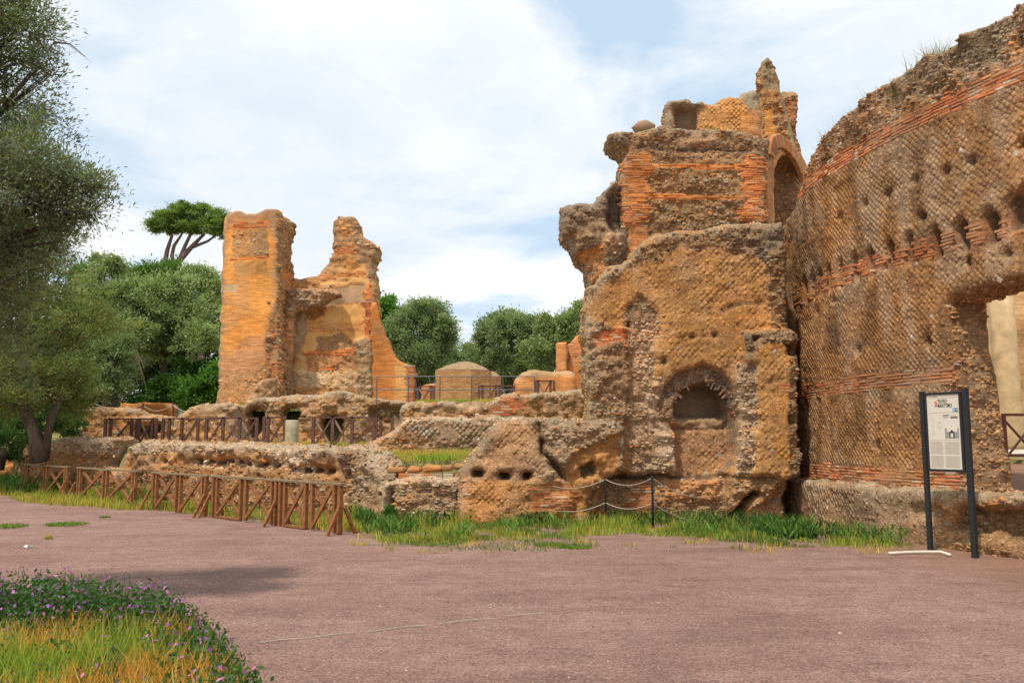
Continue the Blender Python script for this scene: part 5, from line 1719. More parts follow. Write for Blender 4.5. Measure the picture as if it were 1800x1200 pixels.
# dark timber railings on the terraces
def railing(pts, label, h=.93, name='timber_railing', matp=MAT_DARKWOOD, pairs=False, group='dark timber railings on the terraces'):
    """pts: list of (px, py_base, Y)"""
    P = [at(px, py, Y) for px, py, Y in pts]
    o = P[0]
    rt = root_at(name, tuple(o), label, 'railing', group)
    for i, p in enumerate(P):
        q = p - o
        m = MB(); m.box(q[0] - .05, q[0] + .05, q[1] - .05, q[1] + .05, q[2] - .25, q[2] + h); m.build('post', matp, rt, bevel=.006)
        if i + 1 < len(P):
            r = P[i + 1] - o
            m = MB(); m.beam((q[0], q[1], q[2] + h + .03), (r[0], r[1], r[2] + h + .03), .09, .055); m.build('top_rail', matp, rt)
            d = r - q
            a = q + d * .06; b = q + d * .94
            m = MB(); m.beam((a[0], a[1] - .02, a[2] + .04), (b[0], b[1] - .02, b[2] + h - .04), .06, .06); m.build('brace', matp, rt)
            m = MB(); m.beam((a[0], a[1] + .03, a[2] + h - .04), (b[0], b[1] + .03, b[2] + .04), .06, .06); m.build('brace', MAT_LIGHTBRACE, rt)
    return rt


tb = lambda px, Y: at(px, 700, Y)[0]


def rail_at(pxs, Ys, label, **kw):
    pts = []
    for px_, Y_ in zip(pxs, Ys):
        x = tb(px_, Y_)
        z = float(terrace_h(np.array(x), np.array(Y_))) - .02
        # keep the pixel column, use the terrain's height
        P = np.array([x, Y_, z]); pts.append(P)
    o = pts[0]
    rt = root_at('timber_railing', tuple(o), label, 'railing', 'dark timber railings on the terraces')
    h = kw.get('h', .95)
    for i, p in enumerate(pts):
        q = p - o
        m = MB(); m.box(q[0] - .05, q[0] + .05, q[1] - .05, q[1] + .05, q[2] - .25, q[2] + h); m.build('post', MAT_DARKWOOD, rt, bevel=.006)
        if i + 1 < len(pts):
            r = pts[i + 1] - o
            m = MB(); m.beam((q[0] - .04, q[1], q[2] + h + .03), (r[0] + .04, r[1], r[2] + h + .03), .09, .055); m.build('top_rail', MAT_DARKWOOD, rt)
            d = r - q
            if np.linalg.norm(d) < .45:
                continue
            a = q + d * .06; b = q + d * .94
            m = MB(); m.beam((a[0], a[1] - .02, a[2] + .04), (b[0], b[1] - .02, b[2] + h - .04), .06, .06); m.build('brace', MAT_DARKWOOD, rt)
            m = MB(); m.beam((a[0], a[1] + .03, a[2] + h - .04), (b[0], b[1] + .03, b[2] + .04), .06, .06); m.build('brace', MAT_LIGHTBRACE, rt)
    return rt


rail_at([188, 197, 234, 243], [31.5] * 4, 'short dark timber railing at the left end of the middle terrace')
rail_at([247, 270, 277], [31.2] * 3, 'narrow dark timber railing panel just right of the leftmost terrace railing')
rail_at([289, 300, 322, 350], [30.5] * 4, 'dark timber railing in front of the rounded wall stub')
rail_at([365, 394, 423, 453], [29.5] * 4, 'dark timber railing in front of the first dark opening')
rail_at([466, 473, 502], [29.0] * 3, 'short dark timber railing just left of the marble column stub')
rail_at([552, 586, 620, 658], [27.5] * 4, 'dark timber railing in front of the rightmost dark opening')
rail_at([662, 670, 690], [30.0] * 3, 'small dark timber railing behind the lichen wall')
rail_at([729, 734, 758, 763], [36.5] * 4, 'upper terrace timber railing left of the brick drum', h=.9)
rail_at([842, 848, 872, 878, 904], [36.5] * 5, 'upper terrace timber railing in front of the brick drum', h=.9)
rail_at([941, 946, 968, 974], [33.5] * 4, 'upper terrace timber railing in front of the brick mound', h=.9)
# thin metal rail along the upper terrace edge
p0 = at(662, 700, 32.0)
rt = root_at('thin_metal_rail', (p0[0], 32.0, 3.05), 'long thin grey metal rail along the edge of the upper terrace', 'railing')
L = at(940, 700, 32.0)[0] - p0[0]
for z in (1.0, .5):
    m = MB(); m.tube([(0, 0, z), (L, 0, z)], .018, 6); m.build('rail_bar', MAT_RAIL, rt)
n = 5
for i in range(n + 1):
    m = MB(); m.tube([(L * i / n, 0, -.1), (L * i / n, 0, 1.0)], .02, 6); m.build('post', MAT_RAIL, rt)

# marble column stub
x = tb(515, 28.3)
z = float(terrace_h(np.array(x), np.array(28.3)))
m = MB(); m.lathe([(.225, -.1), (.225, .1), (.22, .55), (.215, .83), (.19, .86)], 24)
o = m.build('column_stub', plain_material('yellow_grey_marble', (.40, .34, .22), .8, .2, 0, .25, 5, .2), None, True, loc=(x, 28.3, z))
tag(o, 'short round stone column stub on the middle terrace between two railings', 'column')

# steps and posts at the left
p = at(106, 766, 35.0)
rt = root_at('stone_steps', (p[0], 35.0, 1.4), 'dark stone steps climbing beside the crumbling wall under the olives', 'steps')
for k in range(5):
    m = MB(); m.box(0, .95, k * .32, k * .32 + .36, -.3, .02 + k * .17); o = m.build('step', plain_material('step_stone', (.24, .15, .10), .9, .1, 0, .3, 9, .3), rt, bevel=.015)


def rope(a, b, sag, r, rt, name='rope', loc=(0, 0, 0)):
    a, b = Vector(a), Vector(b)
    pts = []
    for i in range(13):
        t = i / 12
        q = a.lerp(b, t); q.z -= sag * 4 * t * (1 - t)
        pts.append(q)
    m = MB(); m.tube(pts, r, 6)
    return m.build(name, MAT_ROPE, rt)


lab_post = {0: 'dark post beside the stone steps', 1: 'slim dark post at the top of the stone steps', 2: 'dark rope post behind the left end of the crumbling wall', 3: 'dark rope post in front of the low orange wall', 4: 'dark rope post at the right end of the low orange wall'}
tops = []
for i, (px_, yt_, yb_, Y_) in enumerate(((128, 728, 768, 34.8), (136, 708, 745, 37.5), (163, 704, 740, 38.5), (250, 708, 745, 38.5), (303, 708, 745, 38.5))):
    a_, b_ = at(px_, yb_, Y_), at(px_, yt_, Y_)
    m = MB(); m.tube([(0, 0, -.4), (0, 0, b_[2] - a_[2])], .05, 8)
    o = m.build('rope_post', MAT_DARKWOOD, None, loc=tuple(a_)); tag(o, lab_post[i], 'post', 'rope posts by the trees')
    tops.append(b_)
for k, (i, j, lab) in enumerate(((1, 2, 'pale rope sagging between the posts near the steps'), (2, 3, 'pale rope sagging above the crumbling wall'), (3, 4, 'pale rope sagging in front of the low orange wall'))):
    o = rope(tops[i] - [0, 0, .08], tops[j] - [0, 0, .08], .28, .018, None); tag(o, lab, 'rope', 'ropes of the upper path')
o = rope(tops[4] - [0, 0, .08], at(345, 722, 37.5), .15, .018, None); tag(o, 'pale rope running down towards the rounded wall stub', 'rope', 'ropes of the upper path')

# rope posts in front of the niche wall
pts = []
for i, (px_, yt_, yb_, lab) in enumerate(((1065, 840, 920, 'thin black metal post in the grass left of the niche'), (1148, 838, 932, 'thin black metal post in the grass right below the niche'))):
    g_ = ground(px_, yb_)
    h_ = (yb_ - yt_) / F * g_[1]
    m = MB(); m.tube([(0, 0, -.1), (0, 0, h_ - .02), (0, 0, h_)], [.022, .022, .017], 10)
    o = m.build('metal_post', MAT_STEEL, None, True, loc=tuple(g_)); tag(o, lab, 'post', 'metal rope posts')
    pts.append(Vector((g_[0], g_[1], h_)))
ends = [(at(972, 850, 17.3), pts[0], .10, 'upper rope from the leaning mass to the left metal post'), (pts[0], pts[1], .13, 'upper rope between the two metal posts'),
        (pts[1], at(1240, 870, 17.2), .10, 'upper rope from the right metal post to the niche wall')]
for a_, b_, sg, lab in ends:
    for dz, w_ in ((.05, 'upper'), (.52, 'lower')):
        A_ = Vector(a_) - Vector((0, 0, dz)); B_ = Vector(b_) - Vector((0, 0, dz))
        o = rope(A_, B_, sg * (1 if dz < .1 else .9), .009, None); tag(o, lab.replace('upper', w_), 'rope', 'ropes before the niche wall')

# ==================================================================== INFO BOARD
pl, pr = ground(1636, 970), ground(1714, 980)
v = pr - pl
ang = math.atan2(v[1], v[0]); L = float(np.linalg.norm(v[:2]))
rt = root_at('info_board', tuple(pl), 'tall information board on two dark posts headed TEATRO MARITTIMO', 'sign', rz=ang)
H = 2.44
for x, w in ((0, .065), (L, .078)):
    m = MB(); m.box(x - w / 2, x + w / 2, -.04, .04, -.1, H + (.02 if x else 0)); m.build('post', MAT_STEEL, rt, bevel=.01)
zt, zb = H - .03, 1.22
x0, x1 = .07, L - .085
for nm, q in (('frame_rail', (x0 - .02, x1 + .03, -.032, .032, zt - .035, zt)), ('frame_rail', (x0 - .02, x1 + .03, -.032, .032, zb, zb + .035)),
              ('frame_side', (x0 - .02, x0 + .012, -.03, .03, zb + .036, zt - .036)), ('frame_side', (x1 - .012, x1 + .028, -.03, .03, zb + .036, zt - .036))):
    m = MB(); m.box(*q); m.build(nm, MAT_STEEL, rt, bevel=.004)
m = MB(); m.box(x0 + .014, x1 - .014, -.016, .016, zb + .037, zt - .037); pan = m.build('panel', MAT_PANEL, rt)
px0, px1, pz0, pz1 = x0 + .014, x1 - .014, zb + .037, zt - .037
PW, PH = px1 - px0, pz1 - pz0


def prn(name, mat, u0, u1, v0, v1, parent=pan, d=.002):
    m = MB(); m.box(px0 + u0 * PW, px0 + u1 * PW, -.016 - d, -.0162, pz1 - v1 * PH, pz1 - v0 * PH); return m.build(name, mat, parent)


def text(s_, u, v, size, mat, bold=.012, width=None):
    cu = bpy.data.curves.new('lettering', 'FONT'); cu.body = s_; cu.size = size; cu.offset = bold * size; cu.extrude = .001
    ob = bpy.data.objects.new('lettering_tmp', cu); COL.objects.link(ob)
    dg = bpy.context.evaluated_depsgraph_get(); dg.update()
    me = bpy.data.meshes.new_from_object(ob.evaluated_get(dg)); bpy.data.objects.remove(ob)
    me.materials.clear(); me.materials.append(mat)
    o = link('lettering', me, pan)
    o.rotation_euler = (math.pi / 2, 0, 0); o.location = (px0 + u * PW, -.0185, pz1 - v * PH)
    o.scale = (.92 if width is None else width * PW / (max(q.co.x for q in me.vertices) - min(q.co.x for q in me.vertices)), 1, 1)
    return o


text('TEATRO', .34, .112, .080, MAT_INK, .004, .30)
text('MARITTIMO', .34, .172, .080, MAT_INK, .004, .44)
# diamond emblem
for (u, v, mt) in ((.265, .10, MAT_REDINK), (.30, .085, MAT_YELINK), (.265, .135, MAT_YELINK), (.305, .12, MAT_REDINK), (.29, .15, MAT_INK)):
    o = prn('emblem', mt, -.022, .022, -.011, .011); o.location = (u * PW, 0, -v * PH)
prn('number_box', MAT_BLUEINK, .80, .875, .185, .235); prn('number_box', MAT_INK, .88, .955, .185, .235)
text('4', .895, .226, .06, MAT_PANEL, .01)
text('VILLA ADRIANA', .08, .028, .022, MAT_GREYINK, 0)
prn('rule_line', MAT_GREYINK, .04, .97, .040, .043); prn('rule_line', MAT_GREYINK, .04, .97, .242, .2445); prn('rule_line', MAT_GREYINK, .04, .97, .61, .6125)
# drawings: colonnade, elevation, plan and the domed view
for k in range(5):
    prn('drawing', MAT_GREYINK, .50 + k * .035, .513 + k * .035, .285, .32)
prn('drawing', MAT_INK, .49, .675, .275, .286); prn('drawing', MAT_INK, .72, .94, .305, .32)
for k in range(6):
    prn('drawing', MAT_GREYINK, .735 + k * .034, .75 + k * .034, .275 + (k % 2) * .01, .305)
prn('drawing', MAT_GREYINK, .53, .95, .455, .59)
prn('drawing', MAT_PANEL, .60, .90, .44, .505, d=.003); prn('drawing', MAT_INK, .66, .82, .50, .58, d=.0035); prn('drawing', MAT_PANEL, .70, .78, .52, .575, d=.004)
m = MB(); m.lathe([(.04, 0), (.037, .02), (.02, .04), (.004, .055), (.003, .085)], 12); o = m.build('drawing', MAT_INK, pan); o.location = (px0 + .74 * PW, -.018, pz1 - .50 * PH); o.scale = (1, .03, 1)
for k in range(22):
    a = k * .285
    rr = .05 + .006 * math.sin(k * 2.1)
    u = .37 + rr * math.cos(a); v = .41 + rr * .9 * math.sin(a)
    prn('drawing', MAT_GREYINK, u - .006, u + .006, v - .003, v + .003)
rr = random.Random(5)
for k in range(26):
    u = .12 + .07 * rr.random(); v = .30 + .25 * rr.random()
    prn('drawing', MAT_GREYINK, u, u + .01 + .02 * rr.random(), v, v + .0025)
for (u0, u1, v0, v1) in ((.05, .46, .63, .80), (.50, .95, .63, .80), (.05, .46, .82, .98), (.50, .95, .82, .98)):
    nl = 13
    for k in range(nl):
        v = v0 + (v1 - v0) * k / nl
        prn('text_line', MAT_PANEL2, u0, u1 - rr.random() * .04, v, v + (v1 - v0) / nl * .62)

# things lying on the gravel
a_, b_ = ground(1563, 975), ground(1664, 976)
pts = [a_ + [0, 0, .025]] + [a_ * (1 - t) + b_ * t + np.array([0, .10 * math.sin(t * math.pi * .8), .025 + .02 * t]) for t in (.15, .3, .5, .7, .85, .95)] + [b_ + [-.01, .0, .03], b_ + [.01, -.1, .02]]
m = MB(); m.tube(pts, .022, 8)
o = m.build('plastic_pipe', MAT_HOSE, None, True); tag(o, 'cream plastic pipe lying on the gravel in front of the information board', 'pipe')
g_ = ground(1735, 969); m = MB(); m.box(-.03, .03, -.03, .03, -.05, .2)
o = m.build('orange_marker', MAT_ORANGE, None, loc=tuple(g_), bevel=.006); tag(o, 'small orange marker stub at the foot of the wall right of the board', 'marker')
g_ = ground(48, 962)
v_, f_ = [], []
rr = random.Random(2)
for i in range(10):
    v_.append((rr.uniform(-.07, .07), rr.uniform(-.05, .05), rr.uniform(0, .06)))
f_ = [(i, (i + 3) % 10, (i + 5) % 10) for i in range(10)]
o = link('crumpled_paper', mesh_from('paper', v_, f_, MAT_PAPER), None, loc=tuple(g_)); tag(o, 'crumpled white paper on the gravel at the left', 'litter')
g_ = ground(948, 941)
o = link('green_scrap', mesh_from('scrap', [(p[0] * 1.2, p[1], p[2]) for p in v_], f_, MAT_CLOTH), None, loc=tuple(g_ + [0, 0, .01])); tag(o, 'small green plastic scrap at the edge of the grass', 'litter')
a_, b_ = ground(455, 1131), ground(955, 1078)
for i, (t0, t1) in enumerate(((0, .28), (.34, .55), (.6, .8), (.86, 1))):
    pts = []
    for k in range(9):
        t = t0 + (t1 - t0) * k / 8
        q = a_ * (1 - t) + b_ * t
        pts.append((q[0], q[1] + .02 * math.sin(t * 30), .012))
    m = MB(); m.tube(pts, .004, 5)
    o = m.build('dry_twig', MAT_ROPE, None); tag(o, ['leftmost pale twig of the line of twigs on the gravel', 'second pale twig from the left on the gravel', 'third pale twig from the left on the gravel', 'rightmost pale twig of the line on the gravel'][i], 'twig', 'pale twigs in a line on the gravel')

# pebbles on the gravel
n = 5200
yy = 4.5 + 22 * RNG.uniform(0, 1, n) ** 1.5
xx = RNG.uniform(-.75, .75, n) * yy
m_ = yy < wall_line(xx) - 2.5
xx, yy = xx[m_], yy[m_]; n = len(xx)
sz = RNG.uniform(.006, .02, n) * (1 + RNG.uniform(0, 1, n) ** 6 * 1.2)
sv = shape_verts(1, RNG, n)
P = np.stack([xx, yy, ground_h(xx, yy)], 1)
Vv = P[:, None, :] + sv * (np.stack([sz, sz * .8, sz * .6], 1)[:, None, :])
fc = shape_faces(1)
Fa = (fc[None] + (np.arange(n) * 13)[:, None, None]).reshape(-1, 3)
cc = np.where(RNG.uniform(0, 1, n)[:, None] < .35, np.array([.38, .27, .22]), np.array([.26, .16, .14])) * RNG.uniform(.6, 1.3, n)[:, None]
o = link('loose_gravel', mesh_np('loose_gravel', Vv.reshape(-1, 3), Fa, 3, MAT_PIECE, {'Col': np.repeat(cc, 13, 0)}), None, 'stuff')
tag(o, 'small loose pebbles scattered over the reddish gravel forecourt', 'gravel')


# ==================================================================== GRASS AND PLANTS
def blades(P, h, w, lean, col, seed=0, tipcol=None):
    """P (n,3) roots -> bent two-segment blades"""
    n = len(P)
    R = np.random.default_rng(seed)
    a = R.uniform(0, 2 * math.pi, n); b = R.uniform(0, 2 * math.pi, n)
    D = np.stack([np.cos(a), np.sin(a), 0 * a], 1)
    S = np.stack([np.cos(b), np.sin(b), 0 * b], 1) * (w / 2)[:, None]
    le = (lean * R.uniform(.2, 1.4, n) * h)[:, None]
    up = np.array([0, 0, 1.0])
    mid = P + up * (h * .55)[:, None] + D * le * .35
    tip = P + up * (h * R.uniform(.85, 1.0, n))[:, None] + D * le
    V = np.stack([P - S, P + S, mid + S * .8, mid - S * .8, tip], 1)
    i = np.arange(n) * 5
    T = np.stack([np.stack([i, i + 1, i + 2], 1), np.stack([i, i + 2, i + 3], 1), np.stack([i + 3, i + 2, i + 4], 1)], 1).reshape(-1, 3)
    C = np.repeat(col[:, None, :], 5, 1)
    if tipcol is not None:
        C[:, 4] = tipcol; C[:, 2:4] = (C[:, 2:4] + tipcol[:, None, :]) / 2
    return V.reshape(-1, 3), T, C.reshape(-1, 3)


def merge(parts):
    V, T, C = [], [], []
    o = 0
    for v, t, c in parts:
        V.append(v); T.append(t + o); C.append(c); o += len(v)
    return np.concatenate(V), np.concatenate(T), np.concatenate(C)


def sample_px(poly, n, z=0.0, seed=0, hf=None):
    """uniform on the ground inside an outline given by ground pixels"""
    W_ = [ground(px, py, z)[:2] for px, py in poly]
    R = np.random.default_rng(seed)
    xs_ = [w[0] for w in W_]; ys_ = [w[1] for w in W_]
    out = []
    tot = 0
    while tot < n:
        x = R.uniform(min(xs_), max(xs_), n * 2); y = R.uniform(min(ys_), max(ys_), n * 2)
        xw = x + .25 * fbm(x * 2, y * 2, 0, seed, 3); yw = y + .35 * fbm(x * 2 + 9, y * 2, 0, seed, 3)
        m = inpoly(xw, yw, [tuple(w) for w in W_])
        x, y = x[m], y[m]
        out.append(np.stack([x, y], 1)); tot += len(x)
    q = np.concatenate(out)[:n]
    zz = hf(q[:, 0], q[:, 1]) if hf else np.full(len(q), z)
    return np.column_stack([q, zz])


GREEN = np.array([.10, .18, .032]); LIME = np.array([.28, .36, .045]); STRAW = np.array([.56, .39, .10]); DARKG = np.array([.035, .085, .018]); ORANGE = np.array([.55, .27, .05])


def palette(n, cols, w, seed):
    R = np.random.default_rng(seed)
    w = np.array(w, float); w /= w.sum()
    i = R.choice(len(cols), n, p=w)
    return np.array(cols)[i] * R.uniform(.7, 1.3, n)[:, None]


def patch_palette(P, a, b, seed, mixn=.25, bias=0.0, fr=1.2):
    f = fbm(P[:, 0] * fr, P[:, 1] * fr, 0, seed, 3) + bias
    R = np.random.default_rng(seed)
    t = np.clip(f * 3 + .5 + R.normal(0, mixn, len(P)), 0, 1)[:, None]
    return (np.array(a) * (1 - t) + np.array(b) * t) * R.uniform(.7, 1.3, len(P))[:, None]


# strip along the wall foot
polyA = [(612, 912), (670, 905), (810, 902), (950, 902), (1060, 905), (1230, 915), (1340, 922), (1420, 930), (1560, 950), (1625, 958), (1600, 964), (1500, 962), (1380, 962), (1300, 954),
         (1200, 946), (1100, 938), (1000, 946), (860, 952), (760, 957), (700, 957), (640, 945)]
P = sample_px(polyA, 30000, 0, 1, ground_h)
dens = fbm(P[:, 0] * 1.7, P[:, 1] * 1.7, 0, 55, 3)
m_ = dens > -.28
P = P[m_]
n = len(P)
hh = (.04 + .18 * np.clip(dens[m_] + .22, 0, 1)) * RNG.uniform(.5, 1.5, n) * (1 + .5 * (P[:, 1] > 15.5))
col = patch_palette(P, GREEN, LIME, 61, .3, 0.0)
k = RNG.uniform(0, 1, n) < .16 + .3 * (fbm(P[:, 0], P[:, 1], 0, 63, 2) > .12)
col[k] = palette(k.sum(), [STRAW, ORANGE * .9, LIME], [5, 1, 4], 4)
parts = [blades(P, hh, RNG.uniform(.008, .016, n), .35, col, 7)]
# broad weeds
n = 9000
P2 = sample_px(polyA, n, 0, 2, ground_h)
m_ = fbm(P2[:, 0] * 2.2, P2[:, 1] * 1.4, 0, 57, 3) > .08
P2 = P2[m_]; n = len(P2)
P2[:, 2] += RNG.uniform(0, .22, n)
parts.append(blades(P2, RNG.uniform(.06, .18, n), RNG.uniform(.015, .035, n), .9, patch_palette(P2, DARKG, GREEN * 1.3, 62), 8))
P3 = sample_px([(600, 925), (760, 945), (860, 940), (1000, 935), (1100, 930), (1300, 945), (1500, 955), (1640, 960), (1640, 972), (1500, 974), (1300, 972), (1180, 964), (1000, 966), (860, 972), (700, 974), (610, 958)], 7000, 0, 12, ground_h)
q_ = fbm(P3[:, 0] * 3.1, P3[:, 1] * 2.2, 0, 59, 3)
P3 = P3[q_ > .16]; n = len(P3)
parts.append(blades(P3, RNG.uniform(.02, .12, n), RNG.uniform(.006, .014, n), .8, patch_palette(P3, GREEN, STRAW, 64, .4), 18))
V_, T_, C_ = merge(parts)
o = link('wall_foot_grass', mesh_np('grass', V_, T_, 3, MAT_GRASS, {'Col': C_}), None, 'stuff')
tag(o, 'bright green grass and weeds along the foot of the walls', 'grass', kind='stuff')

# strip along the barriers
polyB = [(-60, 832), (40, 850), (300, 884), (480, 905), (640, 915), (650, 935), (560, 932), (470, 916), (330, 902), (180, 893), (60, 884), (-20, 866), (-80, 862)]
P = sample_px(polyB, 34000, 0, 3, ground_h)
n = len(P)
front = np.clip((line_px := (0)) + (project(P)[1] - (862 + (project(P)[0]) * .09)) / 14, -1, 1)
hh = RNG.uniform(.06, .36, n) * np.where(front > 0, .6, 1.0) * (1 + 1.2 * fbm(P[:, 0] * 1.5, P[:, 1] * 1.5, 0, 15, 3))
col = patch_palette(P, GREEN * 1.05, LIME, 71, .3, .0)
k = RNG.uniform(0, 1, n) < np.clip(.25 + .5 * front, .08, .7)
col[k] = palette(k.sum(), [STRAW * 1.05, ORANGE, LIME * 1.2], [5, 2, 3], 5)
parts = [blades(P, hh, RNG.uniform(.010, .02, n), .4, col, 9)]
polyB2 = [(-60, 815), (60, 830), (110, 850), (110, 872), (40, 872), (-60, 862)]
P = sample_px(polyB2, 9000, 0, 4, ground_h); n = len(P)
P[:, 2] += RNG.uniform(0, .4, n)
parts.append(blades(P, RNG.uniform(.1, .3, n), RNG.uniform(.02, .04, n), .8, patch_palette(P, DARKG * 1.2, GREEN, 72), 10))
V_, T_, C_ = merge(parts)
o = link('barrier_grass', mesh_np('grass', V_, T_, 3, MAT_GRASS, {'Col': C_}), None, 'stuff')
tag(o, 'green and straw-coloured grass growing around the timber barriers', 'grass', kind='stuff')

# terraces
def terrace_grass(name, label, boxes, n, hrange, cols, seed):
    parts = []
    R = np.random.default_rng(seed)
    for x0, x1, y0, y1, k in boxes:
        N_ = int(n * k)
        x = R.uniform(x0, x1, N_); y = R.uniform(y0, y1, N_)
        m_ = (y > wall_line(x) + .75) & (fbm(x * 1.1, y * 1.1, 0, seed, 3) > -.25)
        x, y = x[m_], y[m_]
        P = np.stack([x, y, terrace_h(x, y) - .02], 1)
        c = patch_palette(P, cols[0], cols[1], seed + 2, .35)
        parts.append(blades(P, R.uniform(*hrange, len(x)), R.uniform(.012, .025, len(x)), .4, c, seed))
    V_, T_, C_ = merge(parts)
    o = link(name, mesh_np('grass', V_, T_, 3, MAT_GRASS, {'Col': C_}), None, 'stuff')
    tag(o, label, 'grass', kind='stuff')


terrace_grass('middle_terrace_grass', 'yellow and green grass on the middle terrace', [(-4.5, .8, 19.2, 23.8, .45), (-17, -2, 24, 33.8, .7)], 26000, (.06, .22), (STRAW * 1.0, LIME * .95), 81)
terrace_grass('upper_terrace_grass', 'straw-yellow grass on the upper terrace below the ruins', [(-12, -3.6, 35.2, 37.8, .5), (-3.8, 3.5, 31.6, 36, .6)], 16000, (.08, .26), (STRAW * 1.05, LIME), 83)

# near patch: flowering weeds and dry grass at the lower left
R = np.random.default_rng(21)


def near_xmax(y):
    return np.interp(y, [4.0, 5.2, 6.0, 7.0, 7.6, 8.4], [-1.15, -1.45, -1.75, -2.35, -2.75, -4.2])


n = 42000
y = R.uniform(4.0, 8.4, n); x = R.uniform(-7.0, -1.2, n)
edge = near_xmax(y) + .18 * fbm(x * 3, y * 3, 0, 5, 2)
m_ = x < edge
x, y = x[m_], y[m_]
zone = y + .9 * fbm(x * .9, y * .9, 0, 91, 3) + .28 * (x + 3.0).clip(-3, 2) * 0
green_zone = (zone > 6.95) | ((x > near_xmax(y) - .55) & (fbm(x * 2, y * 2, 0, 92, 2) > -.1))
P = np.stack([x, y, ground_h(x, y)], 1)
n = len(P)
hh = np.where(green_zone, R.uniform(.14, .36, n), R.uniform(.18, .42, n))
hh *= np.clip((edge[m_] - x) / .5 + .4, .4, 1)
c1 = patch_palette(P, STRAW * 1.1, ORANGE * 1.05, 93, .4, .0, 2.0)
c1b = patch_palette(P, LIME * .9, STRAW, 94, .4)
kk = (fbm(x * 1.6, y * 1.6, 0, 95, 3) > .12)[:, None]
c1 = np.where(kk, c1b, c1)
c2 = patch_palette(P, DARKG * 1.15, GREEN * 1.0, 96, .3)
col = np.where(green_zone[:, None], c2, c1)
V_, T_, C_ = blades(P, hh, R.uniform(.005, .011, n), .4, col, 11)
o = link('dry_grass', mesh_np('dry_grass', V_, T_, 3, MAT_GRASS, {'Col': C_}), None, 'stuff')
tag(o, 'golden dry grass in the near left corner', 'grass', kind='stuff')


def leaf_quads(Cn, D, Nn, L, Wd, col):
    """diamond leaves: centre, long axis D, normal N"""
    S = np.cross(Nn, D)
    S /= np.linalg.norm(S, axis=1, keepdims=True) + 1e-9
    a = Cn - D * (L / 2)[:, None]; b = Cn + S * (Wd / 2)[:, None]; c = Cn + D * (L / 2)[:, None]; d = Cn - S * (Wd / 2)[:, None]
    V = np.stack([a, b, c, d], 1).reshape(-1, 3)
    i = np.arange(len(Cn)) * 4
    Q = np.stack([i, i + 1, i + 2, i + 3], 1)
    return V, Q, np.repeat(col, 4, 0)


def rand_dirs(R, n, zbias=0.0):
    v = R.normal(0, 1, (n, 3)); v[:, 2] += zbias
    return v / np.linalg.norm(v, axis=1, keepdims=True)


# leafy stems with purple flowers
nst = 1500
y = R.uniform(4.2, 8.3, nst * 4); x = R.uniform(-7, -1.3, nst * 4)
z_ = y + .9 * fbm(x * .9, y * .9, 0, 91, 3)
m_ = (x < near_xmax(y) - .02) & (((z_ > 6.8)) | (R.uniform(0, 1, len(x)) < .10) | ((x > near_xmax(y) - .5) & (R.uniform(0, 1, len(x)) < .35)))
x, y = x[m_][:nst * 2], y[m_][:nst * 2]
nst = len(x)
hs = R.uniform(.22, .44, nst) * np.where(y > 7.2, 1.12, .85) * np.clip((near_xmax(y) - x) / .6 + .55, .55, 1)
LV = [[], [], []]; FV = [[], [], []]
lc, ld, ln, ll, lw, lcol = [], [], [], [], [], []
for rep in range(26):
    t = R.uniform(.05, 1, nst)
    lc.append(np.stack([x + R.normal(0, .05, nst), y + R.normal(0, .05, nst), hs * t], 1))
    ld.append(rand_dirs(R, nst, .3)); ln.append(rand_dirs(R, nst, 1.2)); ll.append(R.uniform(.03, .075, nst)); lw.append(R.uniform(.012, .035, nst))
    g = R.uniform(0, 1, nst)[:, None]
    lcol.append((DARKG * (1 - g) + np.array([.08, .17, .04]) * g) * R.uniform(.7, 1.3, nst)[:, None])
V1, Q1, C1 = leaf_quads(np.concatenate(lc), np.concatenate(ld), np.concatenate(ln), np.concatenate(ll), np.concatenate(lw), np.concatenate(lcol))
o = link('weed_foliage', mesh_np('weed_foliage', V1, Q1, 4, MAT_LEAF, {'Col': C1}), None, 'stuff')
tag(o, 'dark green leafy weeds under the purple flowers, near left', 'weeds', kind='stuff')
fx = R.choice(nst, min(nst, 1700))
fc_, fd_, fn_, fl_, fw_, fcol = [], [], [], [], [], []
base = np.stack([x[fx] + R.normal(0, .04, len(fx)), y[fx] + R.normal(0, .04, len(fx)), hs[fx] * R.uniform(.8, 1.12, len(fx))], 1)
ax_ = rand_dirs(R, len(fx), 1.0)
t1 = np.cross(ax_, rand_dirs(R, len(fx))); t1 /= np.linalg.norm(t1, axis=1, keepdims=True)
t2 = np.cross(ax_, t1)
cb = palette(len(fx), [(.50, .16, .48), (.42, .14, .52), (.60, .20, .42), (.30, .10, .34)], [4, 3, 2, 1.5], 31)
for k in range(5):
    a = 2 * math.pi * k / 5
    d = t1 * math.cos(a) + t2 * math.sin(a)
    s_ = R.uniform(.012, .022, len(fx))
    fc_.append(base + d * (s_ * .5)[:, None]); fd_.append(d); fn_.append(ax_ * 1.0); fl_.append(s_); fw_.append(s_ * .7); fcol.append(cb)
V1, Q1, C1 = leaf_quads(np.concatenate(fc_), np.concatenate(fd_), np.concatenate(fn_), np.concatenate(fl_), np.concatenate(fw_), np.concatenate(fcol))
o = link('purple_flowers', mesh_np('purple_flowers', V1, Q1, 4, MAT_GRASS, {'Col': C1}), None, 'stuff')
tag(o, 'small purple flowers scattered over the weeds, near left', 'flowers', kind='stuff')


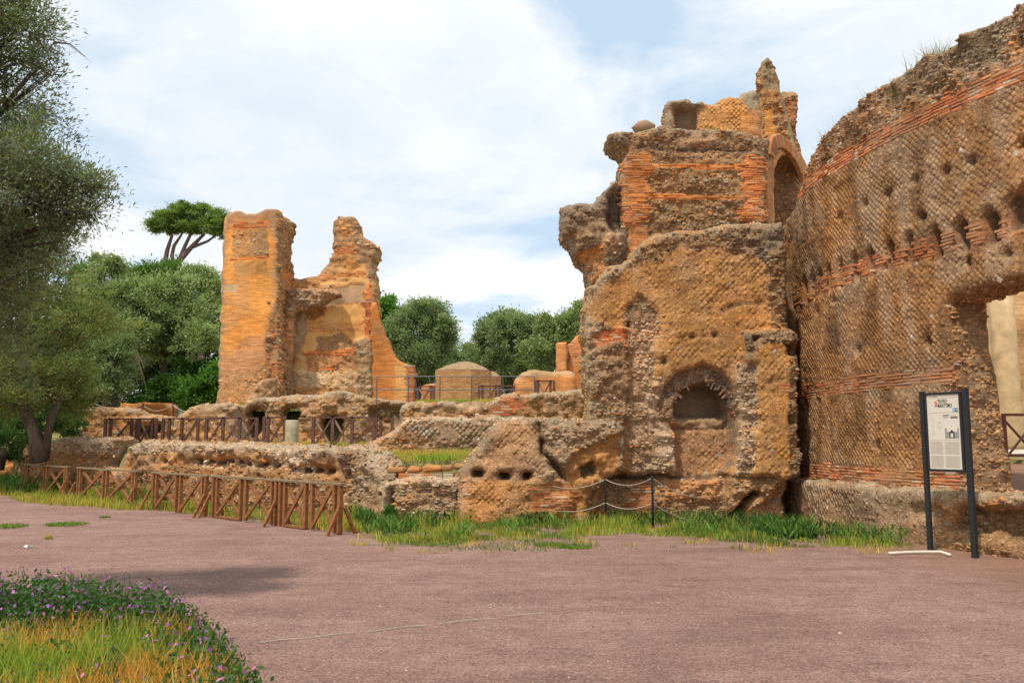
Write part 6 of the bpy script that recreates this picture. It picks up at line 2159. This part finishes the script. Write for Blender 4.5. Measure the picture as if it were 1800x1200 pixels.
# taller flower spikes standing above the weeds
ns_ = 46
sx_ = R.uniform(-5.0, -2.6, ns_); sy_ = R.uniform(7.2, 8.2, ns_)
k_ = sx_ < near_xmax(sy_) - .1
sx_, sy_ = sx_[k_], sy_[k_]
for i in range(0):
    pass
Pn, Ln, Wn, Dn, Nn_, Cn_ = [], [], [], [], [], []
for x_, y_ in zip(sx_, sy_):
    hh_ = R.uniform(.38, .56); lean_ = R.normal(0, .06, 2)
    for k in range(26):
        t = R.uniform(.35, 1.0)
        Pn.append((x_ + lean_[0] * t + R.normal(0, .014), y_ + lean_[1] * t + R.normal(0, .014), hh_ * t)); Ln.append(R.uniform(.014, .034)); Wn.append(R.uniform(.007, .016))
        Cn_.append((.28, .11, .32) if (R.uniform() < .30 and t > .5) else (.045, .09, .03))
    for k in range(6):
        t = k / 6
        Pn.append((x_ + lean_[0] * t, y_ + lean_[1] * t, hh_ * (t + .08))); Ln.append(hh_ / 5); Wn.append(.007); Cn_.append((.06, .10, .03))
Pn = np.array(Pn); m1 = rand_dirs(R, len(Pn), .8); thin = np.array(Ln) > .06; m1[thin] = (0, 0, 1)
V1, Q1, C1 = leaf_quads(Pn, m1, rand_dirs(R, len(Pn)) + np.array([0, -.6, 0]), np.array(Ln), np.array(Wn), np.array(Cn_) * R.uniform(.7, 1.3, len(Pn))[:, None])
o = link('flower_spikes', mesh_np('flower_spikes', V1, Q1, 4, MAT_GRASS, {'Col': C1}), None, 'stuff')
tag(o, 'tall thin flower spikes standing above the near weeds', 'flowers', kind='stuff')


# small single plants
def tuft(px, Y, z, hgt, wid, n, cols, label, name='grass_tuft', cat='plant', group=None, lean=.5, bw=(.006, .012), X=None, leafy=False, seed=0):
    x = at(px, 600, Y)[0] if X is None else X
    R = np.random.default_rng(seed + 300)
    r = wid * np.sqrt(R.uniform(0, 1, n)); a = R.uniform(0, 6.283, n)
    P = np.stack([r * np.cos(a), r * np.sin(a), 0 * r], 1)
    if leafy:
        P[:, 2] += R.uniform(0, hgt * .8, n) * (1 - (r / wid) ** 2 * .6)
        h = np.full(n, hgt * .35) * R.uniform(.5, 1.2, n)
    else:
        h = hgt * R.uniform(.4, 1.0, n)
    c = palette(n, cols, [1] * len(cols), seed)
    V_, T_, C_ = blades(P, h, R.uniform(*bw, n), lean, c, seed)
    o = link(name, mesh_np(name, V_, T_, 3, MAT_GRASS, {'Col': C_}), None, None, (x, Y, z))
    tag(o, label, cat, group)
    return o


DRY = np.array([.34, .27, .13]); GRG = np.array([.20, .22, .09])


def top_tuft(px, py, h, n, lab, seed, cols=(DRY, GRG, STRAW * .8), wid=.22):
    u, z = cyl.uv(px, py)
    P = cyl.pt(u, z, -.3)
    return tuft(0, float(P[1]), z - .18, h, wid, n, list(cols), lab, 'dry_plant', 'plant', 'dry plants growing on top of the curved wall', .45, (.006, .013), X=float(P[0]), seed=seed)


top_tuft(1625, 105, .62, 240, 'bushiest dry plant, highest on top of the curved wall', 1, (GRG, DRY, STRAW * .7, GRG * .8))
top_tuft(1590, 125, .7, 70, 'tall wispy dry plant just left of the bushiest one on the curved wall', 2)
top_tuft(1560, 150, .45, 140, 'short dry plant midway along the curved wall top', 3)
top_tuft(1520, 175, .55, 80, 'thin dry plant above the brick band, left of the short one', 4)
top_tuft(1480, 210, .5, 80, 'sparse dry plant on the lower curve of the wall top', 5)
top_tuft(1440, 255, .7, 200, 'large grey-green plant where the wall top drops, near the arch', 6, (GRG, GRG * .8, DRY))
top_tuft(1425, 290, .7, 160, 'plant at the left shoulder of the curved wall, beside the arch', 7, (GRG, DRY))
top_tuft(1405, 345, .8, 150, 'green plant hanging at the left end of the curved wall under the arch', 8, (GRG * .9, DRY, GRG))
tuft(1165, 20.9, 7.98 + .9, .25, .3, 60, [DRY, STRAW * .7], 'dry tuft on the left of the upper tower roof', seed=9)
for i, (px_, py_, h_, w_, lab) in enumerate(((640, 925, .36, .22, 'round green bush at the right end of the front wall'), (684, 922, .42, .13, 'slim green bush in the crack beside the low rubble footing'),
                                           (943, 912, .4, .28, 'leafy green bush in front of the leaning mass'), (787, 910, .34, .25, 'green bush left of the leaning mass'),
                                           (1400, 945, .36, .35, 'green bush at the corner of the curved wall footing'), (1355, 940, .34, .35, 'green bush just left of the footing corner'))):
    g_ = ground(px_, py_)
    tuft(0, g_[1], 0, h_, w_, 1400, [GREEN, GREEN * 1.25, DARKG * 1.6], lab, 'green_bush', 'bush', 'small green bushes along the wall foot', .8, (.012, .028), X=g_[0], leafy=True, seed=20 + i)
for i, (px_, py_, w_, lab) in enumerate(((118, 922, .42, 'flat green weed patch on the gravel at the left'), (10, 926, .4, 'flat weed patch on the gravel at the far left edge'), (184, 910, .1, 'tiny weed on the gravel near the barriers'),
                                        (770, 955, .5, 'low weed mat on the gravel below the rubble footing'), (965, 958, .25, 'small weed clump on the gravel, centre'), (1010, 962, .28, 'flat little weed clump right of the centre one'),
                                        (86, 946, .06, 'lone yellow weed on the gravel at the left'))):
    g_ = ground(px_, py_)
    tuft(0, g_[1], 0, .07, w_, int(900 * w_) + 40, [GREEN, LIME * .8] if i != 6 else [STRAW, LIME], lab, 'ground_weed', 'weed', 'weeds on the gravel', .9, (.012, .025), X=g_[0], seed=40 + i)


# ==================================================================== TREES
def tree(name, label, base, lobes, trunks, n, leafL, leafW, cols, seed, clump=.35, group=None, cat='tree', bark=MAT_BARK, shell=.55, droop=0.0, twigs=None, flat=1.0, spiky=0.0, limbs=True, limb_r=None, bright=1.55):
    """lobes: (x,y,z,rx,ry,rz) in world; trunks: list of (points, radii)"""
    R = np.random.default_rng(seed)
    rt = root_at(name, tuple(base), label, cat, group)
    b = np.array(base)
    core_l = list(lobes)
    for l in core_l:
        for _ in range(4 if flat > .9 else 1):
            d_ = rand_dirs(R, 1, .35)[0]; q_ = R.uniform(.28, .5)
            lobes = lobes + [(l[0] + d_[0] * l[3] * .95, l[1] + d_[1] * l[4] * .95, l[2] + d_[2] * l[5] * .95, l[3] * q_, l[4] * q_, l[5] * q_)]
    vol = np.array([l[3] * l[4] * l[5] for l in lobes]) ** .62
    vol /= vol.sum()
    ncl = max(30, int(n / 95))
    li = R.choice(len(lobes), ncl, p=vol)
    Lb = np.array(lobes)[li]
    dirs = rand_dirs(R, ncl, .25)
    rad = (shell + (1.0 - shell) * R.uniform(0, 1, ncl) ** .7) * (1 + .20 * R.normal(0, 1, ncl).clip(-1.5, 2.2))
    cen = Lb[:, :3] + dirs * Lb[:, 3:6] * rad[:, None]
    cen[:, 2] -= 0
    # clump frames
    k = R.integers(0, ncl, n)
    size = clump * R.uniform(.4, 1.15, ncl)
    offs = R.normal(0, 1, (n, 3)) * .5 * size[k][:, None] * np.array([1, 1, .72 * flat])
    Cn = cen[k] + offs
    out = dirs[k] * .9 + rand_dirs(R, n) * .9 + offs / (np.linalg.norm(offs, axis=1, keepdims=True) + 1e-6) * .7
    out[:, 2] += .25 - droop
    out /= np.linalg.norm(out, axis=1, keepdims=True)
    nn = rand_dirs(R, n, .6)
    cw = R.uniform(0, 1, ncl) ** 1.0
    cols = np.array(cols)
    base_c = cols[0] * (1 - cw[k][:, None]) + cols[1] * cw[k][:, None]
    if len(cols) > 2:
        s_ = R.uniform(0, 1, n) < .14
        base_c[s_] = cols[2]
    base_c = base_c * R.uniform(.72, 1.3, n)[:, None] * bright
    V_, Q_, C_ = leaf_quads(Cn, out, nn, leafL * R.uniform(.7, 1.3, n), leafW * R.uniform(.7, 1.3, n), base_c)
    link('crown', mesh_np('crown', V_ - b, Q_, 4, MAT_LEAF, {'Col': C_}), rt)
    m = MB()
    for pts, rr in trunks:
        m.tube([np.array(p) - b for p in pts], rr, 9)
    if m.v:
        m.build('trunk', bark, rt, True)
    if limbs and trunks:
        m = MB()
        tp = np.array(trunks[0][0][-1])
        for l in core_l:
            c = np.array(l[:3])
            s0 = tp + (np.array(trunks[0][0][-2]) - tp) * R.uniform(0, .4)
            if limb_r:
                s0 = c + (tp - c) * .55
            midp = s0 * .45 + c * .55 + R.normal(0, .15, 3) * l[3]
            r0 = limb_r or trunks[0][1][-1] * .7
            m.tube([s0 - b, midp - b, c - b], [r0, r0 * .55, r0 * .2], 6)
            for _ in range(5):
                e = c + rand_dirs(R, 1, .3)[0] * np.array(l[3:6]) * .95
                m.tube([midp - b, (midp + e) / 2 - b + R.normal(0, .05, 3) * l[3], e - b], [r0 * .35, r0 * .2, r0 * .06], 5)
        m.build('limb', bark, rt, True)
    if twigs:
        for pts, r in twigs:
            m = MB()
            m.tube([np.array(p) - b for p in pts], [r * (1 - .8 * i / (len(pts) - 1)) for i in range(len(pts))], 5)
            m.build('twig', bark, rt)
    return rt


def L(px, py, Y, rx, rz=None, ry=None):
    """lobe centred at a pixel at depth Y; radii in metres"""
    p = at(px, py, Y)
    return (p[0], p[1], p[2], rx, ry or rx, rz or rx)


def mpp(Y):
    return Y / F


OL = [(.055, .070, .034), (.17, .195, .115), (.10, .075, .04)]
OLG = [(.095, .125, .045), (.22, .26, .115), (.27, .29, .19)]
OLS = [(.09, .125, .055), (.215, .25, .14), (.14, .18, .085)]
DKG = [(.045, .09, .018), (.11, .18, .035)]
BRG = [(.04, .095, .016), (.10, .20, .035)]

# near olive at the left edge (trunk just outside the frame)
Yn = 8.2
lob = [L(-10, 20, Yn, .62), L(-70, 120, Yn, .8), L(10, 170, Yn + .3, .55), L(-20, 290, Yn, .75), L(62, 300, Yn - .3, .48, .42), L(120, 340, Yn, .38, .30), L(158, 372, Yn - .1, .22, .18), L(168, 330, Yn - .1, .12, .12),
       L(40, 400, Yn, .62, .5), L(100, 425, Yn, .34, .28), L(-60, 480, Yn + .4, .85), L(20, 500, Yn + .6, .5, .45), L(-120, 330, Yn, 1.1), L(-30, 620, Yn + .8, .6), L(75, 110, Yn, .15, .22), L(40, 40, Yn, .34, .4)]
lob = [(l[0], l[1], l[2], l[3] * .93, l[4] * .93, l[5] * .93) for l in lob]
bx = -8.0
tw = []
Rt = random.Random(4)
for (x0, y0, x1, y1) in ((20, 280, 160, 345), (100, 300, 205, 365), (20, 200, 80, 250), (30, 330, 130, 430), (-20, 400, 110, 440), (60, 55, 162, 110), (95, 75, 150, 100), (60, 60, 100, 140), (70, 290, 200, 320), (0, 100, 75, 130), (0, 500, 90, 470)):
    a_, b_ = at(x0, y0, Yn), at(x1, y1, Yn - .1)
    mid_ = (a_ + b_) / 2 + np.array([0, 0, .06])
    tw.append(([a_, mid_, b_], .012 if x1 != 162 else .006))
tree('olive_tree', 'near grey-green olive tree leaning in over the left edge against the sky', (bx, 8.6, 0), lob,
     [([(bx, 8.6, -.2), (bx + .1, 8.7, 1.0), (bx + .2, 8.9, 2.2), (bx + .7, 9.0, 3.2)], [.42, .32, .26, .2])],
     100000, .055, .013, OL, 401, clump=.22, shell=.3, twigs=tw, limb_r=.045)

# second olive further back, trunk in view
Y2 = 26.5
zb = 1.3
p = at(66, 768, Y2); q = at(40, 768, Y2)
tree('olive_tree', 'large shaded olive tree with a forked trunk behind the left end of the front wall', (p[0], Y2, zb),
     [L(40, 560, Y2, 2.2, 1.7), L(-40, 470, Y2 + 1, 2.4, 2.0), L(105, 560, Y2, 1.35, 1.2), L(125, 640, Y2 + .5, .9, .95), L(20, 660, Y2 - .6, 1.5, .9), L(135, 590, Y2 + .8, .6, .7), L(60, 440, Y2 + 1, 1.6, 1.0), L(110, 690, Y2 + 1.5, .8, .6), L(-80, 640, Y2, 1.6, 1.4), L(150, 690, Y2 + 1, .5, .4), L(10, 715, Y2 + .5, .9, .5), L(115, 715, Y2 + 1.0, .8, .45), L(60, 690, Y2 - 1.2, .8, .35), L(-10, 700, Y2 + 1.5, .9, .5)],
     [([(p[0] + .1, Y2, zb - .3), (p[0] - .05, Y2, zb + .5), (p[0] - .35, Y2, zb + 1.1), (p[0] - .6, Y2, zb + 2.0)], [.27, .2, .17, .14]), ([(p[0] + .2, Y2 + .1, zb - .2), (p[0] + .35, Y2, zb + .9), (p[0] + .7, Y2, zb + 1.9)], [.15, .11, .09])],
     95000, .10, .034, [(.05, .075, .022), (.16, .19, .065), (.19, .15, .04)], 402, clump=.45, shell=.4)
tree('olive_tree', 'shaded olive tree at the far left edge, behind the forked one', (-22.5, 33.5, 1.3),
     [L(-60, 600, 33, 3, 2.4), L(20, 690, 33, 1.8, 1.1), L(-40, 700, 33, 1.8, 1.2), L(100, 700, 36, 1.4, .9)],
     [([(-22.5, 33.5, 1.0), (-22.4, 33.5, 2.4), (-22, 33.5, 3.6)], [.3, .25, .2])], 22000, .13, .04, [(.045, .065, .022), (.15, .17, .07)], 403, clump=.5)


# farther left group
def far_tree(label, Y, lobes_px, n, cols, seed, leaf=(.2, .075), clump=.6, trunk_px=None, zb=2.4, group=None, name='olive_tree', **kw):
    lob = [L(px, py, Y + dy, rpx * mpp(Y), rpz * mpp(Y)) for px, py, rpx, rpz, dy in lobes_px]
    tpx = trunk_px or lobes_px[0][0]
    x = at(tpx, 700, Y)[0]
    zc = lob[0][2]
    return tree(name, label, (x, Y, zb), lob, [([(x, Y, zb - .4), (x + .15, Y, zb + (zc - zb) * .35), (x - .1, Y, zb + (zc - zb) * .7)], [.3, .24, .16])], n, leaf[0], leaf[1], cols, seed, clump=clump, group=group, **kw)


G1 = 'trees behind the ruins on the left'
far_tree('light olive tree with a thin feathery top, left of the dead branches', 46, [(185, 560, 52, 50, 0), (160, 620, 50, 45, -1), (215, 520, 36, 30, 0), (185, 478, 20, 16, 0), (205, 462, 14, 9, 0), (172, 458, 9, 9, 0), (150, 530, 32, 34, 1), (235, 590, 38, 40, 0)], 42000, OLG, 411, group=G1)
far_tree('broad silvery-green olive tree in the middle of the left group', 48, [(285, 560, 52, 40, 0), (300, 515, 40, 26, 0), (250, 530, 36, 32, 1), (330, 555, 40, 36, 0), (345, 600, 34, 26, -1), (270, 605, 38, 26, 0)], 44000, OLG, 412, group=G1)
far_tree('olive tree with pale wispy shoots touching the left edge of the broken tower', 52, [(350, 520, 36, 34, 0), (375, 560, 34, 40, 0), (345, 490, 24, 16, 0), (372, 492, 14, 12, 0), (335, 478, 9, 8, 0), (360, 474, 8, 7, 0), (395, 540, 26, 34, 1)], 30000, OLG, 413, group=G1)
far_tree('rounded light green olive bush right of the forked olive', 40, [(200, 640, 30, 34, 0), (215, 610, 22, 18, 0), (190, 680, 26, 22, 0)], 14000, OLS, 414, leaf=(.16, .06), clump=.45, zb=1.8, group=G1)
far_tree('dark umbrella-like pine crown behind the olives at centre left', 66, [(270, 485, 26, 16, 0), (300, 480, 22, 14, 1), (250, 500, 24, 18, 0), (230, 492, 20, 12, 2), (150, 480, 22, 14, 2)], 26000, DKG, 415, leaf=(.28, .09), clump=.8, zb=3, group=G1, name='pine_tree')
far_tree('dark evergreen tree standing in for the shade behind the olives', 56, [(300, 640, 70, 60, 0), (230, 650, 60, 60, 1), (370, 620, 50, 70, 1), (160, 660, 50, 50, 1), (110, 640, 50, 60, 1), (60, 640, 60, 70, 3), (0, 690, 60, 50, 3), (-50, 700, 60, 50, 4), (60, 720, 50, 30, 2), (130, 715, 50, 25, 2)], 72000, [(.018, .032, .010), (.045, .07, .02)], 416, leaf=(.28, .12), clump=.9, zb=2.4, group=G1, name='evergreen_tree')  # leaf colours set very dark to stand in for shade under the olives
far_tree('bright leafy green bush against the foot of the broken tower', 45, [(355, 690, 30, 24, 0), (375, 668, 18, 24, 0), (330, 700, 24, 16, 0), (375, 700, 20, 16, 0)], 12000, BRG, 417, leaf=(.18, .11), clump=.45, zb=2.4, group=G1, name='green_bush', limbs=False, cat='bush')
far_tree('bright green bush in the shade below the olives, left of the tower', 47, [(300, 690, 36, 20, 0), (265, 700, 26, 14, 0), (340, 650, 22, 18, 2)], 9000, [(.03, .07, .014), (.07, .14, .03)], 418, leaf=(.18, .1), clump=.5, zb=2.4, group=G1, name='green_bush', limbs=False, cat='bush')
far_tree('dark green undergrowth bush beside the forked olive trunk', 30, [(0, 780, 60, 22, 0), (30, 758, 34, 20, 1), (110, 745, 30, 18, 1), (85, 740, 26, 20, 0), (8, 735, 34, 24, 2), (-30, 730, 40, 30, 3)], 22000, [(.03, .06, .016), (.075, .13, .03)], 419, leaf=(.12, .05), clump=.3, zb=1.1, group=G1, name='green_bush', limbs=False, cat='bush')
# dead grey-brown branches
Yd2 = 43
c = at(212, 600, Yd2)
rt = root_at('dead_branches', (c[0], Yd2, 1.9), 'dome of bare brown branches in front of the left olives', 'branches')
Rr = np.random.default_rng(9)
m = MB()
m.tube([(0, 0, -.2), (.1, 0, 2.0), (0, 0, 3.4)], [.16, .12, .08], 7)
for k in range(150):
    a = Rr.uniform(0, 6.28); s_ = Rr.uniform(.3, 1)
    e1 = np.array([math.cos(a) * 1.0 * s_, math.sin(a) * .8 * s_, 4.5 - .5 * s_ + Rr.normal(0, .2)])
    e2 = e1 + np.array([math.cos(a) * .25, math.sin(a) * .2, -Rr.uniform(.3, 1.4)]) + Rr.normal(0, .15, 3)
    m.tube([(0, 0, 2.6 + Rr.uniform(-.5, .8)), e1 * [.6, .6, .95], e1, e2], [.03, .022, .016, .008], 4, cap=False)
m.build('branch', plain_material('dead_wood', (.26, .185, .14), .95, .1, 0, .4, 10, .3), rt)

# stone pine on the skyline
Yp = 78
s = mpp(Yp)
cpx = [(300, 385, 30, 14), (330, 376, 34, 15), (360, 380, 32, 15), (385, 392, 26, 15), (285, 395, 20, 10), (315, 398, 30, 9), (350, 400, 34, 10), (395, 410, 24, 12), (276, 404, 11, 6), (270, 392, 8, 6), (318, 366, 16, 7), (352, 364, 14, 6), (300, 408, 10, 4), (372, 408, 12, 5), (405, 385, 14, 10)]
lob = [L(px, py, Yp, rx * s, rz * s) for px, py, rx, rz in cpx]
b0 = at(305, 475, Yp); f1 = at(322, 450, Yp); g1 = at(292, 470, Yp)
zb_ = 3.0
base = (b0[0] - .8, Yp, zb_)
tr = [([(b0[0] - .8, Yp, zb_), tuple(b0), tuple(at(315, 458, Yp)), tuple(at(335, 436, Yp)), tuple(at(360, 410, Yp))], [.5, .42, .3, .22, .12]),
      ([tuple(b0 - [.3, 0, 2]), tuple(at(290, 462, Yp)), tuple(at(294, 440, Yp)), tuple(at(302, 415, Yp)), tuple(at(292, 400, Yp))], [.26, .24, .2, .14, .08]),
      ([tuple(at(308, 470, Yp)), tuple(at(302, 450, Yp)), tuple(at(306, 432, Yp)), tuple(at(322, 408, Yp))], [.18, .18, .16, .08]),
      ([tuple(at(315, 458, Yp)), tuple(at(324, 435, Yp)), tuple(at(335, 412, Yp)), tuple(at(345, 400, Yp))], [.2, .18, .14, .08]),
      ([tuple(at(335, 436, Yp)), tuple(at(365, 424, Yp)), tuple(at(382, 412, Yp))], [.16, .12, .08])]
tree('stone_pine', 'umbrella-shaped stone pine on the skyline left of the broken tower', base, lob, tr, 42000, .24, .08, [(.075, .12, .028), (.16, .205, .06)], 431, clump=.62, shell=.3, flat=.6, bark=plain_material('pine_bark', (.17, .12, .10), .95, .1, 0, .3, 5, .4), limbs=False)

G2 = 'trees behind the ruins in the middle'
far_tree('bright green broadleaf tree close to the buttress, in the middle group', 66, [(682, 560, 22, 22, 0), (672, 545, 16, 14, 0), (690, 585, 18, 24, 0), (684, 530, 7, 8, 0)], 16000, BRG, 441, leaf=(.26, .17), clump=.7, zb=3, group=G2, name='broadleaf_tree')
far_tree('tall silvery olive tree with a round crown, left of the sky gap', 56, [(735, 590, 46, 44, 0), (750, 548, 26, 22, 0), (715, 570, 30, 26, 0), (770, 600, 28, 42, 0), (745, 640, 44, 36, 0), (700, 600, 24, 30, 0), (720, 555, 14, 12, 0), (768, 555, 16, 12, 0)], 52000, OLS, 442, leaf=(.2, .075), clump=.6, zb=3, group=G2)
far_tree('low pale olive tree filling the gap above the brick drum', 70, [(810, 620, 34, 18, 0), (780, 640, 34, 24, 0), (840, 640, 30, 22, 0), (815, 650, 40, 20, -1)], 22000, OLS, 443, leaf=(.24, .09), clump=.7, zb=3, group=G2)
far_tree('olive tree with ragged top right of the sky gap', 54, [(895, 600, 46, 38, 0), (880, 575, 36, 22, 0), (920, 590, 34, 30, 0), (865, 580, 26, 12, 0), (905, 640, 46, 30, 0), (902, 556, 12, 10, 0), (880, 558, 12, 8, 0), (852, 600, 14, 12, 0), (930, 640, 34, 26, 0), (850, 640, 20, 20, 1)], 50000, OLS, 444, leaf=(.2, .075), clump=.55, zb=3, group=G2)
far_tree('pale green tree just left of the niche wall', 50, [(985, 600, 34, 30, 0), (960, 580, 16, 14, 0), (1010, 570, 26, 26, 0), (1020, 545, 12, 12, 0), (955, 625, 32, 30, 0), (990, 570, 16, 12, 0), (1035, 590, 26, 40, 0), (960, 566, 10, 8, 0)], 36000, OLG, 445, leaf=(.2, .08), clump=.5, zb=3, group=G2)
far_tree('dark low hedge of trees behind the brick drums', 62, [(700, 670, 50, 30, 0), (760, 672, 50, 26, 0), (840, 672, 50, 24, 0), (910, 668, 46, 26, 0), (980, 660, 50, 36, 0), (1040, 650, 40, 40, 0), (890, 692, 60, 18, 0), (800, 695, 60, 16, 0), (720, 695, 50, 16, 0)], 40000, [(.018, .034, .010), (.05, .08, .024)], 446, leaf=(.26, .1), clump=.7, zb=3, group=G2, name='evergreen_tree', limbs=False)
